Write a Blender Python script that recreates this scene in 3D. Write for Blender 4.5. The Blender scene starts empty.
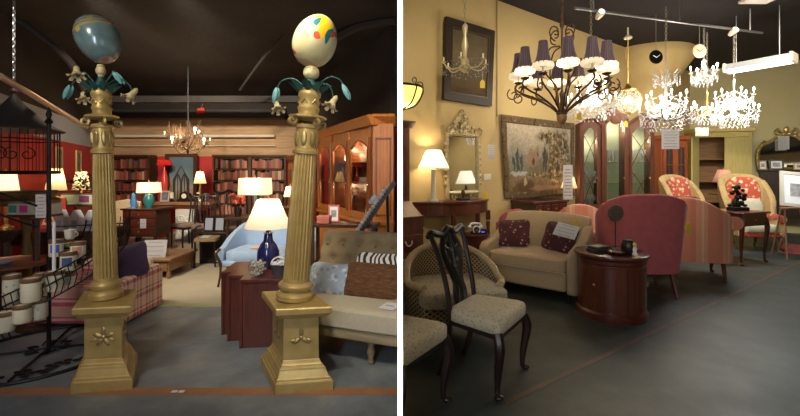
import bpy, bmesh, math, random
from mathutils import Matrix, Vector, Euler
random.seed(7)
SC = bpy.context.scene
COL = SC.collection
PI = math.pi
F, H, YH = 400.0, 1.45, 172.0        # focal length in px, eye height, horizon row of the photo

def P(x, y, Z):                      # a photo pixel at distance Z -> world point
    return Vector(((x - 400) * Z / F, Z, H + (YH - y) * Z / F))
def G(x, y, h=0.0):                  # a photo pixel on the level z = h -> world point
    Z = F * (H - h) / (y - YH)
    return Vector(((x - 400) * Z / F, Z, h))
def rad(a): return a * PI / 180

# ------------------------------------------------------------------ camera
cam = bpy.data.cameras.new('camera'); cam.lens = 18; cam.sensor_width = 36
cam.shift_y = -36 / 800; cam.clip_start = 0.05
camo = bpy.data.objects.new('camera', cam); COL.objects.link(camo)
camo.location = (0, 0, H); camo.rotation_euler = (PI / 2, 0, 0)
SC.camera = camo

# ------------------------------------------------------------------ materials
class N:
    """a small node-tree writer"""
    def __init__(s, name):
        s.m = bpy.data.materials.new(name); s.m.use_nodes = True
        s.t = s.m.node_tree; s.b = s.t.nodes['Principled BSDF']; s.out = s.t.nodes['Material Output']
        s._co = None
    def n(s, typ, **kw):
        x = s.t.nodes.new(typ)
        for k, v in kw.items():
            if k.startswith('i_'): x.inputs[int(k[2:])].default_value = v
            else: setattr(x, k, v)
        return x
    def l(s, a, b): s.t.links.new(a, b)
    def co(s):
        if s._co is None: s._co = s.n('ShaderNodeTexCoord').outputs['Object']
        return s._co
    def map(s, scale=(1, 1, 1), rot=(0, 0, 0), loc=(0, 0, 0)):
        m = s.n('ShaderNodeMapping'); m.inputs['Scale'].default_value = scale
        m.inputs['Rotation'].default_value = rot; m.inputs['Location'].default_value = loc
        s.l(s.co(), m.inputs[0]); return m.outputs[0]
    def noise(s, scale, detail=4, co=None, rough=.55):
        x = s.n('ShaderNodeTexNoise'); x.inputs['Scale'].default_value = scale
        x.inputs['Detail'].default_value = detail; x.inputs['Roughness'].default_value = rough
        s.l(co or s.co(), x.inputs['Vector']); return x.outputs['Fac']
    def ramp(s, fac, stops, interp='LINEAR'):
        r = s.n('ShaderNodeValToRGB'); e = r.color_ramp.elements; r.color_ramp.interpolation = interp
        while len(e) < len(stops): e.new(.5)
        for el, (p, c) in zip(e, stops): el.position = p; el.color = (*c, 1)
        s.l(fac, r.inputs[0]); return r.outputs[0]
    def mix(s, fac, a, b, blend='MIX'):
        m = s.n('ShaderNodeMix', data_type='RGBA', blend_type=blend)
        for sock, v in ((m.inputs[0], fac), (m.inputs[6], a), (m.inputs[7], b)):
            if isinstance(v, (int, float)): sock.default_value = v
            elif isinstance(v, tuple): sock.default_value = (*v, 1)
            else: s.l(v, sock)
        return m.outputs[2]
    def math(s, op, a, b=0.0, clamp=False):
        m = s.n('ShaderNodeMath', operation=op); m.use_clamp = clamp
        for i, v in enumerate((a, b)):
            if isinstance(v, (int, float)): m.inputs[i].default_value = v
            else: s.l(v, m.inputs[i])
        return m.outputs[0]
    def sep(s, co=None):
        x = s.n('ShaderNodeSeparateXYZ'); s.l(co or s.co(), x.inputs[0]); return x.outputs
    def bump(s, h, strength=.3, dist=.01):
        b = s.n('ShaderNodeBump'); b.inputs['Strength'].default_value = strength
        b.inputs['Distance'].default_value = dist
        s.l(h, b.inputs['Height']); s.l(b.outputs[0], s.b.inputs['Normal'])
    def set(s, color=None, rough=None, metal=None, **kw):
        if color is not None:
            if isinstance(color, tuple): s.b.inputs['Base Color'].default_value = (*color, 1)
            else: s.l(color, s.b.inputs['Base Color'])
        if rough is not None:
            if isinstance(rough, (int, float)): s.b.inputs['Roughness'].default_value = rough
            else: s.l(rough, s.b.inputs['Roughness'])
        if metal is not None: s.b.inputs['Metallic'].default_value = metal
        for k, v in kw.items():
            s.b.inputs[k.replace('_', ' ').title().replace('Ior', 'IOR')].default_value = v
        return s.m

def simple(name, c, rough=.5, metal=0, c2=None, scale=12, bump=0, bscale=60, **kw):
    n = N(name)
    col = c
    if c2 is not None:
        col = n.ramp(n.noise(scale), [(.3, c), (.7, c2)])
    if bump: n.bump(n.noise(bscale, 3), bump, .004)
    return n.set(col, rough, metal, **kw)

def wood(name, c1, c2, rough=.35, scale=(2, 2, 14), axis='x', coat=.25):
    n = N(name)
    sc = {'x': (1.5, 18, 18), 'y': (18, 1.5, 18), 'z': (18, 18, 1.5)}[axis]
    g = n.noise(2.2, 6, n.map(sc), .6)
    c = n.ramp(g, [(.3, c1), (.62, c2)])
    return n.set(c, rough, coat_weight=coat, coat_roughness=.2)

def lamp_mat(name, c, strength):
    n = N(name)
    return n.set(c, .5, emission_color=(*c, 1), emission_strength=strength)

def shade_mat(name, c, glow=0.0, trans=.5, pleats=0):
    n = N(name)
    d = n.n('ShaderNodeBsdfDiffuse'); t = n.n('ShaderNodeBsdfTranslucent')
    fac = n.noise(40, 2); col = n.ramp(fac, [(.2, tuple(v * .92 for v in c)), (.8, c)])
    n.l(col, d.inputs[0]); n.l(col, t.inputs[0])
    m = n.n('ShaderNodeMixShader'); m.inputs[0].default_value = trans
    n.l(d.outputs[0], m.inputs[1]); n.l(t.outputs[0], m.inputs[2])
    last = m.outputs[0]
    if glow:
        e = n.n('ShaderNodeEmission'); n.l(col, e.inputs[0]); e.inputs[1].default_value = glow
        a = n.n('ShaderNodeAddShader'); n.l(last, a.inputs[0]); n.l(e.outputs[0], a.inputs[1]); last = a.outputs[0]
    n.l(last, n.out.inputs[0]); return n.m

def glass_mat(name, c=(1, 1, 1), rough=.02, alpha=.25):
    """thin pane: mostly clear with mirror-like sheen"""
    n = N(name)
    g = n.n('ShaderNodeBsdfGlossy'); g.inputs['Roughness'].default_value = rough
    t = n.n('ShaderNodeBsdfTransparent'); t.inputs[0].default_value = (*c, 1)
    fr = n.n('ShaderNodeFresnel'); fr.inputs[0].default_value = 1.45
    f2 = n.math('MULTIPLY', fr.outputs[0], alpha, True)
    m = n.n('ShaderNodeMixShader'); n.l(f2, m.inputs[0]); n.l(t.outputs[0], m.inputs[1]); n.l(g.outputs[0], m.inputs[2])
    n.l(m.outputs[0], n.out.inputs[0]); return n.m

def crystal_mat(name, c=(.95, .96, 1), k=.5):
    n = N(name)
    g = n.n('ShaderNodeBsdfGlossy'); g.inputs['Roughness'].default_value = .08
    t = n.n('ShaderNodeBsdfTransparent'); t.inputs[0].default_value = (*c, 1)
    d = n.n('ShaderNodeBsdfTranslucent'); d.inputs[0].default_value = (*c, 1)
    d2 = n.n('ShaderNodeBsdfDiffuse'); d2.inputs[0].default_value = (*c, 1)
    dm = n.n('ShaderNodeMixShader'); n.l(d.outputs[0], dm.inputs[1]); n.l(d2.outputs[0], dm.inputs[2])
    a = n.n('ShaderNodeMixShader'); a.inputs[0].default_value = .4
    n.l(dm.outputs[0], a.inputs[1]); n.l(g.outputs[0], a.inputs[2])
    b = n.n('ShaderNodeMixShader'); b.inputs[0].default_value = k
    n.l(t.outputs[0], b.inputs[1]); n.l(a.outputs[0], b.inputs[2])
    n.l(b.outputs[0], n.out.inputs[0]); return n.m

def blobs_mat(name, base, blobs, rough=.5, warp=.0, wscale=6, metal=0, soft=.01, bump=0, **kw):
    """surface pattern: base colour (tuple or callable) plus soft patches ((x,y,z), (rx,ry,rz), colour) in object space"""
    n = N(name)
    co = n.co()
    if warp:
        t = n.n('ShaderNodeTexNoise'); t.inputs['Scale'].default_value = wscale; t.inputs['Detail'].default_value = 5
        n.l(co, t.inputs['Vector'])
        v = n.n('ShaderNodeVectorMath', operation='SUBTRACT'); n.l(t.outputs['Color'], v.inputs[0]); v.inputs[1].default_value = (.5, .5, .5)
        v2 = n.n('ShaderNodeVectorMath', operation='SCALE'); n.l(v.outputs[0], v2.inputs[0]); v2.inputs['Scale'].default_value = warp
        v3 = n.n('ShaderNodeVectorMath', operation='ADD'); n.l(co, v3.inputs[0]); n.l(v2.outputs[0], v3.inputs[1]); co = v3.outputs[0]
    col = base(n, co) if callable(base) else base
    for c, r, color in blobs:
        m = n.n('ShaderNodeMapping'); m.inputs['Location'].default_value = tuple(-a / b for a, b in zip(c, r))
        m.inputs['Scale'].default_value = tuple(1 / b for b in r); n.l(co, m.inputs[0])
        ln = n.n('ShaderNodeVectorMath', operation='LENGTH'); n.l(m.outputs[0], ln.inputs[0])
        f = n.n('ShaderNodeMapRange'); f.inputs['From Min'].default_value = 1 - soft; f.inputs['From Max'].default_value = 1 + soft
        f.inputs['To Min'].default_value = 1; f.inputs['To Max'].default_value = 0
        n.l(ln.outputs['Value'], f.inputs[0])
        col = n.mix(f.outputs[0], col, color(n, co) if callable(color) else color)
    if bump: n.bump(n.noise(80, 3), bump, .004)
    return n.set(col, rough, metal, **kw)

def fabric(name, c, c2=None, rough=.9, scale=70, bump=.25):
    return simple(name, c, rough, 0, c2 or tuple(v * .82 for v in c), scale, bump, 180, sheen_weight=.15)

def floral(name, base, tones, scale=14, thr=.42):
    n = N(name)
    col = base
    for i, t in enumerate(tones):
        v = n.n('ShaderNodeTexVoronoi'); v.inputs['Scale'].default_value = scale * (1 + .37 * i)
        n.l(n.map(loc=(i * 3.1, i * 1.7, i * .9)), v.inputs['Vector'])
        w = n.noise(scale * 3, 3, n.map(loc=(i, 0, 0)))
        d = n.math('ADD', v.outputs['Distance'], n.math('MULTIPLY', w, .5))
        f = n.ramp(d, [(thr + .18, (1, 1, 1)), (thr + .24, (0, 0, 0))])
        col = n.mix(f, col, t)
    return n.set(col, .9, sheen_weight=.1)

def stripes(name, stops, period, axis='x', rough=.9, second=None):
    """woven stripes: stops = colour ramp over one period"""
    n = N(name)
    s = n.sep(); i = 'xyz'.index(axis)
    def band(out, st, per):
        return n.ramp(n.math('FRACT', n.math('ADD', n.math('DIVIDE', out, per), 50.13)), st, 'CONSTANT')
    col = band(s[i], stops, period)
    if second:
        ax2, st2, per2 = second
        col = n.mix(.5, col, band(s['xyz'.index(ax2)], st2, per2))
    n.bump(n.noise(160, 2), .15, .003)
    return n.set(col, rough)

# ------------------------------------------------------------------ mesh building
class MB:
    def __init__(s): s.v = []; s.f = []
    def add(s, vs, fs, M=None):
        o = len(s.v)
        s.v += [tuple(M @ Vector(v)) if M else tuple(v) for v in vs]
        s.f += [tuple(i + o for i in f) for f in fs]
        return s
    def box(s, x0, x1, y0, y1, z0, z1, M=None):
        v = [(x, y, z) for z in (z0, z1) for y in (y0, y1) for x in (x0, x1)]
        f = [(0, 2, 3, 1), (4, 5, 7, 6), (0, 1, 5, 4), (2, 6, 7, 3), (0, 4, 6, 2), (1, 3, 7, 5)]
        return s.add(v, f, M)
    def cbox(s, c, sz, rot=(0, 0, 0)):
        M = Matrix.Translation(c) @ Euler(rot).to_matrix().to_4x4()
        a, b, d = (q / 2 for q in sz)
        return s.box(-a, a, -b, b, -d, d, M)
    def loft(s, rings, closed=True, cap=True, M=None):
        """rings: lists of points with the same count"""
        n = len(rings[0]); vs = [p for r in rings for p in r]; fs = []
        for i in range(len(rings) - 1):
            for j in range(n if closed else n - 1):
                k = (j + 1) % n
                fs.append((i * n + j, i * n + k, (i + 1) * n + k, (i + 1) * n + j))
        if cap and closed:
            fs.append(tuple(reversed(range(n)))); fs.append(tuple(range((len(rings) - 1) * n, len(rings) * n)))
        return s.add(vs, fs, M)
    def lathe(s, prof, seg=24, M=None, sx=1, sy=1, cap=True, flute=0, nfl=20):
        rings = []
        for r, z in prof:
            ring = []
            for i in range(seg):
                a = 2 * PI * i / seg
                q = r * (1 - flute * (.5 - .5 * math.cos(nfl * a)) ** 2) if flute else r
                ring.append((q * sx * math.cos(a), q * sy * math.sin(a), z))
            rings.append(ring)
        return s.loft(rings, True, cap, M)
    def tube(s, pts, r, seg=8, closed=False, flat=1.0, M=None):
        pts = [Vector(p) for p in pts]; n = len(pts); rings = []
        up = Vector((0, 0, 1)); prev = None
        for i, p in enumerate(pts):
            if closed: d = pts[(i + 1) % n] - pts[i - 1]
            else: d = pts[min(i + 1, n - 1)] - pts[max(i - 1, 0)]
            if d.length < 1e-9: d = Vector((0, 0, 1))
            d.normalize()
            if prev is None:
                a = d.cross(up)
                if a.length < .05: a = d.cross(Vector((1, 0, 0)))
            else:
                a = prev - d * prev.dot(d)
                if a.length < 1e-6: a = d.cross(up)
            a.normalize(); prev = a; b = d.cross(a)
            rr = r[i] if isinstance(r, (list, tuple)) else r
            rings.append([p + a * rr * math.cos(2 * PI * k / seg) + b * rr * flat * math.sin(2 * PI * k / seg) for k in range(seg)])
        if closed:
            rings.append(rings[0]); return s.loft(rings, True, False, M)
        return s.loft(rings, True, True, M)
    def ell(s, c, r, seg=16, rings=10, M=None):
        rx, ry, rz = r if isinstance(r, (tuple, list)) else (r, r, r)
        T = Matrix.Translation(c); T = (M @ T) if M else T
        prof = [(max(1e-4, math.sin(PI * i / rings)), -math.cos(PI * i / rings)) for i in range(rings + 1)]
        vs = [[(q * rx * math.cos(2 * PI * k / seg), q * ry * math.sin(2 * PI * k / seg), z * rz) for k in range(seg)] for q, z in prof]
        return s.loft(vs, True, True, T)
    def prism(s, poly, d0, d1, plane='xz', M=None):
        """extrude a 2-D outline; plane xz extrudes along y, xy along z, yz along x"""
        def pt(a, b, d): return {'xz': (a, d, b), 'xy': (a, b, d), 'yz': (d, a, b)}[plane]
        return s.loft([[pt(a, b, d0) for a, b in poly], [pt(a, b, d1) for a, b in poly]], True, True, M)
    def grid(s, fn, nu, nv, M=None):
        vs = [fn(i / nu, j / nv) for i in range(nu + 1) for j in range(nv + 1)]
        fs = [(i * (nv + 1) + j, (i + 1) * (nv + 1) + j, (i + 1) * (nv + 1) + j + 1, i * (nv + 1) + j + 1) for i in range(nu) for j in range(nv)]
        return s.add(vs, fs, M)
    def cushion(s, c, sz, rot=(0, 0, 0), e=.35, pinch=0.0, seg=14):
        """soft box: superellipsoid; pinch pulls the rim thin like a scatter pillow"""
        M = Matrix.Translation(c) @ Euler(rot).to_matrix().to_4x4()
        a, b, d = (q / 2 for q in sz); rings = []
        n = seg * 4
        def sp(x, p): return math.copysign(abs(x) ** p, x)
        for i in range(13):
            t = -PI / 2 + PI * i / 12
            cr, zz = max(.003, sp(math.cos(t), e)), sp(math.sin(t), e if not pinch else .9)
            ring = []
            for k in range(n):
                w = 2 * PI * k / n
                x, y = cr * sp(math.cos(w), e * .8), cr * sp(math.sin(w), e * .8)
                q = 1.0
                if pinch:
                    m = max(abs(x), abs(y)); q = max(.06, 1 - pinch * m ** 3)
                    edge = 1 - .10 * pinch * (1 - min(abs(x), abs(y))) * m
                    x *= edge; y *= edge
                ring.append((x * a, y * b, zz * d * q))
            rings.append(ring)
        return s.loft(rings, True, True, M)
    def shell(s, path, th, z0, z1, M=None, roundtop=True):
        """upright wall along a plan path; z0 / z1 per point or constant; rounded top"""
        pts = [Vector((p[0], p[1])) for p in path]; n = len(pts); rings = []
        for i, p in enumerate(pts):
            d = pts[min(i + 1, n - 1)] - pts[max(i - 1, 0)]; d.normalize(); nn = Vector((-d.y, d.x))
            b = z0[i] if isinstance(z0, (list, tuple)) else z0
            t = z1[i] if isinstance(z1, (list, tuple)) else z1
            h = (th[i] if isinstance(th, (list, tuple)) else th) / 2
            prof = [(-h, b), (-h, t - h * .9), (-h * .72, t - h * .3), (0, t), (h * .72, t - h * .3), (h, t - h * .9), (h, b)] if roundtop else [(-h, b), (-h, t), (h, t), (h, b)]
            rings.append([(p.x + nn.x * q, p.y + nn.y * q, z) for q, z in prof])
        return s.loft(rings, True, True, M)
    def build(s, name, m, parent=None, smooth=True, angle=38, bevel=0, bseg=2, sub=0, loc=(0, 0, 0), rot=(0, 0, 0)):
        me = bpy.data.meshes.new(name); me.from_pydata(s.v, [], s.f)
        bm = bmesh.new(); bm.from_mesh(me)
        bmesh.ops.recalc_face_normals(bm, faces=bm.faces); bm.to_mesh(me); bm.free()
        if smooth:
            me.polygons.foreach_set('use_smooth', [True] * len(me.polygons)); me.set_sharp_from_angle(angle=rad(angle))
        me.materials.append(m)
        o = bpy.data.objects.new(name, me); COL.objects.link(o)
        o.location = loc; o.rotation_euler = rot
        if parent is not None: o.parent = parent
        if bevel:
            b = o.modifiers.new('bevel', 'BEVEL'); b.width = bevel; b.segments = bseg; b.limit_method = 'ANGLE'; b.angle_limit = rad(40)
        if sub:
            b = o.modifiers.new('subsurf', 'SUBSURF'); b.levels = sub; b.render_levels = sub
        return o

def bez(p, n=12):
    """smooth curve through points (Catmull-Rom)"""
    p = [Vector(q) for q in p]; out = []
    for i in range(len(p) - 1):
        a, b, c, d = p[max(i - 1, 0)], p[i], p[i + 1], p[min(i + 2, len(p) - 1)]
        for k in range(n):
            t = k / n
            out.append(.5 * ((2 * b) + (c - a) * t + (2 * a - 5 * b + 4 * c - d) * t * t + (3 * b - a - 3 * c + d) * t ** 3))
    out.append(p[-1]); return out
def arc(cx, cz, r, a0, a1, n=16, y=0.0, pl='xz'):
    o = []
    for i in range(n + 1):
        a = rad(a0 + (a1 - a0) * i / n); u, w = cx + r * math.cos(a), cz + r * math.sin(a)
        o.append((u, y, w) if pl == 'xz' else (u, w, y))
    return o
def spiral(cx, cz, r0, r1, a0, a1, n=24, y=0.0):
    return [(cx + (r0 + (r1 - r0) * i / n) * math.cos(rad(a0 + (a1 - a0) * i / n)), y, cz + (r0 + (r1 - r0) * i / n) * math.sin(rad(a0 + (a1 - a0) * i / n))) for i in range(n + 1)]

def tag(o, label=None, cat=None, group=None, kind=None):
    if label: o['label'] = label
    if cat: o['category'] = cat
    if group: o['group'] = group
    if kind: o['kind'] = kind
    return o
def thing(name, label, cat, loc=(0, 0, 0), yaw=0, group=None):
    o = bpy.data.objects.new(name, None); COL.objects.link(o); o.empty_display_size = .1
    o.location = loc; o.rotation_euler = (0, 0, rad(yaw))
    return tag(o, label, cat, group)
def dup(root, loc, yaw=None, label=None, group=None, scale=None):
    def cp(o, par):
        c = o.copy(); COL.objects.link(c)
        if par: c.parent = par
        for ch in list(o.children):
            if ch.type != 'LIGHT': cp(ch, c)
        return c
    r = cp(root, None); r.location = loc
    if yaw is not None: r.rotation_euler = (0, 0, rad(yaw))
    if scale: r.scale = scale
    if label: r['label'] = label
    if group: r['group'] = group
    return r
def struct(name, mb, m, **kw):
    return tag(mb.build(name, m, smooth=kw.pop('smooth', False), **kw), kind='structure')
def point_light(loc, power, color=(1, .75, .45), r=.03, parent=None, name='bulb_light'):
    l = bpy.data.lights.new(name, 'POINT'); l.energy = power; l.color = color; l.shadow_soft_size = r
    o = bpy.data.objects.new(name, l); COL.objects.link(o); o.location = loc
    if parent is not None: o.parent = parent
    return o
def area_light(name, loc, target, sx, sy, power, color=(1, 1, 1), spread=180):
    l = bpy.data.lights.new(name, 'AREA'); l.shape = 'RECTANGLE'; l.size = sx; l.size_y = sy; l.energy = power; l.color = color; l.spread = rad(spread)
    o = bpy.data.objects.new(name, l); COL.objects.link(o); o.location = loc
    o.rotation_euler = (Vector(target) - Vector(loc)).to_track_quat('-Z', 'Y').to_euler(); return o
def spot_light(name, loc, target, power, angle=60, color=(1, .82, .6), blend=.6, r=.05):
    l = bpy.data.lights.new(name, 'SPOT'); l.energy = power; l.color = color; l.spot_size = rad(angle); l.spot_blend = blend; l.shadow_soft_size = r
    o = bpy.data.objects.new(name, l); COL.objects.link(o); o.location = loc
    o.rotation_euler = (Vector(target) - Vector(loc)).to_track_quat('-Z', 'Y').to_euler(); return o
CLIPS = []      # (root, plane x, keep side)
# ================================================================== shared materials
M = {}
M['concrete'] = (lambda n: (n.bump(n.noise(30, 5), .08, .01), n.set(n.ramp(n.noise(1.6, 8, rough=.65), [(.25, (.10, .118, .135)), (.5, (.20, .228, .25)), (.78, (.36, .38, .39))]), n.ramp(n.noise(2.5, 5), [(.3, (.35,) * 3), (.7, (.6,) * 3)])))[1])(N('concrete_grey'))
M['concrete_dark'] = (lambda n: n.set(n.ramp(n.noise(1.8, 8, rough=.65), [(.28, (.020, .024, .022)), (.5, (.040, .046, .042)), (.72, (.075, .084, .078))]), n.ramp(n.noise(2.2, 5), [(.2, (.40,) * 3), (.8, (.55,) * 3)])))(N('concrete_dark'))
M['stripe'] = simple('floor_stripe', (.44, .19, .075), .55, c2=(.32, .15, .08), scale=6)
M['carpet'] = simple('carpet', (.50, .44, .33), .95, c2=(.43, .38, .28), scale=3, bump=.5, bscale=220)
M['carpet_edge'] = simple('carpet_edge', (.40, .42, .24), .7)
M['red_wall'] = simple('red_wall', (.52, .035, .035), .7, c2=(.46, .03, .03), scale=3)
M['grey_wall'] = simple('grey_wall', (.40, .43, .50), .8)
M['dark_paint'] = simple('dark_paint', (.022, .018, .017), .8, c2=(.036, .028, .025), scale=1.5)
M['ceiling_dark'] = (lambda n: (n.bump(n.noise(14, 6), .3, .02), n.set(n.ramp(n.noise(.9, 7, rough=.62), [(.32, (.012, .010, .010)), (.6, (.028, .023, .022)), (.8, (.055, .047, .044))]), .75))[1])(N('ceiling_dark'))
def _planks(n):
    s = n.sep(); f = n.math('FRACT', n.math('MULTIPLY', s[2], 1 / .145))
    line = n.ramp(f, [(.0, (.25,) * 3), (.06, (1,) * 3)])
    g = n.ramp(n.noise(2, 5, n.map((1.2, 10, 9))), [(.3, (.40, .235, .11)), (.7, (.56, .36, .19))])
    return n.set(n.mix(1.0, g, line, 'MULTIPLY'), .6)
M['planks'] = _planks(N('tan_planks'))
M['beam_dark'] = simple('beam_dark', (.03, .024, .022), .7)
M['pipe_white'] = simple('pipe_white', (.75, .68, .58), .5)
M['rail_wood'] = wood('rail_wood', (.60, .36, .22), (.75, .50, .32))
M['white_paint'] = simple('white_paint', (.93, .93, .93), .6)
M['gold'] = simple('gilt_paint', (.45, .315, .10), .42, .4, c2=(.58, .43, .17), scale=9, bump=.12, bscale=40)
M['gold_lt'] = simple('gilt_relief', (.47, .36, .15), .38, .55, c2=(.34, .25, .1), scale=20)
M['verdigris'] = simple('verdigris', (.02, .07, .06), .5, .3, c2=(.03, .14, .13), scale=18)
M['teal_leaf'] = simple('teal_leaf', (.20, .48, .50), .5, c2=(.09, .28, .30), scale=30)
M['petal'] = simple('cream_petal', (.72, .62, .36), .5, c2=(.52, .42, .2), scale=30)
M['iron'] = simple('black_iron', (.012, .012, .014), .45, .5)
M['iron_grey'] = simple('grey_chain', (.28, .29, .31), .4, .7)
M['mahog'] = wood('mahogany', (.055, .012, .008), (.12, .028, .016), .28)
M['mahog_z'] = wood('mahogany_upright', (.055, .012, .008), (.12, .028, .016), .28, axis='z')
M['redwood'] = wood('red_mahogany', (.070, .018, .009), (.13, .034, .016), .32, axis='z')
M['china'] = wood('china_wood', (.085, .026, .011), (.15, .048, .020), .5, axis='z', coat=0)
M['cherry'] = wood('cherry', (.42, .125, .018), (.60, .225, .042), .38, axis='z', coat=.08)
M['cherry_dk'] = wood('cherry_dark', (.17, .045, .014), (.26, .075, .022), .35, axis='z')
M['walnut'] = wood('walnut', (.035, .017, .010), (.075, .036, .02), .35)
M['oak'] = wood('oak', (.20, .10, .045), (.33, .18, .085), .45)
M['black_wood'] = simple('black_wood', (.013, .010, .010), .35)
M['brass'] = simple('brass', (.62, .42, .14), .3, .9)
M['silver'] = simple('silver', (.70, .70, .70), .35, .5)
M['paper'] = simple('paper_white', (.82, .83, .86), .8)
M['sheet'] = shade_mat('sheet_paper', (.92, .93, .97), 0, .6)
M['print'] = simple('print_grey', (.40, .41, .45), .8)
M['cream_cer'] = simple('cream_ceramic', (.82, .78, .60), .35, c2=(.74, .70, .52), scale=15)
M['brown_band'] = simple('brown_band', (.19, .11, .06), .5)
M['shade_cream'] = shade_mat('cream_shade', (.90, .85, .72), .12)
M['shade_warm'] = shade_mat('warm_shade', (.92, .76, .48), .18)
M['bulb'] = lamp_mat('bulb_glow', (1, .80, .48), 14)

def paper(name, label, cat, loc, w, h, yaw=0, tilt=0, roll=0, lines=5, group=None, mat='sheet', ink='print', hook=None):
    """a card with printed lines; local plane xz, faces -y, origin at its foot"""
    t = thing(name, label, cat, loc, yaw, group); t.rotation_euler = (rad(tilt), rad(roll), rad(yaw))
    MB().box(-w / 2, w / 2, 0, .003, 0, h).build('card', M[mat], t, smooth=False)
    b = MB()
    for i in range(lines):
        z = h * (.86 - .74 * i / max(1, lines - 1)); ww = w * (.38 if i % 3 else .28)
        b.box(-ww, ww, -.0012, 0, z - h * .013, z + h * .013)
    b.build('printing', M[ink], t, smooth=False)
    if hook: MB().tube([(0, 0, h), (0, .001, h + hook)], .0015, 5).build('string', M['print'], t)
    return t

# ================================================================== the setting, left-hand hall
struct('floor_west', MB().box(-9, -.006, -2.5, 4.33, -.1, 0), M['concrete'])
struct('floor_carpet', MB().box(-9, -.006, 4.33, 10, -.1, .004), M['carpet'])
struct('trim_1', MB().box(-9, -.006, 4.30, 4.39, 0, .008), M['carpet_edge'])
tag(MB().box(-9, -.006, 2.60, 2.685, .0, .002).build('trim_2', M['stripe'], smooth=False), kind='structure')
struct('ceiling_west', MB().box(-9, -.004, -2.5, 10, 3.3, 3.4), M['ceiling_dark'])
WX0, WY0, WX1, WY1 = -4.6, 4.6, -6.98, 9.7
def wl(t, off=0):                       # a point along the left wall
    d = Vector((WX1 - WX0, WY1 - WY0)).normalized(); n = Vector((d.y, -d.x))
    p = Vector((WX0, WY0)) + (Vector((WX1, WY1)) - Vector((WX0, WY0))) * t + n * off
    return p
def wall_strip(p0, p1, z0, z1, th):     # vertical slab between two plan points, thickness to the left
    d = Vector((p1[0] - p0[0], p1[1] - p0[1])).normalized(); n = Vector((-d.y, d.x)) * th
    a, b = Vector(p0), Vector(p1)
    return MB().loft([[(q.x, q.y, z0) for q in (a, b, b + n, a + n)], [(q.x, q.y, z1) for q in (a, b, b + n, a + n)]])
ext = wl(-1.35)
struct('wall_left', wall_strip(ext, (WX1, WY1), 0, 1.95, .1), M['red_wall'])
struct('wall_left_upper', wall_strip(ext, (WX1, WY1), 1.95, 2.36, .1), M['grey_wall'])
struct('wall_left_top', wall_strip(ext, (WX1, WY1), 2.36, 3.3, .1), M['dark_paint'])
struct('wall_back', MB().box(-7.05, -2.3, 9.7, 9.8, 0, 1.83), M['red_wall'])
struct('wall_back_upper', MB().box(-7.05, -2.3, 9.7, 9.8, 1.83, 2.72), M['planks'])
struct('wall_back_top', MB().box(-7.05, -2.3, 9.7, 9.8, 2.72, 3.3), M['dark_paint'])
struct('wall_right', wall_strip((-.11, 4.98), (-2.42, 9.72), 0, 2.0, -.1), M['red_wall'])
struct('wall_right_upper', wall_strip((-.11, 4.98), (-2.42, 9.72), 2.0, 3.3, -.1), M['dark_paint'])
tag(MB().tube([(-6.95, 9.55, 2.31), (-3.0, 9.55, 2.31)], .035, 8).build('trim_3', M['pipe_white']), kind='structure')
tag(MB().tube([(-6.95, 9.6, 2.08), (-3.0, 9.6, 2.08)], .012, 6).build('trim_4', M['pipe_white']), kind='structure')
struct('trim_5', MB().box(-7, -2.6, 9.0, 9.2, 2.66, 2.86), M['beam_dark'])
struct('trim_6', MB().box(-6.9, -1.6, 7.6, 7.75, 2.78, 2.9), M['beam_dark'])
tag(MB().tube([P(0, 76, 3.3), P(86, 127, 5.2)], .028, 10).build('trim_9', M['rail_wood']), kind='structure')
tag(MB().tube(bez([P(18, 20, 4.9), P(45, 40, 5.1), P(70, 62, 5.4), P(84, 88, 5.9)]), .05, 8).build('trim_10', M['beam_dark']), kind='structure')
tag(MB().tube(bez([P(300, 60, 6), P(330, 42, 5.4), P(360, 26, 5.0), P(396, 20, 4.8)]), .06, 8).build('trim_11', M['beam_dark']), kind='structure')
tag(MB().tube(bez([P(240, 90, 6.6), P(262, 60, 6), P(290, 30, 5.3)]), .02, 8).build('trim_12', M['beam_dark']), kind='structure')
# added white partition standing in for the blank strip between the two views
struct('added_divider', MB().box(-.0098, .0110, 1.7, 5.15, 0, 4.1), M['white_paint'])

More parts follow.
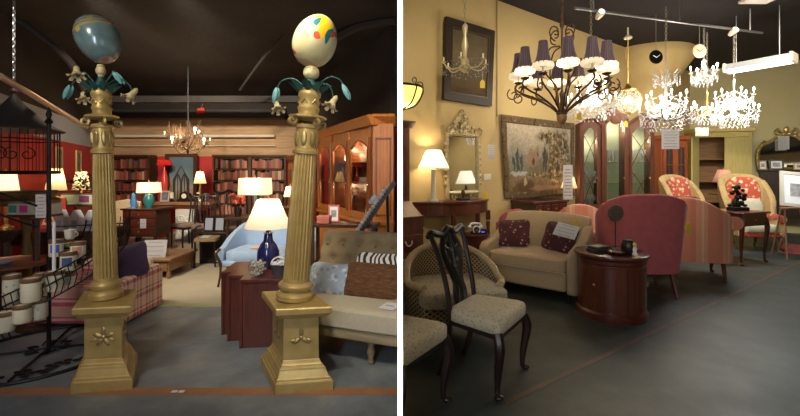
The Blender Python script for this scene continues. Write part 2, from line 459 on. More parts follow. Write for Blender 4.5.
# ================================================================== the two gilded columns
UX, UY = (math.cos(rad(8)), math.sin(rad(8))), (-math.sin(rad(30)), math.cos(rad(30)))
def K(x, y, z): return (x * UX[0] + y * UY[0], x * UX[1] + y * UY[1], z)
def stack(levels):
    return MB().loft([[K(-a, -b, z), K(a, -b, z), K(a, b, z), K(-a, b, z)] for a, b, z in levels])
def flower(m, root, end, parent_leaf, mid, bud):
    pass
def column(label, cx, cy, rs, lean, egg, arms, front):
    t = thing('ornamental_pillar', label, 'column', (cx, cy, 0), 0, 'pair of gilded columns')
    t['kind'] = 'thing'
    stack([(.188, .235, 0), (.188, .235, .068), (.176, .222, .071), (.175, .221, .088), (.168, .214, .092), (.152, .196, .132), (.150, .193, .146), (.138, .181, .149), (.137, .180, .162), (.128, .171, .166), (.121, .163, .19)]).build('plinth', M['gold'], t, smooth=False, bevel=.004)
    die = stack([(.118, .16, .188), (.116, .158, .48)]).build('die', M['gold'], t, smooth=False, bevel=.004)
    # raised rosettes on the faces
    for face in range(2):
        b = MB()
        def put(u, w, ru, rw, ang=0):
            n = 14
            if face == 0: c = K(u, -.161, 0); base = Vector((c[0], c[1], w)); du = Vector(K(1, 0, 0)); nn = Vector((UX[1], -UX[0], 0))
            else:
                s = front; c = K(.118 * s, u, 0); base = Vector((c[0], c[1], w)); du = Vector(K(0, 1, 0)); nn = Vector((UY[1], -UY[0], 0)) * s
            ca, sa = math.cos(ang), math.sin(ang)
            vs = []
            for i in range(n):
                a = 2 * PI * i / n; p, q = ru * math.cos(a), rw * math.sin(a)
                p, q = p * ca - q * sa, p * sa + q * ca
                vs.append(base + du * p + Vector((0, 0, q)))
            top = base + nn * .016
            b.add(vs + [top], [(i, (i + 1) % n, n) for i in range(n)])
        for k in range(5 if egg == 'teal' else 3):
            a = PI / 2 + 2 * PI * k / (5 if egg == 'teal' else 3)
            put(.036 * math.cos(a), .335 + .036 * math.sin(a) * 1.1, .032, .016, a)
        put(0, .335, .016, .016); put(-.055, .318, .022, .009, .3); put(.055, .318, .022, .009, -.3)
        if egg != 'teal': put(0, .385, .012, .03)
        b.build('rosette', M['gold_lt'], die)
    stack([(.119, .161, .472), (.150, .195, .478), (.172, .22, .505), (.182, .23, .512), (.182, .23, .548), (.176, .222, .556)]).build('cornice', M['gold'], t, smooth=False, bevel=.003)
    up = bpy.data.objects.new('shaft_axis', None)
    # the upper column leans a little
    Lm = Matrix.Translation((0, 0, .556)) @ Euler((0, rad(lean), 0)).to_matrix().to_4x4() @ Matrix.Scale(rs, 4, (1, 0, 0)) @ Matrix.Scale(rs, 4, (0, 1, 0))
    z0 = .556
    bpy.data.objects.remove(up)
    MB().lathe([(.105, 0), (.118, .012), (.118, .04), (.104, .055), (.092, .062), (.092, .075), (.106, .085), (.108, .105), (.094, .122), (.084, .128), (.083, .15)], 40, Lm).build('base_moulding', M['gold'], t)
    MB().lathe([(.082, .135), (.081, .3), (.077, .6), (.072, .9), (.069, 1.02)], 160, Lm, flute=.13).build('fluted_shaft', M['gold'], t, angle=60)
    MB().lathe([(.070, 1.02), (.080, 1.025), (.082, 1.045), (.071, 1.056), (.066, 1.06), (.066, 1.20), (.075, 1.205), (.078, 1.222), (.066, 1.232)], 32, Lm).build('neck_ring', M['gold'], t)
    b = MB()
    for k in range(8):                        # leaf relief round the neck
        a = 2 * PI * k / 8
        b.ell((.066 * math.cos(a), .066 * math.sin(a), 1.13), (.012 + .008 * abs(math.sin(a)), .012 + .008 * abs(math.cos(a)), .055), 8, 6, Lm)
    b.build('neck_leaves', M['gold_lt'], t)
    for k in range(4):                        # scrolls under the flange
        a = PI / 4 + PI / 2 * k
        R = Lm @ Matrix.Rotation(a, 4, 'Z')
        MB().tube(spiral(.112, 1.248, .034, .006, 100, 560, 26), .012, 8, M=R).build('volute', M['gold_lt'], t)
    fl = [(.09, 1.268), (.120, 1.278), (.122, 1.29), (.075, 1.302)]
    MB().lathe(fl, 8, Lm @ Matrix.Rotation(PI / 8, 4, 'Z')).build('flange', M['gold'], t, smooth=False)
    MB().lathe([(.064, 1.30), (.064, 1.33), (.070, 1.34), (.070, 1.352), (.063, 1.36), (.063, 1.42), (.070, 1.43), (.072, 1.455), (.065, 1.468), (.069, 1.478), (.062, 1.488)], 32, Lm).build('capital_drum', M['gold'], t)
    b = MB()
    for k in range(6):
        a = 2 * PI * k / 6 + .3
        b.tube([(.064 * math.cos(a - .3), .064 * math.sin(a - .3), 1.375), (.067 * math.cos(a), .067 * math.sin(a), 1.405), (.064 * math.cos(a + .3), .064 * math.sin(a + .3), 1.375)], .007, 6, M=Lm)
    b.build('drum_relief', M['gold_lt'], t)
    b = MB()
    for k in range(8):                        # dark leaf crown
        a = 2 * PI * k / 8; c, s = math.cos(a), math.sin(a)
        w = .034
        b.add([(.05 * c + w * s, .05 * s - w * c, 1.482), (.05 * c - w * s, .05 * s + w * c, 1.482), (.115 * c - w * .8 * s, .115 * s + w * .8 * c, 1.515), (.115 * c + w * .8 * s, .115 * s - w * .8 * c, 1.515), (.145 * c, .145 * s, 1.525), (.08 * c, .08 * s, 1.46)],
              [(0, 1, 2, 3), (3, 2, 4), (0, 5, 1), (0, 3, 4, 5), (1, 5, 4, 2)], Lm)
    b.lathe([(.05, 1.475), (.06, 1.50), (.03, 1.54), (.02, 1.57)], 12, Lm)
    b.build('leaf_crown', M['verdigris'], t)
    b = MB(); rb = .036 if egg == 'teal' else .052
    b.ell((0, 0, 1.612 if egg == 'teal' else 1.60), rb, 16, 12, Lm); b.lathe([(.02, 1.55), (.02, 1.6)], 10, Lm)
    b.lathe([(.02, 1.63), (.03, 1.645), (.022, 1.655)], 12, Lm)
    b.build('ball', M['petal'], t)
    # flower and leaf sprays
    for ax, pts, leaf_dir, flower_dz, fs in arms:
        pp = [Lm @ Vector((x / rs, ax / rs, z)) for x, z in pts]
        sp = MB().tube(bez(pp, 8), .0042, 6).build('spray_stem', M['verdigris'], t)
        e = pp[-1]
        if leaf_dir:
            ld = Vector((leaf_dir[0], 0, leaf_dir[1])); b = MB()
            for q in (-.012, .012):
                b.loft([[e + Vector((q * .3, 0, 0)) + ld * u + Vector((w2 * math.cos(a2), w2 * .7 * math.sin(a2) + q, 0)) for a2 in [2 * PI * i / 8 for i in range(8)]] for u, w2 in ((0, .004), (.25, .017), (.6, .02), (.85, .012), (1, .003))])
            b.build('leaf', M['teal_leaf'], sp)
        if fs:
            b = MB(); c = e + Vector((0, 0, flower_dz))
            tilt = Matrix.Translation(c) @ Euler((rad(-25), rad(25 if c.x > 0 else -25), 0)).to_matrix().to_4x4()
            b.lathe([(.006, .06 * fs), (.016 * fs, .045 * fs), (.018 * fs, .01 * fs), (.030 * fs, -.02 * fs), (.020 * fs, -.022 * fs), (.004, .0)], 12, tilt)
            for k in range(6):
                a = 2 * PI * k / 6; q = Vector((math.cos(a), math.sin(a), 0)); w2 = Vector((-math.sin(a), math.cos(a), 0)) * .013 * fs
                p0, p1, p2 = q * .022 * fs + Vector((0, 0, -.012 * fs)), q * .042 * fs + Vector((0, 0, -.034 * fs)), q * .056 * fs + Vector((0, 0, -.030 * fs))
                b.add([p0 - w2 * .7, p0 + w2 * .7, p1 + w2, p2, p1 - w2, p1 + Vector((0, 0, -.008))], [(0, 1, 2, 4), (4, 2, 3), (0, 4, 5), (1, 5, 2), (2, 5, 3), (3, 5, 4), (0, 5, 1)], tilt)
            b.build('flower', M['petal'], sp)
    # the egg
    if egg == 'teal':
        def band(n, co):
            s = n.sep(co)
            g = n.ramp(n.noise(9, 5, co), [(.3, (.10, .175, .20)), (.7, (.20, .30, .32))])
            c = g
            for z, w in ((.050, .016), (.078, .008), (.108, .010), (-.19, .04)):
                d = n.math('ABSOLUTE', n.math('SUBTRACT', s[2], z))
                f = n.ramp(n.math('DIVIDE', d, w), [(.45, (1,) * 3), (.55, (0,) * 3)])
                c = n.mix(f, c, (.50, .36, .10) if z > 0 else (.42, .26, .18))
            return c
        m = blobs_mat('teal_egg', band, [((-.03, -.14, .03), (.02, .05, .02), (.55, .42, .12)), ((.06, -.12, .085), (.02, .05, .02), (.45, .36, .14))], .24, soft=.2, metal=.15, coat_weight=.5)
        eg = MB().lathe([(.0015, -.185)] + [(.137 * math.sin(PI * i / 20) * (1 + .08 * -math.cos(PI * i / 20)), -.185 * math.cos(PI * i / 20)) for i in range(1, 20)] + [(.0015, .185)], 36)
        c = Lm @ Vector((0, 0, 1.838)); o = eg.build('egg', m, t, loc=c + Vector((-.012, 0, 0)), rot=(rad(-6), rad(-24), 0))
    else:
        def cream(n, co): return n.ramp(n.noise(7, 4, co), [(.3, (.52, .47, .24)), (.7, (.64, .60, .38))])
        Y, T, R = (.80, .50, .02), (.015, .16, .17), (.62, .10, .05)
        bl = [((.015, -.12, .080), (.095, .25, .088), Y), ((-.050, -.13, .050), (.088, .25, .090), cream), ((.000, -.13, .098), (.024, .25, .046), T), ((-.015, -.13, .040), (.045, .25, .03), cream), ((.040, -.13, .008), (.026, .25, .022), R), ((.104, -.1, .050), (.015, .25, .065), T),
              ((.122, -.08, .080), (.010, .25, .03), R), ((-.15, -.07, -.04), (.016, .1, .05), T), ((-.10, -.06, -.135), (.035, .1, .016), R), ((0, 0, -.20), (.15, .25, .04), (.50, .33, .2))]
        m = blobs_mat('cream_egg', cream, bl, .25, warp=.05, wscale=9, soft=.08)
        eg = MB().lathe([(.0015, -.19)] + [(.150 * math.sin(PI * i / 20) * (1 + .07 * math.cos(PI * i / 20)), -.19 * math.cos(PI * i / 20)) for i in range(1, 20)] + [(.0015, .19)], 36)
        c = Lm @ Vector((0, 0, 1.826)); o = eg.build('egg', m, t, loc=c + Vector((.012, 0, .0)), rot=(0, rad(22), 0))
    return t
s = .00708
cl = column('gilded fluted column carrying the teal metallic egg', -2.085, 2.84, .88, -1.4, 'teal',
       [(-.02, [(-.03, 1.52), (-.10, 1.60), (-.15, 1.57), (-.155, 1.595)], None, 0, 1.15), (.02, [(-.04, 1.5), (-.17, 1.56), (-.23, 1.52)], (-.04, -.10), 0, 0),
        (-.03, [(-.05, 1.47), (-.09, 1.45), (-.105, 1.42)], None, 0, .9), (-.02, [(.03, 1.5), (.09, 1.58), (.11, 1.60)], (.06, -.09), 0, 0), (-.02, [(.05, 1.5), (.14, 1.55), (.215, 1.50), (.225, 1.45)], None, -.02, 1.1)], 1)
cr = column('gilded fluted column carrying the cream painted egg', -.745, 2.83, 1.10, 4.2, 'cream',
       [(-.02, [(-.04, 1.5), (-.12, 1.545), (-.20, 1.52), (-.225, 1.475)], (-.02, -.11), -.135, 1.1), (-.03, [(.04, 1.5), (.13, 1.57), (.20, 1.565), (.235, 1.53)], (.045, -.11), 0, 0), (-.03, [(.05, 1.5), (.13, 1.52), (.165, 1.46), (.165, 1.42)], None, -.03, 1.2)], -1)

# ================================================================== wrought iron rack with its canisters, far left
rx, ry = -2.87, 3.27
t = thing('spiral_rack', 'black wrought iron spiral rack with a leafy ring foot holding canisters', 'rack', (rx, ry, 0))
MB().tube([(0, 0, 0), (0, 0, 1.86)], .016, 10).lathe([(.016, 1.84), (.03, 1.86), (.012, 1.89), (.022, 1.92), (.002, 1.98)], 10).build('post', M['iron'], t)
ringp = [(.56 * math.cos(2 * PI * i / 48), -.06 + .54 * math.sin(2 * PI * i / 48), .014) for i in range(48)]
foot = MB().tube(ringp, .013, 8, closed=True).build('foot_ring', M['iron'], t)
b = MB()
for k in range(4):
    a = rad(20 + 90 * k)
    b.tube([(0, 0, .014), (.52 * math.cos(a), -.05 + .5 * math.sin(a), .014)], .009, 6)
b.build('spokes', M['iron'], foot)
for k in range(16):
    a = rad(-150 + k * 17) if k < 12 else rad(60 + k * 20); r = .40 if k % 2 else .46
    q0 = (r * math.cos(a), -.05 + r * math.sin(a)); b = MB()
    for q in range(3): b.ell((q0[0] + .03 * math.cos(a + 2.1 * q), q0[1] + .03 * math.sin(a + 2.1 * q), .02), (.030, .022, .008), 8, 6)
    b.build('leaf_cluster', M['iron'], foot)
for k in range(6):
    a = rad(60 * k); b = MB()
    b.tube([(.08 * math.cos(a), .08 * math.sin(a), .02), (.14 * math.cos(a + .3), .14 * math.sin(a + .3), .03), (.10 * math.cos(a + .6), .10 * math.sin(a + .6), .02)], .007, 5)
    b.ell((.13 * math.cos(a), .13 * math.sin(a), .02), (.03, .03, .008), 8, 6); b.build('leaf_scroll', M['iron'], foot)
def hz(th): return .44 + .0047 * (th + 5) if th > -5 else .44 + .0047 * (th + 5)
def hp(th, r, dz=0): return (r * math.sin(rad(th)), -r * math.cos(rad(th)), hz(th) + dz)
for r, dz in ((.24, -.012), (.55, -.012), (.55, .06), (.55, -.12)):
    MB().tube([hp(th, r, dz) for th in range(-70, 130, 5)], .006, 6).build('helical_rail', M['iron'], t)
for th in range(-45, 130, 18):
    MB().tube([hp(th, .0, -.012), hp(th, .56, -.012)], .006, 6).build('tread_bar', M['iron'], t)
b = MB()
for th in range(-60, 125, 4):
    b.tube([hp(th, .55, -.12), hp(th + 2, .55, -.05), hp(th, .55, .06)], .0035, 4)
for r2 in (.28, .36, .42, .48):
    b.tube([hp(th, r2, -.014) for th in range(-70, 130, 6)], .004, 5)
b.build('wire_mesh', M['iron'], t)
# upper helical banister
MB().tube([(.5 * math.sin(rad(a)), -.5 * math.cos(rad(a)), 1.35 + .0042 * (-a)) for a in range(-80, 40, 6)], .008, 6).build('banister', M['iron'], t)
MB().tube([(.5 * math.sin(rad(a)), -.5 * math.cos(rad(a)), 1.20 + .0042 * (-a)) for a in range(-80, 40, 6)], .008, 6).build('banister', M['iron'], t)
floralw = floral('cream_floral_print', (.62, .60, .48), [(.30, .32, .26)], 26, .30)
def canister(name, label, x, y, w, h, Z, mat='cream_cer', lab=None, lid=True):
    """x,y the photo's foot of it; stands on the rack's treads at distance Z"""
    p = P(x, y, Z); r = w * Z / F / 2 / 1.10; hh = h * Z / F * .93
    t = thing(name, label, 'canister', p, 0, 'cream canisters on the iron rack')
    MB().lathe([(r * .94, 0), (r, .008), (r, hh - .012), (r * .96, hh)], 24).build('body', M[mat] if isinstance(mat, str) else mat, t)
    if lid: MB().lathe([(r * 1.0, hh - .022), (r * 1.05, hh - .018), (r * 1.05, hh + .003), (r * .9, hh + .008), (r * .86, hh - .002), (r * .5, hh - .004)], 24).build('lid_band', M['brown_band'], t)
    if lab:
        b = MB(); n = 6
        b.loft([[(r * 1.012 * math.sin(a), -r * 1.012 * math.cos(a), z) for a in [rad(-5 + 70 * i / n) for i in range(n + 1)]] for z in (hh * .25, hh * .75)], closed=False, cap=False)
        b.build('label', simple('label_' + label.split()[0], lab, .6), t)
    return t
CAN = [('tall cream canister with grey floral print at the far left', 12, 306, 16, 33, 2.83, floralw, None),
       ('plain cream canister standing right of the tall floral one', 31, 301, 18, 24, 2.80, 'cream_cer', None),
       ('narrow cream canister half hidden between the plain and taper ones', 40, 297, 12, 25, 3.0, 'cream_cer', None),
       ('cream canister carrying the slim white taper', 55, 290, 17, 20, 2.93, 'cream_cer', None),
       ('cream canister with a navy label above the taper canister', 68, 270, 15, 19, 3.02, 'cream_cer', (.05, .09, .24)),
       ('cream canister with a bright blue label near the post', 56, 256, 13, 17, 3.15, 'cream_cer', (.05, .13, .62)),
       ('cream canister with an orange label, next to the gilded column', 78, 258, 14, 17, 3.1, 'cream_cer', (.65, .30, .2)),
       ('cream canister with a green label between blue and orange ones', 67, 254, 12, 16, 3.3, 'cream_cer', (.3, .4, .12)),
       ('low cream canister in the front row beside the post', 38, 318, 17, 20, 2.85, floralw, None),
       ('low cream canister in the front row, second from left', 22, 322, 16, 18, 2.75, 'cream_cer', None),
       ('cream floral canister at the bottom left corner of rack', 5, 331, 17, 20, 2.72, floralw, None),
       ('cream canister with a blue tag below the navy one', 68, 287, 13, 15, 3.04, 'cream_cer', (.30, .42, .65))]
for lb, x, y, w, h, Z, m_, lab in CAN: canister('canister', lb, x, y, w, h, Z, m_, lab)
tp = tag(MB().lathe([(.012, 0), (.011, .2), (.010, .36), (.003, .37)], 12).build('taper_candle', simple('white_wax', (.80, .82, .88), .5), loc=P(54, 272, 2.93)), 'slim white taper standing in a cream canister on the rack', 'candle')
pot = thing('white_cup', 'small white cup standing on top of the labelled canisters', 'cup', P(70, 239, 3.2)); r = .034
MB().lathe([(.024, 0), (.034, .012), (.038, .06), (.042, .075), (.036, .073), (.030, .02)], 20).build('bowl', simple('cup_white', (.82, .80, .72), .3), pot)
MB().tube(arc(.045, .04, .018, -90, 90, 8), .005, 6).build('handle', M['cream_cer'], pot)
paper('hang_tag', 'pale printed price tag hanging on the black iron post', 'price tag', P(40.5, 218, 3.22), .082, .19, lines=6)

# bird cage
t = thing('bird_cage', 'black wire birdcage with a pagoda roof hanging from a chain', 'birdcage', P(14, 172, 3.75))
R = .33
MB().lathe([(R * 1.12, .385), (R * 1.15, .395), (R * .8, .46), (R * .5, .55), (R * .25, .63), (R * .10, .70), (.02, .74), (.035, .755), (.004, .80)], 28).build('pagoda_roof', simple('cage_roof', (.055, .045, .045), .6), t)
b = MB()
for k in range(36):
    a = 2 * PI * k / 36; b.tube([(R * math.cos(a), R * math.sin(a), 0), (R * math.cos(a), R * math.sin(a), .40)], .003, 5)
for z in (.0, .30, .395): b.tube([(R * math.cos(2 * PI * i / 40), R * math.sin(2 * PI * i / 40), z) for i in range(40)], .006, 6, closed=True)
b.build('cage_wires', M['iron'], t)
b = MB()
for k in range(4):
    Mx = Matrix.Rotation(rad(-40 + 30 * k), 4, 'Z') @ Matrix.Translation((0, -R - .01, 0))
    b.tube(spiral(-.05, .16, .06, .015, 90, 500, 24), .005, 5, M=Mx); b.tube(spiral(.05, .16, .06, .015, 90, -320, 24), .005, 5, M=Mx)
b.build('scrollwork', M['iron'], t)
MB().lathe([(R, -.02), (R * 1.03, 0), (R, .012)], 28).build('tray', M['iron'], t)
b = MB()
z0 = P(14, 172, 3.75).z + .79
for k in range(28):
    b.tube([(.010 * math.cos(a) if k % 2 else 0, 0 if k % 2 else .010 * math.cos(a), .025 * math.sin(a) + .79 + .037 * k) for a in [2 * PI * i / 8 for i in range(8)]], .0035, 5, closed=True)
b.build('chain', M['iron_grey'], t)

# ================================================================== clutter behind the rack
sb = thing('dark_sideboard', 'long dark wooden sideboard along the red left wall', 'sideboard', (-4.78, 5.87, 0), 25)
MB().box(-.30, .30, -.68, .68, .08, .80).build('body', M['walnut'], sb, smooth=False)
MB().box(-.33, .33, -.71, .71, .80, .84).build('worktop', M['walnut'], sb, bevel=.008)
for y in (-.65, .02):
    d = MB().box(.30, .315, y, y + .62, .12, .76).build('door', M['mahog_z'], sb, bevel=.006)
    MB().ell((.325, y + .5, .45), .014, 8, 6).build('knob', M['brass'], d)
dt = thing('display_table', 'dark display table behind the rack carrying gift boxes', 'table', (-3.92, 4.76, 0))
MB().box(-.55, .48, -.28, .28, .74, .78).build('top', M['walnut'], dt, bevel=.006)
for x in (-.50, .43):
    for y in (-.26, .26): MB().box(x - .03, x + .03, y - .03, y + .03, 0, .74).build('leg', M['walnut'], dt)
MB().box(-.49, .42, -.25, .25, .62, .74).build('apron', M['walnut'], dt)
st = thing('tiered_stand', 'dark two-tier wooden riser standing on the display table', 'stand', (-3.78, 4.86, .78))
MB().box(-.42, .22, -.12, .14, .26, .285).build('upper_tier', M['walnut'], st, bevel=.004)
for x in (-.40, .18): MB().box(x, x + .02, -.10, .12, 0, .26).build('upright', M['walnut'], st)
bxm = simple('gift_box_cream', (.55, .56, .42), .6)
def patch_box(label, loc, w, d, h, cols):
    t = thing('gift_box', label, 'box', loc, 0, 'gift boxes by the iron rack')
    MB().box(-w / 2, w / 2, -d / 2, d / 2, 0, h).build('carton', bxm, t, bevel=.003)
    b = MB().box(-w / 2 - .004, w / 2 + .004, -d / 2 - .004, d / 2 + .004, h - .012, h).build('lid', M['brown_band'], t)
    n = len(cols)
    for i, c in enumerate(cols):
        x = -w / 2 + w * (i + .5) / n
        MB().box(x - w * .3 / n, x + w * .3 / n, -d / 2 - .003, -d / 2, h * .18, h * .78).build('label', simple('patch_%d%d' % (int(c[0] * 99), int(c[2] * 99)), c, .5), t)
    return t
patch_box('cream gift box with green and plum panels on the riser', (-3.86, 4.85, 1.065), .38, .16, .13, [(.30, .42, .18), (.22, .06, .16)])
pb = thing('hat_box', 'cream band box with pink and turquoise panels beside the iron post', 'box', (-3.36, 3.72, 1.06))
MB().box(-.22, .16, -.07, .07, 0, .10).build('carton', bxm, pb, bevel=.003)
for x, c in ((-.18, (.05, .3, .25)), (-.08, (.65, .05, .25)), (.06, (.02, .33, .48))): MB().box(x - .03, x + .04, -.074, -.07, .02, .085).build('label', simple('band_%d' % int(c[0] * 100), c, .5), pb)
MB().box(-.225, .165, -.075, .075, -.02, 0).build('base_tray', M['walnut'], pb)
ps = thing('pedestal_stand', 'slim dark stand under the cream band box', 'stand', (-3.40, 3.74, 0))
MB().lathe([(.15, 0), (.15, .02), (.03, .05), (.022, .5), (.03, 1.0), (.10, 1.02), (.10, 1.038)], 16).build('stem', M['walnut'], ps)
for i, (x, lb) in enumerate(((-3.87, 'white gable-top soap carton, left one of three on the table'), (-3.70, 'white gable-top soap carton, middle one of three on the table'), (-3.53, 'white gable-top soap carton, nearest the gilded column'))):
    t = thing('gable_carton', lb, 'carton', (x, 4.58, .78), -6 + 5 * i, 'gable-top cartons')
    MB().prism([(-.055, 0), (.055, 0), (.055, .155), (.012, .235), (-.012, .235), (-.055, .155)], -.04, .04).build('body', simple('carton_white', (.72, .74, .80), .5), t, smooth=False, bevel=.002)
    MB().box(-.03, .03, -.043, -.04, .04, .12).build('label', simple('carton_label', (.38, .45, .66), .6), t)
pf = thing('potted_plant', 'bushy dark plant in a terracotta pot beside the left column', 'plant', (-4.70, 5.92, .84)); pf.scale = (1.2, 1.2, 1.2)
MB().lathe([(.07, 0), (.10, .15), (.11, .17), (.09, .165)], 18).build('pot', simple('terracotta', (.42, .13, .05), .6), pf)
b = MB(); rnd = random.Random(3)
for k in range(240):
    a, e, q = rnd.uniform(0, 2 * PI), rnd.uniform(-.4, 1.3), rnd.uniform(.05, .22)
    c = Vector((q * math.cos(a) * math.cos(e), q * math.sin(a) * math.cos(e), .33 + q * math.sin(e)))
    d = Vector((math.cos(a), math.sin(a), rnd.uniform(-.4, .8))).normalized() * .032; w = Vector((-math.sin(a), math.cos(a), .3)) * .012
    b.add([c - d, c + w, c + d, c - w], [(0, 1, 2, 3)])
b.build('foliage', simple('dark_leaf', (.03, .05, .025), .6, c2=(.10, .12, .07), scale=20), pf, smooth=False)
gt = thing('gilt_stand', 'antique gilt plant stand with a thick moulded top at far left', 'plant stand', (-3.78, 4.05, 0))
MB().lathe([(.24, 1.12), (.27, 1.14), (.27, 1.17), (.22, 1.19), (.25, 1.22), (.255, 1.25), (.24, 1.26)], 24).build('top', simple('old_gilt', (.12, .075, .03), .45, .4, c2=(.22, .14, .05), scale=14), gt)
MB().lathe([(.2, 0), (.2, .03), (.06, .08), (.035, .3), (.05, .6), (.03, .8), (.055, 1.0), (.12, 1.12)], 20).build('stem', simple('old_gilt_stem', (.16, .10, .035), .45, .4), gt)
tt = thing('tray_table', 'round copper tray table at the left edge behind the rack', 'table', (-3.56, 3.62, 0))
MB().lathe([(.30, .60), (.33, .615), (.335, .635), (.31, .625)], 28).build('tray', simple('copper_tray', (.42, .20, .12), .35, .6, c2=(.30, .13, .08), scale=6), tt)
for a in (40, 160, 280): MB().tube([(.2 * math.cos(rad(a)), .2 * math.sin(rad(a)), .61), (.24 * math.cos(rad(a)), .24 * math.sin(rad(a)), 0)], .015, 8).build('leg', M['walnut'], tt)
fw = thing('glass_dish', 'grey-blue glass dish lying on the copper tray', 'dish', (-3.50, 3.52, .632), 20)
MB().lathe([(.03, 0), (.07, .012), (.09, .03), (.086, .034), (.06, .018)], 20).build('bowl', simple('bluish_glass', (.30, .38, .55), .2), fw)

def table_lamp(label, loc, base, bm, shade, sm, power, name='table_lamp', group=None, seg=28, square=None, color=(1, .74, .42), pull=False):
    """base: lathe profile; shade: (r_bottom, r_top, z0, z1)"""
    t = thing(name, label, 'lamp', loc, 0, group)
    MB().lathe(base, 24).build('base', bm, t)
    r0, r1, z0, z1 = shade
    MB().tube([(0, 0, base[-1][1] - .01), (0, 0, z1 + .02)], .006, 8).build('stem', M['brass'], t)
    if square:
        sx, sy = square; b = MB()
        def ring(k, z): return [(-sx * k, -sy * k, z), (sx * k, -sy * k, z), (sx * k, sy * k, z), (-sx * k, sy * k, z)]
        b.loft([ring(1, z0), ring(r1 / r0, z1)], cap=False); b.build('shade', sm, t, smooth=False)
    else:
        mid = (r0 * .46 + r1 * .54, (z0 + z1) / 2)
        MB().lathe([(r0, z0), mid, (r1, z1)], seg, cap=False).build('shade', sm, t)
    MB().lathe([(.004, z1 - .003), (.012, z1 + .02), (.003, z1 + .045)], 10).build('finial', M['brass'], t)
    MB().ell((0, 0, (z0 + z1) / 2 - .02), (.025, .025, .04), 10, 8).build('bulb', M['bulb'], t)
    if power: point_light((0, 0, (z0 + z1) / 2 + .03), power, color, .035, t)
    return t
urn = [(.06, 0), (.06, .02), (.03, .04), (.05, .10), (.075, .18), (.05, .26), (.02, .30), (.015, .36)]
table_lamp('small lamp with a cream drum shade at the far left edge', (-4.22, 4.28, .84), [(.07, 0), (.07, .02), (.02, .05), (.02, .34)], M['brass'], (.12, .09, .36, .60), M['shade_cream'], 2.5)
stand2 = thing('lamp_stand', 'dark stand under the small far left lamp', 'stand', (-4.22, 4.28, 0))
MB().lathe([(.16, 0), (.16, .03), (.05, .06), (.04, .7), (.15, .80), (.16, .838)], 16).build('stem', M['walnut'], stand2)
table_lamp('cream shaded lamp on the dark sideboard nearest the iron post', (-4.66, 5.42, .84), urn, M['brass'], (.12, .07, .36, .66), M['shade_warm'], 4)
table_lamp('cream shaded lamp on the dark sideboard nearest the column', (-4.90, 6.15, .84), urn, M['brass'], (.12, .07, .34, .62), M['shade_warm'], 4)
rp = thing('red_screen', 'small red leaning panel with a pale figure and a red heart shape', 'picture', (-4.12, 4.70, .782), 12)
MB().box(-.17, .17, -.012, .012, 0, .36).build('panel', simple('panel_red', (.48, .05, .04), .6), rp)
b = MB(); b.prism([(-.07, .05), (.07, .05), (.04, .16), (.06, .22), (0, .31), (-.04, .24), (-.03, .16)], -.016, -.012); b.build('pale_figure', simple('pale_figure', (.72, .62, .45), .7), rp)
MB().prism([(0, .05), (.045, .09), (.03, .125), (0, .105), (-.03, .125), (-.045, .09)], -.02, -.016).build('heart', simple('heart_red', (.55, .05, .03), .6), rp)
for x0, z0, w, h, lb in ((.34, 1.45, .30, .40, 'gold framed picture hung low on the red left wall'), (.52, 1.42, .3, .42, 'gold framed picture hung on the red wall toward the bookcases')):
    p = wl(x0, .02); d = Vector((WX1 - WX0, WY1 - WY0)).normalized()
    t = thing('framed_picture', lb, 'picture', (p.x, p.y, z0), math.degrees(math.atan2(d.y, d.x)) + 180)
    b = MB(); b.box(-w / 2, w / 2, -.03, 0, 0, .04); b.box(-w / 2, w / 2, -.03, 0, h - .04, h); b.box(-w / 2, -w / 2 + .04, -.03, 0, .04, h - .04); b.box(w / 2 - .04, w / 2, -.03, 0, .04, h - .04)
    b.build('frame', M['gold'], t, smooth=False); MB().box(-w / 2 + .03, w / 2 - .03, -.012, -.006, .03, h - .03).build('print', simple('picture_dark', (.10, .08, .06), .6, c2=(.3, .26, .2), scale=9), t)

# plaid armchair and its pillow
plaid = stripes('plaid', [(0, (.80, .60, .46)), (.32, (.50, .11, .16)), (.5, (.80, .60, .46)), (.62, (.25, .12, .10)), (.70, (.80, .60, .46)), (.84, (.45, .14, .16))], .19, 'y', .9,
                ('z', [(0, (.82, .64, .50)), (.4, (.40, .08, .11)), (.62, (.82, .64, .50)), (.75, (.3, .16, .12)), (.84, (.82, .64, .50))], .17))
a = thing('plaid_armchair', 'low pink and cream plaid armchair behind the left column', 'armchair', (-3.02, 4.0, 0))
MB().box(-.36, .40, -.33, .33, .05, .30).build('seat_base', plaid, a, bevel=.02)
MB().cushion((0, -.02, .34), (.74, .6, .14)).build('seat_cushion', plaid, a)
for sx in (-1, 1):
    MB().prism([(-.33, .03), (.34, .03), (.34, .44), (.28, .47), (-.25, .44), (-.33, .41)], .40 * sx - .055, .40 * sx + .055, 'yz').build('arm', plaid, a, bevel=.03, bseg=3)
MB().prism([(.2, .2), (.33, .2), (.35, .52), (.27, .53)], -.36, .36, 'yz').build('backrest', plaid, a, bevel=.04, bseg=3)
for x in (-.38, .38):
    for y in (-.28, .28): MB().lathe([(.02, 0), (.028, .06)], 10, Matrix.Translation((x, y, 0))).build('leg', M['walnut'], a)
tag(MB().cushion((0, 0, 0), (.40, .38, .16), pinch=.85, e=.5).build('scatter_pillow', simple('purple_velvet', (.028, .012, .05), .85, sheen_weight=.5), loc=(-2.70, 3.95, .56), rot=(rad(62), rad(-14), rad(18))), 'dark purple velvet pillow leaning on the plaid armchair arm', 'pillow')

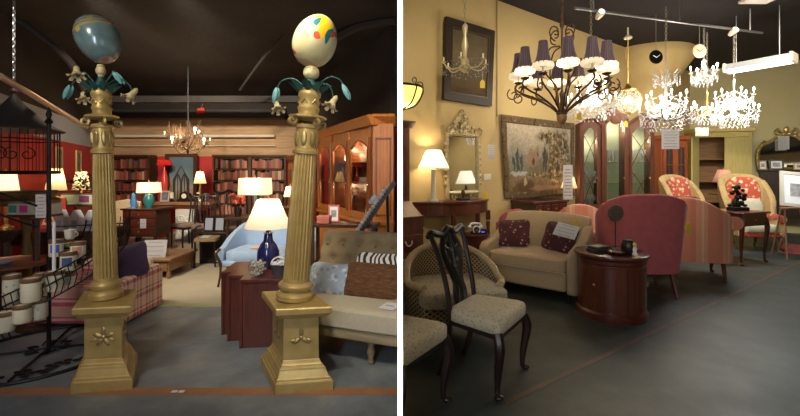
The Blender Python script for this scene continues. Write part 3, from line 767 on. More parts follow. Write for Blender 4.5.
# low table with the notice
a = thing('low_table', 'low brown wooden coffee table carrying the white notice', 'coffee table', (-3.42, 5.72, 0))
MB().box(-.33, .33, -.34, .4, .24, .28).build('top', M['oak'], a, bevel=.008)
MB().box(-.29, .29, -.30, .36, .10, .24).build('body', M['oak'], a, smooth=False)
d = MB().box(-.27, .27, -.315, -.30, .115, .225).build('drawer', M['oak'], a, bevel=.004); MB().ell((0, -.325, .17), .014, 8, 6).build('knob', M['brass'], d)
for x in (-.28, .28):
    for y in (-.29, .34): MB().lathe([(.022, 0), (.03, .05), (.024, .10)], 10, Matrix.Translation((x, y, 0))).build('leg', M['oak'], a)
paper('notice_board', 'white notice with dark lettering standing on the low coffee table', 'sign', (-3.36, 5.46, .282), .30, .24, yaw=4, tilt=-14, lines=4, ink='print')
for k, (lb, c, w, z, dx) in enumerate((('dark green book at the bottom of the coffee table pile', (.03, .06, .04), .30, .282, 0), ('brown book second up in the coffee table pile', (.14, .07, .03), .27, .317, .01), ('maroon book on top of the coffee table pile', (.16, .03, .03), .24, .352, -.02))):
    o = thing('stacked_book', lb, 'book', (-3.55 + dx, 5.75, z), 8 * k - 6, 'books piled on the coffee table')
    MB().box(-w / 2, w / 2, -.1, .1, 0, .035).build('cover', simple('cover_%d' % k, c, .5), o, bevel=.003)
    MB().box(-w / 2 + .006, w / 2 + .003, -.102, .094, .006, .029).build('pages', M['cream_cer'], o, smooth=False)

# ================================================================== back of the hall: bookcases with their books
bookc = [(.26, .055, .04), (.17, .055, .035), (.10, .04, .03), (.40, .15, .09), (.06, .04, .035), (.30, .09, .055), (.52, .36, .22), (.22, .11, .06)]
bmats = [simple('leather_%d' % i, c, .5) for i, c in enumerate(bookc)]
bproto = []
for i, m_ in enumerate(bmats):
    b = MB().box(-.5, .5, -.5, .5, 0, 1); me = b.build('leather_book', m_, smooth=False); bproto.append(me.data); bpy.data.objects.remove(me)
rb = random.Random(11)
def bookcase(label, x0, x1, y, rows, tone, names):
    w = x1 - x0
    t = thing('bookcase', label, 'bookcase', ((x0 + x1) / 2, y, 0)); top = 1.80; D = .30
    for sx in (-1, 1): MB().box(sx * w / 2 - .02, sx * w / 2 + .02, 0, D, 0, top).build('side_panel', M['walnut'], t, smooth=False)
    MB().box(-w / 2, w / 2, D - .015, D, 0, top).build('back_panel', M['black_wood'], t, smooth=False)
    MB().box(-w / 2 - .03, w / 2 + .03, -.02, D, top, top + .05).build('crown', M['walnut'], t, bevel=.01)
    MB().box(-w / 2, w / 2, .0, D, 0, .45).build('plinth', M['walnut'], t, smooth=False)
    pitch = (top - .47) / rows
    for r in range(rows + 1): MB().box(-w / 2 + .02, w / 2 - .02, .005, D - .015, .45 + r * pitch - (.02 if r else 0), .47 + r * pitch - (.02 if r else 0)).build('shelf', M['walnut'], t, smooth=False)
    for r in range(rows):
        x = -w / 2 + .03; zb = .47 + r * pitch
        while x < w / 2 - .08:
            bw = rb.uniform(.04, .075); bh = pitch * rb.uniform(.62, .86); i = rb.choices(range(8), (5, 4, 3, 3, 2, 4, 1.6, 3))[0]
            if rb.random() < .04: x += rb.uniform(.03, .1); continue
            o = bpy.data.objects.new('leather_book', bproto[i]); COL.objects.link(o)
            o.location = ((x0 + x1) / 2 + x + bw / 2, y + .12, zb); o.scale = (bw * .94, .18, bh)
            tag(o, 'leather-bound book upright on the %s of the %s' % (names[r], tone), 'book', 'books on the %s of the %s' % (names[r], tone))
            x += bw
bookcase('dark bookcase of leather books left of the wall painting', -6.72, -5.82, 9.25, 5, 'bookcase left of the wall painting', ['lowest shelf', 'second shelf up', 'middle shelf', 'fourth shelf up', 'top shelf'])
bookcase('dark bookcase of leather books right of the red tasselled lamp', -4.32, -3.50, 9.25, 5, 'bookcase beside the red tasselled lamp', ['lowest shelf', 'second shelf up', 'middle shelf', 'fourth shelf up', 'top shelf'])
bookcase('dark bookcase of leather books next to the corner cabinet', -3.46, -2.66, 9.25, 5, 'bookcase next to the corner cabinet', ['lowest shelf', 'second shelf up', 'middle shelf', 'fourth shelf up', 'top shelf'])

# painting with an arched window
pz = 9.52
def sky(n, co):
    s = n.sep(co); return n.ramp(n.math('ADD', n.math('MULTIPLY', s[2], 1.05), n.math('MULTIPLY', n.noise(5, 4, co), .25)), [(.1, (.07, .05, .035)), (.35, (.30, .22, .13)), (.5, (.40, .38, .30)), (.75, (.18, .27, .31)), (1, (.10, .16, .2))])
t = thing('wall_painting', 'tall dark framed painting of a pointed arch window and sky', 'painting', P(182, 203, pz))
W, HH = .76, 1.17
b = MB(); b.box(-W / 2, W / 2, -.05, 0, 0, .07); b.box(-W / 2, W / 2, -.05, 0, HH - .07, HH); b.box(-W / 2, -W / 2 + .09, -.05, 0, .07, HH - .07); b.box(W / 2 - .09, W / 2, -.05, 0, .07, HH - .07)
b.build('frame', M['walnut'], t, smooth=False)
MB().box(-W / 2 + .05, W / 2 - .05, -.02, -.01, .05, HH - .05).build('canvas', blobs_mat('canvas_paint', sky, [], .6), t, smooth=False)
b = MB()
for cx in (-.09, .07):
    b.tube([(cx - .07, -.025, .12), (cx - .07, -.025, .5), (cx - .04, -.025, .62), (cx, -.025, .70), (cx + .04, -.025, .62), (cx + .07, -.025, .5), (cx + .07, -.025, .12)], .018, 4)
    b.tube([(cx, -.025, .1), (cx, -.025, .68)], .010, 4)
b.tube([(-.19, -.025, .1), (-.19, -.025, .55), (-.01, -.025, .88), (.17, -.025, .55), (.17, -.025, .1)], .02, 4)
b.build('painted_arches', simple('arch_dark', (.06, .045, .035), .7), t)
# mantel table with candles and clock
t = thing('console_table', 'long reddish wooden console table below the arch painting', 'table', (-4.75, 8.85, 0))
MB().box(-.66, .62, -.2, .25, .73, .80).build('top', M['oak'], t, bevel=.012)
MB().box(-.60, .56, -.16, .2, .66, .73).build('apron', M['redwood'], t)
for x in (-.57, .53):
    for y in (-.13, .17): MB().lathe([(.03, 0), (.02, .1), (.03, .4), (.022, .6), (.035, .66)], 10, Matrix.Translation((x, y, 0))).build('leg', M['redwood'], t)
for x, lb in ((-.26, 'cream pillar candle left of the clock on the console'), (.32, 'cream pillar candle right of the clock on the console')):
    c = thing('pillar_candle', lb, 'candle', (-4.75 + x, 8.78, .80), 0, 'pillar candles on the console')
    MB().lathe([(.05, 0), (.055, .015), (.02, .03), (.02, .06), (.045, .075)], 12).build('holder', M['black_wood'], c)
    MB().lathe([(.036, .075), (.036, .2), (.01, .203)], 12).build('wax', simple('wax', (.85, .74, .55), .5), c)
c = thing('mantel_clock', 'dark mantel clock in the middle of the console table', 'clock', (-4.72, 8.8, .80))
MB().prism([(-.16, 0), (.16, 0), (.16, .05), (.11, .07), (.10, .17), (0, .23), (-.10, .17), (-.11, .07), (-.16, .05)], -.06, .06).build('case', M['black_wood'], c, bevel=.006)
MB().lathe([(.05, -.002), (.055, .006), (.045, .008)], 18, Matrix.Translation((0, -.06, .125)) @ Matrix.Rotation(PI / 2, 4, 'X')).build('dial', M['cream_cer'], c)
c = thing('carved_stone', 'pale carved stone relief standing below the console table', 'carving', (-4.55, 8.5, 0))
MB().box(-.20, .20, -.05, .05, 0, .66).build('slab', simple('pale_stone', (.50, .50, .47), .8), c, bevel=.01)
b = MB()
for cx, cz, sg in ((-.08, .46, 1), (.08, .46, -1), (-.08, .22, -1), (.08, .22, 1)): b.tube(spiral(cx, cz, .085, .02, 0, 420 * sg, 26, -.055), .018, 6)
b.build('scroll_relief', simple('pale_stone_relief', (.62, .62, .58), .8), c)
for x, w, h, lb, mt in ((-5.15, .2, .24, 'silver framed photograph on the left of the console', 'silver'), (-4.28, .16, .2, 'dark framed photograph on the right of the console', 'walnut')):
    c = thing('framed_photograph', lb, 'photo frame', (x, 8.75, .80), 0); c.rotation_euler = (rad(-10), 0, 0)
    b = MB(); b.box(-w / 2, w / 2, -.01, .01, 0, .03); b.box(-w / 2, w / 2, -.01, .01, h - .03, h); b.box(-w / 2, -w / 2 + .03, -.01, .01, .03, h - .03); b.box(w / 2 - .03, w / 2, -.01, .01, .03, h - .03)
    b.build('frame', M[mt], c, smooth=False); MB().box(-w / 2 + .02, w / 2 - .02, 0, .006, .02, h - .02).build('photograph', simple('photo_' + mt, (.3, .3, .32), .5, c2=(.05, .05, .06), scale=12), c)
red_sh = shade_mat('red_shade', (.60, .03, .025), .1)
table_lamp('tasselled lamp with a glowing amber shade right of the painting', (-4.40, 8.80, .80), [(.07, 0), (.07, .02), (.02, .06), (.03, .2), (.015, .42)], M['brass'], (.13, .07, .40, .66), M['shade_warm'], 6)
t = thing('floor_lamp', 'red floor lamp with a flat red shade beside the left bookcase', 'lamp', P(163, 229, 8.9).xyz * 1)
t.location = (-5.30, 9.0, 0)
MB().lathe([(.16, 0), (.16, .02), (.03, .05), (.02, .7), (.05, .9), (.075, 1.1), (.08, 1.25), (.05, 1.42), (.02, 1.5), (.015, 1.64)], 18).build('base', simple('red_enamel', (.62, .05, .04), .3), t)
MB().lathe([(.15, 1.60), (.13, 1.72)], 22, cap=False).build('shade', red_sh, t)
MB().ell((0, 0, 1.68), .03, 8, 6).build('bulb', M['bulb'], t); point_light((0, 0, 1.69), 2, (1, .5, .3), .03, t)

# antler style chandelier
t = thing('branch_chandelier', 'branching rustic chandelier with small amber bulbs, back of the hall', 'chandelier', P(188, 152, 7.0))
tw = simple('twig', (.12, .07, .035), .7); rk = random.Random(5)
MB().tube([(0, 0, .1), (0, 0, 3.3 - P(188, 152, 7).z)], .012, 6).build('stem', M['iron'], t)
for k in range(9):
    a = 2 * PI * k / 9; r = .28 + .08 * (k % 2); dz = .08 * (k % 3)
    arm = MB().tube(bez([(0, 0, .05), (.5 * r * math.cos(a), .5 * r * math.sin(a), -.02 + dz), (r * math.cos(a), r * math.sin(a), .14 + dz)], 8), [.018 - .0006 * i for i in range(17)], 6)
    for q in range(9):
        u = rk.uniform(.4, 1) * r; arm.tube([(u * math.cos(a), u * math.sin(a), .06 + dz), (u * math.cos(a + .6) * rk.uniform(.6, 1.35), u * math.sin(a + .6) * rk.uniform(.6, 1.35), .2 + dz + rk.uniform(-.05, .24))], [.009, .003], 5)
    ar = arm.build('arm', tw, t)
    MB().lathe([(.012, 0), (.012, .06)], 8, Matrix.Translation((r * math.cos(a), r * math.sin(a), .13 + dz))).build('candle', M['cream_cer'], ar)
    if k % 2 == 0: MB().ell((r * math.cos(a), r * math.sin(a), .22 + dz), (.022, .022, .035), 8, 6).build('bulb', M['bulb'], ar)
point_light((0, -.1, .28), 22, (1, .68, .36), .12, t)

# seating and tables of the middle distance
a = thing('patterned_chair', 'cream patterned chair back seen beside the left column', 'chair', (-4.93, 7.0, 0))
crm = floral('cream_pattern', (.62, .50, .33), [(.35, .24, .12)], 22, .22)
MB().prism([(-.24, .48), (.24, .48), (.25, .92), (0, .96), (-.25, .92)], .2, .26).build('backrest', crm, a, bevel=.02)
MB().cushion((0, 0, .45), (.5, .46, .12)).build('seat', crm, a)
for x in (-.2, .2):
    for y in (-.18, .2): MB().box(x - .02, x + .02, y - .02, y + .02, 0, .42).build('leg', M['walnut'], a)
a = thing('writing_desk', 'small dark writing desk under the teal jar lamp', 'desk', (-4.42, 7.0, 0))
MB().box(-.28, .28, -.22, .22, .35, .80).build('body', M['walnut'], a, smooth=False)
MB().box(-.31, .31, -.25, .25, .80, .83).build('top', M['walnut'], a, bevel=.006)
for z in (.38, .53, .67):
    d = MB().box(-.26, .26, -.235, -.22, z, z + .12).build('drawer', M['mahog'], a, bevel=.004); MB().ell((0, -.245, z + .06), .013, 8, 6).build('knob', M['brass'], d)
for x in (-.25, .25):
    for y in (-.19, .19): MB().box(x - .02, x + .02, y - .02, y + .02, 0, .35).build('leg', M['walnut'], a)
table_lamp('teal jar lamp with a square white shade on the dark desk', (-4.36, 6.95, .83), [(.05, 0), (.055, .015), (.085, .1), (.088, .16), (.06, .22), (.03, .24)], simple('teal_glaze', (.03, .16, .17), .2), (.15, .14, .26, .44), M['shade_cream'], 4, square=(.15, .12))
tag(MB().lathe([(.05, 0), (.04, .03), (.055, .1), (.03, .18), (.035, .22), (.005, .27)], 14).build('blue_figurine', simple('blue_glaze', (.06, .20, .45), .25), loc=(-4.60, 6.9, .83)), 'bright blue pottery figurine left of the teal jar lamp', 'figurine')
paper('blue_tag', 'pale blue price tag hanging on the front of the dark desk', 'price tag', (-4.33, 6.74, .50), .1, .16, lines=3)
def side_chair(label, loc, yaw, mt, seat_m, h=1.1, group='dark dining chairs in the hall'):
    t = thing('dining_chair', label, 'chair', loc, yaw, group)
    MB().cushion((0, 0, .47), (.46, .44, .08)).build('seat', seat_m, t)
    MB().box(-.22, .22, -.21, .21, .39, .45).build('seat_rail', mt, t, bevel=.006)
    for x in (-.2, .2):
        MB().tube([(x, -.19, .43), (x, -.2, .2), (x * 1.02, -.2, 0)], [.024, .02, .016], 8).build('leg', mt, t)
        MB().tube(bez([(x, .2, .0), (x, .19, .42), (x * .97, .22, .75), (x * 1.08, .27, h)], 6), .017, 8).build('back_post', mt, t)
    MB().tube(bez([(-.25, .27, h - .01), (-.12, .27, h - .02), (0, .265, h + .03), (.12, .27, h - .02), (.25, .27, h - .01)], 5), .022, 8).build('crest_rail', mt, t)
    b = MB()
    for x in (-.09, -.03, .03, .09): b.tube(bez([(x * .7, .2, .47), (x * 1.2, .225, .75), (x * .6, .26, h - .02)], 5), .011, 6)
    b.build('splat', mt, t)
    return t
darkseat = fabric('brown_seat', (.18, .12, .08))
c1 = side_chair('dark wooden chair nearest the red tasselled lamp, facing right', (-2.78, 6.88, 0), 60, M['black_wood'], darkseat)
dup(c1, (-2.28, 7.12, 0), 120, 'dark wooden chair standing behind the blue settee')
dup(c1, (-3.72, 7.6, 0), 20, 'dark wooden chair in front of the console table', scale=(.9, .9, .9))
dup(c1, (-4.20, 7.85, 0), -30, 'dark wooden chair between the desk and the console', scale=(.9, .9, .88))
a = thing('side_stool', 'small dark stool chair with a yellow tag in front of the settee', 'chair', (-2.98, 6.2, 0), 10)
MB().cushion((0, 0, .42), (.34, .34, .07)).build('seat', fabric('stool_seat', (.35, .25, .12)), a)
for x in (-.14, .14):
    for y in (-.14, .14): MB().tube([(x, y, .4), (x * 1.05, y * 1.05, 0)], .015, 8).build('leg', M['black_wood'], a)
MB().tube(bez([(-.15, -.15, .42), (-.17, .0, .58), (-.15, .15, .60)], 6), .015, 8).build('arm', M['black_wood'], a)
paper('yellow_card', 'yellow card lying on the small dark stool', 'price tag', (-2.97, 6.05, .459), .12, .14, tilt=-84, lines=2)
for k, (x, lb) in enumerate(((-3.04, 'left one of two blue-grey framed prints leaning behind the stool'), (-2.87, 'right one of two blue-grey framed prints leaning behind the stool'))):
    c = thing('framed_print', lb, 'picture', (x, 6.36, .50), 0, 'framed prints behind the stool'); c.rotation_euler = (rad(-8), 0, 0)
    MB().box(-.08, .08, -.01, .01, 0, .24).build('frame', M['black_wood'], c); MB().box(-.06, .06, -.014, -.01, .025, .215).build('sheet', simple('print_blue', (.42, .48, .58), .6), c)
a = thing('print_chest', 'dark low chest under the two leaning prints', 'chest', (-2.95, 6.45, 0)); MB().box(-.22, .22, -.13, .13, 0, .47).build('body', M['black_wood'], a, bevel=.005); MB().box(-.24, .24, -.15, .15, .47, .50).build('lid', M['walnut'], a, bevel=.004)
# blue settee
bl = fabric('blue_damask', (.30, .44, .66), (.36, .50, .70), scale=10)
a = thing('blue_settee', 'pale blue upholstered settee with dark carved arms', 'settee', (-1.72, 5.35, 0), -4)
pth = [(-.56, -.28), (-.58, 0), (-.52, .20), (-.40, .30), (0, .34), (.40, .30), (.52, .20), (.58, 0), (.56, -.28)]
pth = [(q.x, q.y) for q in bez([(x, y, 0) for x, y in pth], 4)]
zt = [.48 + .26 * max(0, min(1, (y + .2) / .45)) ** 1.2 for x, y in pth]
MB().shell(pth, .09, .30, zt).build('backrest', bl, a)
MB().cushion((0, -.03, .37), (1.02, .58, .16)).build('seat', bl, a)
MB().box(-.54, .54, -.33, .28, .25, .32).build('seat_rail', bl, a, bevel=.02)
for x in (-.53, .53):
    MB().tube(bez([(x * 1.02, -.33, .47), (x * 1.06, -.38, .42), (x, -.34, .30), (x, -.33, .15), (x * 1.03, -.36, 0)], 5), [.02] * 12 + [.014] * 9, 8).build('leg', M['walnut'], a)
    MB().tube([(x, .25, .28), (x, .28, 0)], .018, 8).build('leg', M['walnut'], a)
tag(MB().cushion((0, 0, 0), (.24, .17, .02), e=.5).build('folded_paper', simple('peach_paper', (.72, .48, .38), .8), loc=(-1.83, 5.25, .465)), 'peach folded sheet lying on the blue settee seat', 'paper')

# lamp table behind the settee with the rectangular lamp
a = thing('lamp_table', 'dark round-legged table behind the blue settee', 'table', (-2.15, 6.1, 0))
MB().box(-.45, .5, -.22, .22, .74, .78).build('top', M['walnut'], a, bevel=.006)
for x in (-.4, .45):
    for y in (-.18, .18): MB().lathe([(.018, 0), (.025, .4), (.02, .74)], 8, Matrix.Translation((x, y, 0))).build('leg', M['walnut'], a)
table_lamp('lamp with a wide rectangular white shade behind the settee', (-2.17, 6.0, .78), [(.09, 0), (.09, .02), (.02, .04), (.02, .32)], M['silver'], (.22, .21, .33, .58), M['shade_cream'], 9, square=(.215, .13))
t = thing('flower_vase', 'vase of orange-red flowers behind the dark chairs', 'flowers', (-2.45, 6.05, .78)); MB().lathe([(.04, 0), (.06, .08), (.03, .16), (.035, .18)], 14).build('vase', M['black_wood'], t)
b = MB()
for k in range(26):
    a_, q = rk.uniform(0, 2 * PI), rk.uniform(0, .13); b.ell((q * math.cos(a_), q * math.sin(a_), .24 + rk.uniform(-.05, .1)), .028, 6, 5)
b.build('blossoms', simple('orange_bloom', (.62, .14, .05), .7, c2=(.5, .06, .03)), t)

# nest of tables
a0 = (('front and largest of the three nested mahogany tables', -1.10, 3.30, .44, .60, .567), ('middle one of the three nested mahogany tables', -1.34, 3.43, .28, .50, .565), ('rearmost and leftmost of the three nested mahogany tables', -1.49, 3.56, .20, .42, .56))
for lb, x, y, w, d, h in a0:
    t = thing('nesting_table', lb, 'table', (x, y, 0), 6, 'nest of mahogany tables')
    MB().box(-w / 2, w / 2, 0, d, h - .03, h).build('top', M['mahog_z'], t, bevel=.004)
    for sx in (-1, 1): MB().box(sx * (w / 2 - .012) - .012, sx * (w / 2 - .012) + .012, .004, d - .004, 0, h - .03).build('side_panel', M['mahog_z'], t, bevel=.003)
    MB().box(-w / 2 + .024, w / 2 - .024, .012, .03, .0, h - .03).build('front_panel', M['mahog_z'], t, bevel=.003)
t = thing('glass_jar', 'round glass jar of silvery trinkets on the nested tables', 'jar', P(258, 278, 3.40)); t.location.z = .567
R = .075
MB().lathe([(R * .6, .003), (R * .95, .03), (R * 1.05, .075), (R * .95, .12), (R * .8, .14), (R * .84, .15)], 24, cap=False).build('glass', glass_mat('jar_glass', (.95, .97, .95)), t)
b = MB()
for k in range(70):
    a_, q, zz = rk.uniform(0, 2 * PI), R * .82 * math.sqrt(rk.random()), rk.uniform(.018, .125)
    b.ell((q * math.cos(a_), q * math.sin(a_), zz), (.013, .011, .010), 6, 5)
tag(b.build('trinkets', simple('trinket', (.72, .70, .62), .35, .1, c2=(.38, .36, .3), scale=50), t), kind='stuff')
t = thing('grey_pail', 'grey pail with a loop handle filled with white sachets', 'pail', P(279, 280, 3.42)); t.location.z = .567
MB().lathe([(.055, 0), (.066, .09), (.07, .095), (.062, .092), (.05, .02)], 24).build('bucket', simple('zinc', (.10, .11, .12), .5, .5), t)
MB().tube(arc(0, .09, .066, 0, 180, 14), .007, 6).build('handle', M['cream_cer'], t)
b = MB()
for k in range(26):
    a_, q = rk.uniform(0, 2 * PI), .05 * math.sqrt(rk.random()); b.ell((q * math.cos(a_), q * math.sin(a_), .09 + rk.uniform(0, .028)), (.017, .014, .012), 7, 5)
tag(b.build('sachets', simple('sachet', (.68, .70, .80), .6), t), kind='stuff')
navy = simple('navy_glaze', (.012, .016, .10), .12, coat_weight=.6)
lp = table_lamp('navy glass lamp with a broad cream shade in front of settee', (0, 0, 0), [(.085, 0), (.095, .015), (.102, .08), (.098, .15), (.072, .21), (.044, .25), (.036, .31), (.05, .315), (.022, .33), (.015, .40)], navy, (.215, .10, .37, .63), M['shade_cream'], 5)
lp.location = (-1.225, 3.72, .567)

# tufted sofa and its cushions
beige = fabric('beige_linen', (.62, .56, .42), (.56, .50, .37), scale=30)
olive = fabric('olive_beige', (.20, .155, .09), (.17, .13, .075), scale=20)
frm = wood('pale_frame', (.30, .24, .13), (.42, .34, .2), .5)
SX0 = -.54
so = thing('tufted_sofa', 'tan button-tufted sofa with a pale seat beside the right column', 'sofa', (-.36, 3.42, 0), -20)
MB().box(SX0 + .02, .66, -.40, .34, .185, .27).build('seat_frame', frm, so, bevel=.015)
MB().cushion((.09, -.03, .345), (1.18, .80, .17), e=.28).build('seat_cushion', beige, so)
Bk = []
for i in range(41):
    for j in range(13): pass
def tuft(u, v):
    x = SX0 + 1.2 * u; z = .30 + .56 * v
    d = 0
    for r in range(3):
        for c in range(-1, 9):
            bx = SX0 + .17 * c + .05 + (.085 if r % 2 else 0); bz = .48 + .14 * r
            q = (x - bx) ** 2 + (z - bz) ** 2; d += .042 * math.exp(-q / .0020)
    return (x, .26 + .10 * v + d - .05 * math.sin(PI * min(1, v * 1.02)), z)
bb = MB().grid(tuft, 88, 40); bb.prism([(.33, .28), (.44, .28), (.50, .83), (.46, .875), (.37, .865)], SX0, .70, 'yz')
bo = bb.build('backrest', olive, so, angle=60)
for r in range(3):
    for c in range(0, 7):
        x = SX0 + .17 * c + .05 + (.085 if r % 2 else 0); z = .48 + .14 * r
        if x < .3: MB().ell((x, .225 + .10 * (z - .3) / .56 + .02, z), (.013, .012, .013), 8, 6).build('tufting_button', olive, bo)
MB().shell([(SX0, .35), (SX0 - .02, .1), (SX0 - .01, -.30)], .07, .25, [.62, .50, .44]).build('arm', olive, so)
for x in (SX0 + .08, .27):
    for y in (-.33, .28): MB().lathe([(.016, 0), (.026, .02), (.018, .05), (.034, .09), (.022, .14), (.036, .185)], 14, Matrix.Translation((x, y, 0))).build('leg', wood('leg_oak_%d' % (x > 0), (.22, .15, .08), (.3, .22, .12)), so)
CLIPS.append((so, -.0105, -1))
bluef = floral('blue_grey_fur', (.36, .44, .55), [(.62, .68, .74), (.24, .30, .38)], 13, .36)
bp = thing('throw_pillow', 'blue-grey mottled pillow with fringe on the tan sofa', 'pillow', (-.60, 3.44, .525), -14); bp.rotation_euler = (rad(58), rad(2), rad(-14))
MB().cushion((0, 0, 0), (.42, .31, .13), pinch=.8, e=.5).build('cover', bluef, bp)
b = MB()
for k in range(60):
    s_ = k / 60 * 2 * PI; x, y = .2 * math.copysign(abs(math.cos(s_)) ** .45, math.cos(s_)), .135 * math.copysign(abs(math.sin(s_)) ** .45, math.sin(s_)); b.tube([(x, y, 0), (x * 1.09, y * 1.12, .0)], [.008, .003], 4)
tag(b.build('fringe', simple('fringe_grey', (.22, .27, .36), .9), bp), kind='stuff')
def fur(n, co): return n.ramp(n.noise(5, 8, n.map((3, 14, 3)), .7), [(.3, (.055, .022, .008)), (.55, (.15, .068, .026)), (.8, (.30, .16, .075))])
bf = thing('fur_pillow', 'long brown fur pillow on the tan sofa', 'pillow', (-.24, 3.34, .535), -20); bf.rotation_euler = (rad(60), 0, rad(-18))
MB().cushion((0, 0, 0), (.52, .33, .15), pinch=.6, e=.5).build('cover', blobs_mat('brown_fur', fur, [], .9, bump=.6), bf)
CLIPS.append((bf, -.0105, -1))
zeb = stripes('zebra', [(0, (.75, .74, .70)), (.5, (.03, .03, .03))], .05, 'x')
zb_n = N('zebra_print'); zn = zb_n.noise(3, 2, zb_n.map((1, 1, 1)))
wv = zb_n.math('FRACT', zb_n.math('ADD', zb_n.math('MULTIPLY', zb_n.sep()[0], 22), zb_n.math('MULTIPLY', zn, 5)))
zebm = zb_n.set(zb_n.ramp(wv, [(0, (.74, .73, .70)), (.52, (.03, .03, .035))], 'CONSTANT'), .9)
zp = thing('zebra_pillow', 'zebra striped pillow behind the brown fur pillow', 'pillow', (-.20, 3.52, .575), -16); zp.rotation_euler = (rad(66), 0, rad(-20))
MB().cushion((0, 0, 0), (.46, .34, .12), pinch=.8, e=.5).build('cover', zebm, zp)
CLIPS.append((zp, -.0105, -1))
def flat_card(name, label, loc, w, d, yaw, m_, tilt=0):
    t = thing(name, label, 'price tag', loc, yaw); t.rotation_euler = (rad(tilt), 0, rad(yaw))
    MB().box(-w / 2, w / 2, -d / 2, d / 2, 0, .003).build('card', m_, t, smooth=False)
    MB().box(-w * .3, w * .3, -d * .05, d * .05, .003, .0038).build('printing', M['print'], t, smooth=False); return t
flat_card('yellow_tag', 'yellow price tag lying on the tan sofa seat', (-.69, 3.20, .437), .08, .09, 20, simple('tag_yellow', (.85, .62, .05), .6))
flat_card('red_tag', 'red price tag lying on the tan sofa seat', (-.76, 3.24, .437), .06, .08, -20, simple('tag_red', (.70, .06, .04), .6))
t = flat_card('white_sheet', 'white paper sheet on the sofa seat at the partition', (-.075, 3.02, .437), .12, .15, -25, M['paper'])
CLIPS.append((t, -.0105, -1))

# cherry display cabinet, built along the right wall, with its contents
dv = Vector((-.47, .883)); nv = Vector((.883, .47))     # along the wall, into the wall
C0 = Vector((-.33, 4.55))
cab = thing('display_cabinet', 'tall glowing cherry display cabinet with arched glass doors', 'cabinet', (C0.x, C0.y, 0), 0)
ang = math.degrees(math.atan2(dv.y, dv.x))
cab.rotation_euler = (0, 0, rad(ang + 180))             # local -x runs along the wall away from us, local +y = into the room?
# local frame: X towards the viewer along the wall, Y into the wall
def cb(): return MB()
L = 2.12; Dp = .30; top = 1.98
MB().box(-L, 0, .02, Dp, 0, .82).build('base_cupboard', M['cherry'], cab, bevel=.006)
MB().box(-L - .02, .02, -.02, Dp, .82, .87).build('ledge', M['cherry'], cab, bevel=.01)
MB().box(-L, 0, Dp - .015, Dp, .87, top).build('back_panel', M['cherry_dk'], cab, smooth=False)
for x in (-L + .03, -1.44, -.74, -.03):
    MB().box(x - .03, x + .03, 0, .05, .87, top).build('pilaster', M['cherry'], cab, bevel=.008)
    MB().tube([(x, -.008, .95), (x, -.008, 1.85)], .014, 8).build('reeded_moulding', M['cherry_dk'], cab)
MB().box(-L, 0, .02, Dp, top - .10, top).build('frieze', M['cherry'], cab, smooth=False)
b = MB(); b.prism([(-.02, top), (-.07, top + .10), (-.05, top + .12), (Dp, top + .12), (Dp, top)], -L - .05, .05, 'yz'); b.build('cornice_moulding', M['cherry'], cab, bevel=.008)
for xa, xb in ((-.71, -.06), (-1.41, -.77), (-L + .06, -1.47)):
    d = MB(); w = xb - xa
    # arched door frame
    outer = [(xa, .89), (xb, .89), (xb, top - .1), (xa, top - .1)]
    for s0, s1 in ((xa, xa + .045), (xb - .045, xb)): d.box(s0, s1, .005, .03, .89, top - .1)
    d.box(xa + .055, xb - .055, .005, .03, .89, .96)
    inner = [(xa + .045 + (w - .09) * i / 12, 1.74 + .09 * math.sin(PI * i / 12) ** 1.0) for i in range(13)]
    for i in range(12):
        (u0, w0), (u1, w1) = inner[i], inner[i + 1]
        d.prism([(u0, w0), (u1, w1), (u1, top - .1), (u0, top - .1)], .005, .03)
    dd = d.build('door', M['cherry'], cab, angle=30)
    MB().box(xa + .05, xb - .05, .014, .018, .95, 1.80).build('pane', glass_mat('cabinet_glass', (.97, .95, .92)), dd, smooth=False)
    MB().tube([(u, .002, w_) for u, w_ in [(xa + .06, .97)] + inner + [(xb - .06, .97)]], .009, 6).build('arch_bead', M['cherry_dk'], dd)
    MB().ell((xb - .03, -.005, 1.3), .013, 8, 6).build('knob', M['brass'], dd)
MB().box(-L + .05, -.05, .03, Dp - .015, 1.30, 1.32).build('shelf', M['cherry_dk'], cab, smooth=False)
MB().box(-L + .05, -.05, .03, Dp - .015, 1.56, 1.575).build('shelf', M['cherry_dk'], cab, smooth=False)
MB().box(-.012, .012, .0, .02, .87, top).build('corner_bead', M['cherry_dk'], cab)
for xa, xb in ((-.67, -.09), (-1.37, -.77), (-2.03, -1.47)):
    d = MB().box(xa, xb, .0, .02, .1, .78).build('cupboard_door', M['cherry'], cab, bevel=.01); MB().box(xa + .08, xb - .08, -.008, 0, .18, .70).build('raised_panel', M['cherry'], d, bevel=.008)
# the return panel facing the viewer, up to the partition
e0 = Vector((C0.x, C0.y))
ret = thing('cabinet_return', 'plain cherry end panel of tall cabinet beside the partition', 'cabinet', (C0.x + .02, C0.y - .005, 0), 0)
MB().box(0, .235, 0, .05, 0, top + .02).build('panel', M['cherry'], ret, smooth=False)
b = MB(); b.box(.03, .05, -.012, 0, .95, 1.84); b.box(.19, .21, -.012, 0, .95, 1.84); b.box(.03, .21, -.012, 0, 1.82, 1.84); b.box(.03, .21, -.012, 0, .95, .97); b.build('panel_moulding', M['cherry_dk'], ret, smooth=False)
b = MB(); b.prism([(.05, top + .02), (-.05, top + .10), (-.03, top + .13), (.05, top + .13)], -.0, .25, 'yz'); b.build('cornice_moulding', M['cherry'], ret, bevel=.006)
MB().box(0, .24, -.03, .05, .84, .89).build('ledge', M['cherry'], ret, bevel=.006)
def cabp(u, v, z):            # local cabinet -> world
    a = rad(ang + 180); return Vector((C0.x + u * math.cos(a) - v * math.sin(a), C0.y + u * math.sin(a) + v * math.cos(a), z))
cyaw = ang + 180
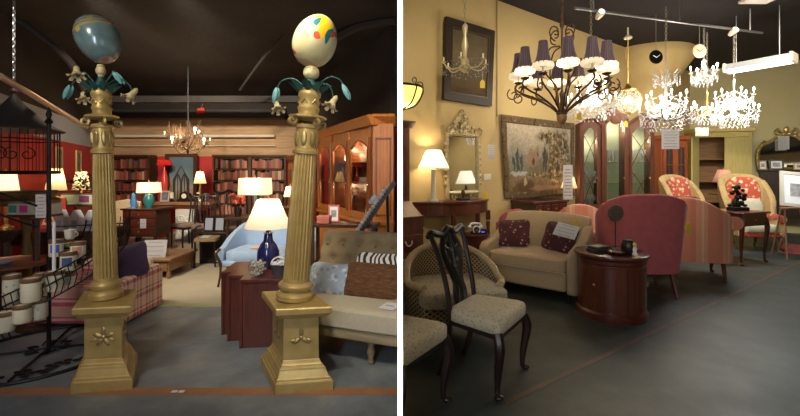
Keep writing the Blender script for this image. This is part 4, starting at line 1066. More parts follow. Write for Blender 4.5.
def frame_pic(label, loc, w, h, yaw, fm, pm, tilt=-9, name='framed_photo'):
    c = thing(name, label, 'picture frame', loc, yaw); c.rotation_euler = (rad(tilt), 0, rad(yaw)); f = min(w, h) * .14
    b = MB(); b.box(-w / 2, w / 2, -.01, .01, 0, f); b.box(-w / 2, w / 2, -.01, .01, h - f, h); b.box(-w / 2, -w / 2 + f, -.01, .01, f, h - f); b.box(w / 2 - f, w / 2, -.01, .01, f, h - f)
    b.build('frame', fm, c, smooth=False); MB().box(-w / 2 + f * .8, w / 2 - f * .8, -.002, .004, f * .8, h - f * .8).build('mount', M['paper'], c, smooth=False)
    k = w * .24; MB().box(-k, k, -.004, -.002, h * .3, h * .7).build('image', pm, c, smooth=False); return c
greyim = simple('grey_image', (.16, .17, .19), .6, c2=(.45, .45, .46), scale=18)
frame_pic('white framed print inside the cabinet behind the nearest door', cabp(-.40, .14, .872), .20, .27, cyaw, M['paper'], greyim)
frame_pic('dark framed print inside the cabinet behind the middle door', cabp(-1.10, .14, .872), .26, .30, cyaw, M['black_wood'], greyim)
frame_pic('small white card standing on the top shelf inside the cabinet', cabp(-.25, .14, 1.577), .10, .16, cyaw, M['paper'], greyim, name='standing_card')
for k, (u, lb) in enumerate(((-.30, 'black lacquer box on the cabinet shelf behind the nearest door'), (-.95, 'black lacquer box on the cabinet shelf behind the middle door'))):
    p = cabp(u, .15, 1.321); c = thing('lacquer_box', lb, 'box', p, cyaw, 'lacquer boxes in the cabinet'); MB().box(-.10, .10, -.06, .06, 0, .07).build('body', M['black_wood'], c, bevel=.006); MB().box(-.104, .104, -.064, .064, .07, .085).build('lid', M['black_wood'], c, bevel=.004)
for k in range(7):
    p = cabp(-1.30 + .055 * k, .15, 1.321); c = MB().box(-.024, .024, -.06, .06, 0, .16 + .02 * (k % 3)).build('upright_book', bmats[(k * 3) % 8], loc=p, rot=(0, 0, rad(cyaw)), smooth=False)
    tag(c, 'leather book in the short row on the cabinet shelf', 'book', 'books inside the cherry cabinet')
table_lamp('tiny lit lamp glowing inside the cherry cabinet', cabp(-1.22, .16, 1.576), [(.02, 0), (.01, .02), (.008, .05)], M['brass'], (.035, .02, .05, .11), M['shade_warm'], 2.5, seg=14)
for u_ in (-.40, -1.10, -1.75): point_light((u_, .10, 1.80), 3.2, (1, .72, .42), .03, cab, 'cabinet_fill')  # unseen lights added above and below the shelves to brighten the inside
for u_ in (-.40, -1.10, -1.75): point_light((u_, .10, 1.24), 1.6, (1, .72, .42), .03, cab, 'cabinet_fill')
# second cabinet, further along
p = Vector((-1.62, 7.25))
c2 = thing('corner_cabinet', 'darker wooden cabinet beyond the right column beside the bookcases', 'cabinet', (p.x - .18, p.y, 0), 0); c2.rotation_euler = (0, 0, rad(cyaw))
MB().box(-1.0, 0, .0, .28, 0, 1.68).build('body', M['cherry_dk'], c2, smooth=False)
MB().box(-1.04, .04, -.04, .28, 1.68, 1.78).build('cornice_moulding', M['cherry_dk'], c2, bevel=.015)
for x in (-.95, -.47):
    d = MB().box(x, x + .44, -.02, 0, .1, 1.62).build('door', M['cherry'], c2, bevel=.008); MB().box(x + .07, x + .37, -.03, -.02, .2, 1.5).build('raised_panel', M['cherry_dk'], d, bevel=.006); MB().ell((x + .4, -.03, .85), .014, 8, 6).build('knob', M['brass'], d)
a = thing('end_table', 'small dark end table below the glowing amber lamp', 'table', (-1.66, 6.05, 0)); MB().lathe([(.17, .90), (.18, .91), (.18, .93)], 20).build('top', M['walnut'], a); MB().lathe([(.14, 0), (.14, .02), (.03, .05), (.025, .9)], 16).build('stem', M['walnut'], a)
table_lamp('small glowing amber lamp in front of the corner cabinet', (-1.66, 6.05, .93), [(.05, 0), (.05, .015), (.012, .03), (.012, .14)], M['brass'], (.10, .06, .15, .30), M['shade_warm'], 7)
# table behind the sofa with frames, red box and the slanted rack
a = thing('sofa_table', 'narrow dark table directly behind the tufted sofa', 'table', (-.52, 4.2, 0), -6)
MB().box(-.42, .30, -.12, .12, .88, .915).build('top', M['walnut'], a, bevel=.005)
for x in (-.38, .26):
    for y in (-.09, .09): MB().box(x - .016, x + .016, y - .016, y + .016, 0, .88).build('leg', M['walnut'], a)
t = thing('red_box', 'small pinkish red box on the table behind the sofa', 'box', (-.79, 4.17, .917), -6); MB().box(-.065, .065, -.05, .05, 0, .075).build('body', simple('red_card', (.55, .16, .12), .5), t, bevel=.004); MB().box(-.068, .068, -.053, .053, .05, .08).build('lid', simple('red_card_lid', (.62, .22, .17), .5), t, bevel=.003)
frame_pic('red and white tilted card frame on the table behind the sofa', (-.70, 4.22, .917), .12, .19, 8, simple('frame_red', (.55, .10, .07), .5), greyim, tilt=-16, name='card_frame')
t = thing('slanted_rack', 'black slanted frame edged with silver beads leaning behind the sofa', 'rack', (-.32, 3.98, .80), 0)
d0, d1 = Vector((-.12, 0, .02)), Vector((.245, 0, .56)); ax = (d1 - d0).normalized(); nn = Vector((-ax.z, 0, ax.x))
MB().loft([[q + s_ for s_ in (Vector((0, 0, 0)), Vector((0, .22, 0)), Vector((0, .22, 0)) - nn * .045, -nn * .045)] for q in (d0, d1)]).build('board', M['black_wood'], t, smooth=False)
b = MB()
for k in range(15): b.ell(d0 + (d1 - d0) * (.04 + .82 * k / 14) + nn * .016 + Vector((0, -.004, 0)), (.022, .03, .022), 8, 6)
b.build('bead_row', M['silver'], t)
for v in (.04, .16): MB().tube([d0 + (d1 - d0) * .85 + Vector((0, v, -.03)), Vector((.22, v, -.80))], .014, 6).build('leg', M['black_wood'], t)
MB().tube([d0 + Vector((0, .1, -.02)), Vector((-.10, .1, -.80))], .014, 6).build('leg', M['black_wood'], t)
tag(MB().cushion((0, 0, 0), (.11, .09, .06), e=.7).build('white_cloth', simple('cloth_white', (.62, .66, .75), .8), loc=(-.275, 4.06, 1.17), rot=(0, rad(-50), 0)), 'crumpled pale cloth caught on the slanted black frame', 'cloth')
for k, xx in enumerate((192, 262)):
    pass

t = thing('hanging_tag', 'small red tag hanging from the dark beam above the rustic chandelier', 'tag', P(201, 112, 8.9)); MB().prism([(-.10, -.05), (.10, -.02), (.06, .10), (-.08, .08)], -.006, .006).build('card', simple('tag_scarlet', (.62, .05, .02), .6), t, smooth=False); MB().tube([(0, 0, .08), (0, .15, .30)], .004, 5).build('string', M['print'], t)

for k, x in enumerate((174.5, 181.5)):
    q = G(x, 391.5, .002); t = tag(MB().box(-.018, .018, -.012, .012, 0, .002).build('floor_label', M['paper'], loc=q, smooth=False), ('left' if k == 0 else 'right') + ' one of two tiny white stickers on the orange floor stripe', 'sticker', 'stickers on the floor stripe')
darkmah = wood('dark_mahogany', (.014, .007, .006), (.03, .011, .008), .4, axis='z', coat=.08)
# ================================================================== the setting, right-hand hall
M['ochre'] = simple('ochre_wall', (.62, .47, .22), .75, c2=(.57, .43, .20), scale=2.5)
M['olive'] = simple('olive_wall', (.55, .49, .28), .75, c2=(.51, .46, .26), scale=2.5)
M['ceil_r'] = simple('ceiling_plum', (.006, .005, .010), .8, c2=(.011, .009, .016), scale=2)
O = Vector((.0385, 5.13)); D = Vector((.8147, .5799)); NN = Vector((.5799, -.8147)); WY = 35.44
def WZ(x): return 7.174 / (1.405 - (x - 400) / F)
def ws(x, off=0.0):                        # distance along the wall of photo column x at offset off from the wall
    k = (x - 400) / F; b = O + NN * off
    return (k * b.y - b.x) / (D.x - k * D.y)
def wpt(s, off=0.0, z=0.0):
    q = O + D * s + NN * off; return Vector((q.x, q.y, z))
def wz(x, y, off=0.0):                     # height of photo pixel (x, y) on the plane parallel to the wall
    q = wpt(ws(x, off), off); return H + (YH - y) * q.y / F
struct('wall_rear', MB().box(.02, 11.7, -2.7, -2.6, 0, 4.1), M['ochre'])
struct('wall_side', wall_strip((12.3, 7.7), (11.6, -2.5), 0, 4.1, -.1), M['ochre'])
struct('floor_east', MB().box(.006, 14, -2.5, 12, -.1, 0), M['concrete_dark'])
struct('ceiling_east', MB().box(.006, 14, -2.5, 12, 4.1, 4.2), M['ceil_r'])
w0 = O - D * .04; wc = Vector((7.64, 10.54)); DF = Vector((.853, -.522)); NF = Vector((-.522, -.853)); FYAW = -31.5
struct('wall_east', wall_strip((w0.x, w0.y), (wc.x, wc.y), 0, 4.1, .1), M['ochre'])
wf = wc + DF * 5.5
struct('wall_far', wall_strip((wc.x, wc.y), (wf.x, wf.y), 0, 4.1, .1), M['olive'])
a0, a1 = G(505, 403), G(830, 248); dd = (a1 - a0).normalized(); pn = Vector((-dd.y, dd.x, 0)) * .022
tag(MB().loft([[(q.x, q.y, z) for q in (a0 - pn, a1 - pn, a1 + pn, a0 + pn)] for z in (0, .002)]).build('trim_13', simple('stripe_faint', (.12, .062, .03), .45, c2=(.06, .046, .036), scale=5), smooth=False), kind='structure')
# flared plaster corbel on the wall above the china cabinet
cw = wpt(ws(645), 0, 0)
tag(MB().lathe([(.30, 2.75), (.34, 2.9), (.46, 3.2), (.62, 3.5), (.80, 3.75), (.92, 3.92), (.94, 3.98), (.94, 4.1)], 48, Matrix.Translation((cw.x, cw.y, 0))).build('trim_14', M['ochre']), kind='structure')
tag(MB().tube([wpt(ws(496.5), .012, 2.3), wpt(ws(496.5), .012, 4.1)], .010, 8).build('trim_15', simple('conduit', (.42, .33, .17), .6)), kind='structure')
# lighting rail and its supports
ra, rb_ = P(575, 8, 5.2), P(762, 33, 6.6)
rail = thing('lighting_rail', 'grey track rail under the dark ceiling carrying the chandeliers', 'rail', (0, 0, 0))
MB().tube([ra, rb_], .02, 8).build('track', M['iron_grey'], rail)
for u in (.08, .5, .92): q = ra.lerp(rb_, u); MB().tube([q, (q.x, q.y, 4.1)], .010, 6).build('drop_rod', M['iron_grey'], rail)
def on_rail(x):
    u = (x - 575) / (762 - 575.)
    lo, hi = 0., 1.
    for _ in range(30):
        m = (lo + hi) / 2; q = ra.lerp(rb_, m)
        if 400 + q.x / q.y * F < x: lo = m
        else: hi = m
    return ra.lerp(rb_, lo)
spotm = lamp_mat('spot_glow', (1, .97, .95), 12)
for x, lb in ((597, 'small white track spotlight at the left end of the rail'), (730, 'bright white track spotlight toward the right end of the rail')):
    q = on_rail(x); t = thing('track_spotlight', lb, 'spotlight', q, 20, 'track spotlights')
    MB().tube([(0, 0, 0), (0, -.03, -.05)], .012, 8).build('bracket', M['iron_grey'], t)
    Mx = Matrix.Translation((0, -.05, -.06)) @ Euler((rad(70), 0, rad(-20))).to_matrix().to_4x4()
    MB().lathe([(.03, -.08), (.045, -.02), (.05, .05), (.045, .052)], 16, Mx).build('can', M['pipe_white'], t)
    MB().lathe([(.042, .045), (.03, .053), (.001, .055)], 16, Mx).build('lens', spotm, t)

M['crystal'] = crystal_mat('crystal', k=.62)
M['bulb_hot'] = lamp_mat('bulb_hot', (1, .93, .84), 22)
M['chain'] = simple('pale_chain', (.45, .42, .36), .4, .7)
def drops(mb, n, fn, r=.011, long_=1.8):
    for i in range(n):
        c = fn(i)
        mb.add([(c[0] + r, c[1], c[2]), (c[0], c[1] + r, c[2]), (c[0] - r, c[1], c[2]), (c[0], c[1] - r, c[2]), (c[0], c[1], c[2] + r), (c[0], c[1], c[2] - r * long_)],
               [(0, 1, 4), (1, 2, 4), (2, 3, 4), (3, 0, 4), (1, 0, 5), (2, 1, 5), (3, 2, 5), (0, 3, 5)])
def crystal_chandelier(label, c, tiers, hang, power, metal, body=(.03, .25), frame=0, top_crown=0, rr=.013, bulbs=True, dens=1.0):
    """tiers: (radius, z, arms, drop length); c is the middle of the lowest tier"""
    t = thing('crystal_chandelier', label, 'chandelier', c, 0, 'crystal chandeliers')
    zt = max(z for _, z, _, _ in tiers) + body[1]
    b = MB().lathe([(.01, -.10), (body[0] * 1.2, -.06), (body[0] * .6, -.02), (body[0], .03), (body[0] * .4, .08), (body[0] * .8, zt * .5), (body[0] * .35, zt * .75), (body[0] * .7, zt), (.008, zt + .04)], 14)
    b.build('stem', metal, t)
    b = MB(); L = hang - zt
    for k in range(max(2, int(L / .05))):
        z = zt + .03 + k * .05; b.tube([(.014 * math.cos(a) if k % 2 else 0, 0 if k % 2 else .014 * math.cos(a), z + .03 * math.sin(a)) for a in [2 * PI * i / 8 for i in range(8)]], .004, 4, closed=True)
    b.build('chain', M['chain'], t)
    rk = random.Random(len(label))
    for r, z, n, dl in tiers:
        for k in range(n):
            a = 2 * PI * k / n + .2; ca, sa = math.cos(a), math.sin(a)
            arm = MB().tube(bez([(0, 0, z + .02), (.35 * r * ca, .35 * r * sa, z - .05), (.75 * r * ca, .75 * r * sa, z - .06), (r * ca, r * sa, z)], 6), .007, 6)
            arm.lathe([(.004, -.01), (.028, .004), (.03, .01), (.01, .008)], 10, Matrix.Translation((r * ca, r * sa, z)))
            ao = arm.build('arm', metal, t)
            MB().lathe([(.009, 0), (.009, .055)], 8, Matrix.Translation((r * ca, r * sa, z + .008))).build('candle', M['cream_cer'], ao)
            if bulbs: MB().ell((r * ca, r * sa, z + .092), (.013, .013, .03), 8, 6).build('bulb', M['bulb_hot'], ao)
        b = MB()
        m = int(n * 10 * dens)
        drops(b, m, lambda i: (r * .96 * math.cos(2 * PI * i / m), r * .96 * math.sin(2 * PI * i / m), z - .04 - .05 * abs(math.sin(n * PI * i / m)) - dl * (i % 3) * .3), rr)
        drops(b, m, lambda i: (r * .6 * math.cos(2 * PI * i / m + .1), r * .6 * math.sin(2 * PI * i / m + .1), z - .08 - dl * (i % 4) * .35), rr)
        for k in range(n):
            a, a2 = 2 * PI * k / n + .2, 2 * PI * (k + 1) / n + .2
            drops(b, 9, lambda i: ((r * math.cos(a + (a2 - a) * i / 9)), (r * math.sin(a + (a2 - a) * i / 9)), z - .10 * math.sin(PI * i / 9)), rr * .8, 1.2)
            drops(b, 6, lambda i: (r * (1 - i / 6) * math.cos(a), r * (1 - i / 6) * math.sin(a), z + .02 + dl * .8 * (i / 6) ** 1.5), rr * .8, 1.2)
        tag(b.build('crystal_drops', M['crystal'], t, smooth=False), kind='stuff')
    if top_crown:
        b = MB(); zc = zt - .02
        for k in range(10):
            a = 2 * PI * k / 10
            b.tube(bez([(.03 * math.cos(a), .03 * math.sin(a), zc - .14), (top_crown * .8 * math.cos(a), top_crown * .8 * math.sin(a), zc - .08), (top_crown * .7 * math.cos(a), top_crown * .7 * math.sin(a), zc), (top_crown * 1.1 * math.cos(a), top_crown * 1.1 * math.sin(a), zc + .06)], 4), .006, 5)
            drops(b, 4, lambda i: (top_crown * math.cos(a), top_crown * math.sin(a), zc - .02 - .035 * i), rr)
        b.build('crown_frame', M['crystal'], t, smooth=False)
    if frame:
        b = MB()
        for k in range(8):
            a = 2 * PI * k / 8; b.tube(bez([(.02 * math.cos(a), .02 * math.sin(a), -.12), (frame * .7 * math.cos(a), frame * .7 * math.sin(a), -.09), (frame * math.cos(a), frame * math.sin(a), .02)], 6), .009, 5)
        b.build('dark_basket', M['iron'], t)
    if power: point_light((0, 0, tiers[0][1] + .06), power, (1, .84, .62), .16, t)
    return t
def hang_from(c, x): return on_rail(x).z - c.z
cB = P(591, 103, 5.5); cC = P(666, 112, 5.6); cD = P(734, 113, 6.4); cE = P(707, 112, 6.9); cS = P(704, 73, 6.1)
crystal_chandelier('dazzling crystal chandelier between the shaded iron one and globe lantern', cB, [(.30, 0, 8, .14), (.19, .15, 6, .10)], 3.9 - cB.z, 50, M['crystal'], top_crown=.10)
crystal_chandelier('large crystal chandelier with dark basket frame hanging under the round black disc', cC, [(.32, 0, 8, .16), (.24, .16, 6, .12)], 3.8 - cC.z, 45, M['crystal'], frame=.27, top_crown=.16, body=(.03, .36))
crystal_chandelier('two-tier crystal chandelier below the left end of the fluorescent light', cD, [(.30, 0, 8, .13), (.24, .26, 6, .10)], 3.75 - cD.z, 50, M['crystal'])
crystal_chandelier('low crystal chandelier partly behind the two-tier crystal one', cE, [(.22, 0, 6, .12)], 3.9 - cE.z, 35, M['brass'], body=(.03, .32))
crystal_chandelier('small pale candle chandelier under the round white ceiling plate', cS, [(.17, 0, 5, .10)], 3.65 - cS.z, 16, simple('pale_porcelain', (.75, .70, .62), .3), body=(.05, .18))
for x, y, Z, lb, mt in ((656, 57, 5.6, 'round black disc on the chain of the dark basket chandelier', 'iron'), (699.5, 51, 6.1, 'round white plate on the cords of the small pale chandelier', 'cream_cer')):
    t = thing('ceiling_plate', lb, 'disc', P(x, y, Z)); R = 7 * Z / F
    MB().lathe([(.001, -.012), (R * .9, -.010), (R, 0), (R * .9, .010), (.001, .012)], 24, Matrix.Rotation(PI / 2, 4, 'X')).build('disc', M[mt], t)
    MB().tube([(-R * .5, -.014, R * .2), (0, -.014, -R * .1), (R * .5, -.014, R * .3)], .006, 5).build('marking', M['paper' if mt == 'iron' else 'brass'], t)
    MB().tube([(0, 0, R), (0, 0, on_rail(x).z - P(x, y, Z).z)], .005, 5).build('cord', M['chain'], t)
# globe lantern pendant
c = P(628, 101, 6.0); t = thing('globe_pendant', 'clear glass globe lantern pendant between the two large crystal chandeliers', 'pendant', c)
MB().ell((0, 0, 0), (.18, .18, .18), 24, 16).build('globe', crystal_mat('globe_glass', (.97, .95, .9), .22), t)
MB().lathe([(.10, .15), (.11, .17), (.05, .20), (.02, .26)], 18).tube([(0, 0, .24), (0, 0, .30)], .006, 6).build('collar', M['brass'], t)
b = MB()
for k in range(4): b.tube([(.185 * math.cos(a) * math.cos(k * PI / 4), .185 * math.cos(a) * math.sin(k * PI / 4), .185 * math.sin(a)) for a in [2 * PI * i / 32 for i in range(32)]], .004, 5, closed=True)
b.build('cage', M['brass'], t)
b = MB().lathe([(.004, -.27), (.02, -.24), (.01, -.20), (.05, -.175)], 12); b.build('drop_finial', M['brass'], t)
for k in range(3): MB().ell((.05 * math.cos(k * 2.1), .05 * math.sin(k * 2.1), .0), (.02, .02, .045), 8, 6).build('bulb', M['bulb_hot'], t)
MB().tube([(0, 0, .28), (0, 0, .95)], .008, 6).build('rod', M['brass'], t)
MB().lathe([(.05, .93), (.06, .95), (.03, .98), (.01, .99)], 14).tube([(0, 0, .98), (0, 0, on_rail(626).z - c.z)], .012, 6).build('canopy', M['cream_cer'], t)
point_light((0, 0, -.02), 8, (1, .85, .62), .05, t)
def yellow_tag(label, loc, h=.07, w=.05):
    t = thing('yellow_tag', label, 'price tag', loc, 10); MB().prism([(-w / 2, 0), (w / 2, 0), (w / 2, h * .75), (w * .2, h), (-w * .2, h), (-w / 2, h * .75)], -.002, .002).build('card', simple('tag_card', (.85, .58, .03), .6), t, smooth=False)
    MB().tube([(0, 0, h), (0, 0, h + .10)], .002, 4).build('string', M['print'], t); MB().box(-w * .3, w * .3, -.003, -.002, h * .3, h * .36).box(-w * .3, w * .3, -.003, -.002, h * .5, h * .55).build('printing', M['print'], t, smooth=False)
    return t
yellow_tag('yellow tag hanging under the crystal chandelier nearest the shaded one', P(579, 120, 5.3), .09, .07)
yellow_tag('yellow tag hanging below the globe lantern', P(626, 127, 5.9), .09, .06)
paper('hanging_price_sheet', 'large white price sheet hanging under the dark basket chandelier', 'price sheet', P(670.5, 149, 5.5), .24, .27, lines=6)
paper('hanging_price_sheet', 'small white price card hanging under the low crystal chandelier', 'price sheet', P(702, 136, 6.7), .22, .14, lines=4)

# big iron chandelier with dark shades
c = P(562, 116, 4.6); t = thing('shaded_chandelier', 'huge bronze iron chandelier with a ring of plum pleated shades', 'chandelier', c)
bronze = simple('bronze_iron', (.06, .032, .018), .45, .5, c2=(.10, .055, .03), scale=20)
MB().lathe([(.005, -.07), (.02, -.05), (.05, -.02), (.065, .03), (.05, .07), (.025, .09), (.02, .2), (.03, .25), (.012, .3), (.012, 1.0), (.03, 1.05), (.012, 1.1), (.012, 4.1 - c.z)], 16).build('stem', bronze, t)
b = MB()
for k in range(70): b.tube([(.02 * math.cos(a) if k % 2 else 0, 0 if k % 2 else .02 * math.cos(a), 1.1 + .045 * k + .03 * math.sin(a)) for a in [2 * PI * i / 8 for i in range(8)]], .004, 4, closed=True) if 1.1 + .045 * k < 4.05 - c.z else None
b.build('chain', bronze, t)
MB().lathe([(.004, -.10), (.03, -.09), (.055, -.04), (.06, .02), (.045, .06), (.02, .08)], 16).build('hub_basket', simple('hub_gilt', (.22, .12, .05), .45, .4, c2=(.35, .2, .09), scale=40), t)
n_ = N('plum_pleats'); s_ = n_.sep(); at = n_.math('ARCTAN2', s_[1], s_[0])
plm = n_.ramp(n_.math('FRACT', n_.math('MULTIPLY', at, 18 / (2 * PI))), [(0, (.024, .011, .024)), (.5, (.095, .055, .088)), (1, (.024, .011, .024))])
plum = n_.set(plm, .75, sheen_weight=.3)
lining = shade_mat('shade_lining', (1, .88, .68), .35)
for k in range(12):
    a = 2 * PI * (k + .5) / 12; ca, sa = math.cos(a), math.sin(a); R = .48; zc = .42
    arm = MB().tube(bez([(.03 * ca, .03 * sa, .02), (.14 * ca, .14 * sa, .12), (.30 * ca, .30 * sa, .22), (.42 * ca, .42 * sa, .27), (.51 * ca, .51 * sa, .33), (.49 * ca, .49 * sa, .40)], 6), .011, 6)
    Rm = Matrix.Rotation(a, 4, 'Z')
    arm.tube(spiral(.54, .27, .075, .02, 60, -330, 24), .008, 6, M=Rm)
    arm.tube(bez([(.05, 0, .10), (.10, 0, .35), (.22, 0, .50), (.17, 0, .75), (.03, 0, .80)], 6), .009, 6, M=Rm) if k % 3 == 0 else None
    arm.lathe([(.01, .38), (.045, .40), (.05, .41), (.014, .412)], 10, Matrix.Translation((R * ca, R * sa, 0)))
    ao = arm.build('arm', bronze, t)
    MB().lathe([(.012, .0), (.012, .10)], 8).build('candle', M['cream_cer'], ao, loc=(R * ca, R * sa, zc))
    MB().lathe([(.104, .085), (.086, .11), (.068, .17), (.055, .25), (.048, .33)], 36, cap=False).build('shade', plum, ao, loc=(R * ca, R * sa, zc))
    b = MB().lathe([(.100, .10), (.112, .085), (.114, .06), (.106, .04)], 40, cap=False, flute=.10, nfl=12)
    b.build('white_trim', lining, ao, loc=(R * ca, R * sa, zc))
    MB().ell((0, 0, .13), (.02, .02, .035), 8, 6).build('bulb', M['bulb'], ao, loc=(R * ca, R * sa, zc))
    if k % 2 == 0: point_light((R * ca, R * sa, zc + .06), 5, (1, .76, .45), .03, t)
for k in range(4):
    MB().tube(spiral(.10, .95, .10, .02, -90, 300, 24), .008, 6, M=Matrix.Rotation(k * PI / 2 + .4, 4, 'Z')).build('scroll', bronze, t)

# small glass chandelier before the picture
c = P(465, 64, 4.5)
t = crystal_chandelier('slender cut glass candle chandelier hanging before the dark framed picture', c, [(.25, 0, 6, .05)], 4.05 - c.z, 0, simple('tarnished_brass', (.50, .42, .26), .35, .3), body=(.05, .42), rr=.007, bulbs=False, dens=.25)
yellow_tag('yellow tag hanging below the slender glass chandelier', P(482.5, 88, 4.45), .09, .055)
# bowl light at the partition
t = thing('bowl_light', 'glowing yellow glass bowl light in black iron scrolls beside the partition', 'lamp', (.0, 4.0, 2.08))
bowlm = shade_mat('amber_bowl', (.95, .80, .32), .75)
MB().lathe([(.012, 0), (.08, .012), (.15, .05), (.20, .12), (.225, .20), (.215, .205), (.19, .12), (.13, .06)], 32, cap=False).build('bowl', bowlm, t)
b = MB().tube([(.228 * math.cos(2 * PI * i / 40), .228 * math.sin(2 * PI * i / 40), .205) for i in range(40)], .012, 6, closed=True)
for k in range(6):
    Rm = Matrix.Rotation(k * PI / 3 + .2, 4, 'Z'); b.tube(bez([(.02, 0, -.012), (.16, 0, .04), (.232, 0, .16), (.235, 0, .215)], 6), .008, 5, M=Rm); b.tube(spiral(.20, .25, .04, .012, -60, 330, 18), .006, 5, M=Rm)
b.build('iron_cage', M['iron'], t)
MB().tube([(0, 0, .0), (0, 0, 2.0)], .008, 6).build('rod', M['iron'], t)
point_light((.06, -.02, .15), 9, (1, .85, .45), .04, t)
CLIPS.append((t, .0118, 1))
# fluorescent fitting
q0, q1 = P(727, 71, 6.9), P(794, 60, 6.2)
t = thing('fluorescent_light', 'long white fluorescent strip light hanging at the right', 'light', (0, 0, 0)); ax = (q1 - q0); L = ax.length; mid = (q0 + q1) / 2
t.location = mid; t.rotation_euler = (0, rad(0), math.atan2(ax.y, ax.x))
MB().prism([(-.14, 0), (.14, 0), (.10, .10), (-.10, .10)], -L / 2, L / 2, 'yz').build('housing', simple('cool_housing', (.42, .46, .54), .5), t, smooth=False)
MB().box(-L / 2 + .03, L / 2 - .03, -.125, .125, -.03, 0).build('diffuser', lamp_mat('tube_light', (.92, .96, 1), 6), t, smooth=False)
for x in (-L / 2, L / 2): MB().box(x - .02, x + .02, -.15, .15, -.035, .11).build('end_cap', M['pipe_white'], t, bevel=.004)
for x in (-L * .35, L * .3): MB().tube([(x, 0, .1), (x, 0, 4.1 - mid.z)], .008, 6).build('hanger', M['iron_grey'], t)
area_light('tube_glow', mid - Vector((0, 0, .06)), mid - Vector((0, 0, 1)), L, .22, 60, (.8, .95, 1)).rotation_euler = (0, 0, math.atan2(ax.y, ax.x))
t = thing('ceiling_panel', 'small white ceiling light panel at the top edge', 'light', P(765, -3, 6.0)); t.location.z = 4.06
MB().box(-.22, .22, -.22, .22, 0, .04).build('frame', M['pipe_white'], t, bevel=.004); MB().box(-.19, .19, -.19, .19, -.004, 0).build('diffuser', M['paper'], t, smooth=False)

# ================================================================== along the ochre wall
# dark framed picture
s0, s1 = ws(441), ws(489); W = s1 - s0; zb = 2.44; Hh = 1.12
t = thing('framed_painting', 'large painting in a wide dark frame high on ochre wall', 'painting', wpt((s0 + s1) / 2, .03, zb), WY); t.rotation_euler = (rad(3), 0, rad(WY))
b = MB(); fw_ = .11
b.box(-W / 2, W / 2, -.03, .02, 0, fw_); b.box(-W / 2, W / 2, -.03, .02, Hh - fw_, Hh); b.box(-W / 2, -W / 2 + fw_, -.03, .02, fw_, Hh - fw_); b.box(W / 2 - fw_, W / 2, -.03, .02, fw_, Hh - fw_)
b.build('frame', simple('ebony_frame', (.022, .014, .010), .55), t, smooth=False)
b = MB(); b.box(-W / 2 + fw_, W / 2 - fw_, -.035, 0, fw_, fw_ + .015); b.box(-W / 2 + fw_, W / 2 - fw_, -.035, 0, Hh - fw_ - .015, Hh - fw_); b.box(-W / 2 + fw_, -W / 2 + fw_ + .015, -.035, 0, fw_, Hh - fw_); b.box(W / 2 - fw_ - .015, W / 2 - fw_, -.035, 0, fw_, Hh - fw_); b.build('inner_fillet', simple('fillet', (.10, .06, .03), .4), t, smooth=False)
def land(n, co):
    s = n.sep(co); return n.ramp(n.math('ADD', n.math('MULTIPLY', s[2], .85), n.math('MULTIPLY', n.noise(6, 6, n.map((1, 1, 2.4))), .35)), [(.2, (.035, .025, .016)), (.38, (.13, .085, .04)), (.55, (.12, .10, .06)), (.72, (.17, .125, .065)), (1, (.09, .07, .04))])
MB().box(-W / 2 + .05, W / 2 - .05, -.01, 0, .05, Hh - .05).build('canvas', blobs_mat('old_canvas', land, [], .9), t, smooth=False)
# tapestry
s0, s1 = ws(499), ws(572.5); W = s1 - s0; zb = wz(510, 199); Hh = wz(499, 114.5) - zb
t = thing('tapestry', 'woven tapestry of a wooded landscape with castle and patterned border', 'tapestry', wpt((s0 + s1) / 2, .015, zb), WY)
def tland(n, co):
    s = n.sep(co); g = n.ramp(n.math('ADD', n.math('DIVIDE', s[2], Hh), n.math('MULTIPLY', n.math('SUBTRACT', n.noise(5, 7, co), .5), .6)), [(.05, (.17, .105, .05)), (.2, (.36, .26, .14)), (.34, (.20, .17, .10)), (.48, (.28, .28, .22)), (.60, (.46, .43, .33)), (.72, (.60, .53, .40)), (1, (.66, .57, .42))])
    return n.mix(n.ramp(n.noise(26, 5, co), [(.35, (0, 0, 0)), (.75, (.55,) * 3)]), g, (.12, .10, .06))
def leafy(n, co): return n.ramp(n.noise(13, 7, co), [(.36, (.05, .045, .022)), (.5, (.20, .15, .075)), (.62, (.55, .46, .31))])
dk = (.07, .085, .08)
bl = [((.42, 0, .60), (.22, .3, .55), leafy), ((.30, 0, 1.02), (.40, .3, .10), leafy), ((.70, 0, .75), (.16, .3, .42), leafy), ((-.60, 0, .62), (.045, .3, .20), dk), ((-.50, 0, .58), (.03, .3, .15), dk), ((-.70, 0, .56), (.03, .3, .14), dk), ((.10, 0, .66), (.035, .3, .22), dk), ((.17, 0, .60), (.03, .3, .18), dk),
      ((-.20, 0, .62), (.16, .3, .11), (.34, .22, .15)), ((-.27, 0, .72), (.05, .3, .10), (.36, .24, .16)), ((-.10, 0, .74), (.06, .3, .13), (.38, .26, .18)), ((-.18, 0, .60), (.03, .3, .06), (.10, .07, .05)), ((-.09, 0, .72), (.02, .3, .04), (.12, .08, .06)),
      ((-.40, 0, .18), (.24, .3, .13), (.15, .085, .04)), ((-.42, 0, .27), (.04, .3, .06), (.50, .42, .26)), ((.15, 0, .16), (.4, .3, .05), (.42, .25, .14)), ((-.55, 0, .40), (.26, .3, .04), (.46, .48, .45)), ((-.1, 0, .38), (.3, .3, .05), leafy)]
def wob(x, z):       # the cloth hangs slightly wavy at its left and lower edges
    f = 1 - z / Hh
    return x + .10 * f * max(0, -x / (W / 2)) * (1 - .0) , -.012 - .03 * math.sin(z * 9 + x * 3) * f * .6, z + .02 * math.sin(x * 4) * f
def cloth(x0, x1, z0, z1, off, nu, nv):
    return MB().grid(lambda u, v: (lambda p: (p[0], p[1] - off, p[2]))(wob(x0 + (x1 - x0) * u, z0 + (z1 - z0) * v)), nu, nv)
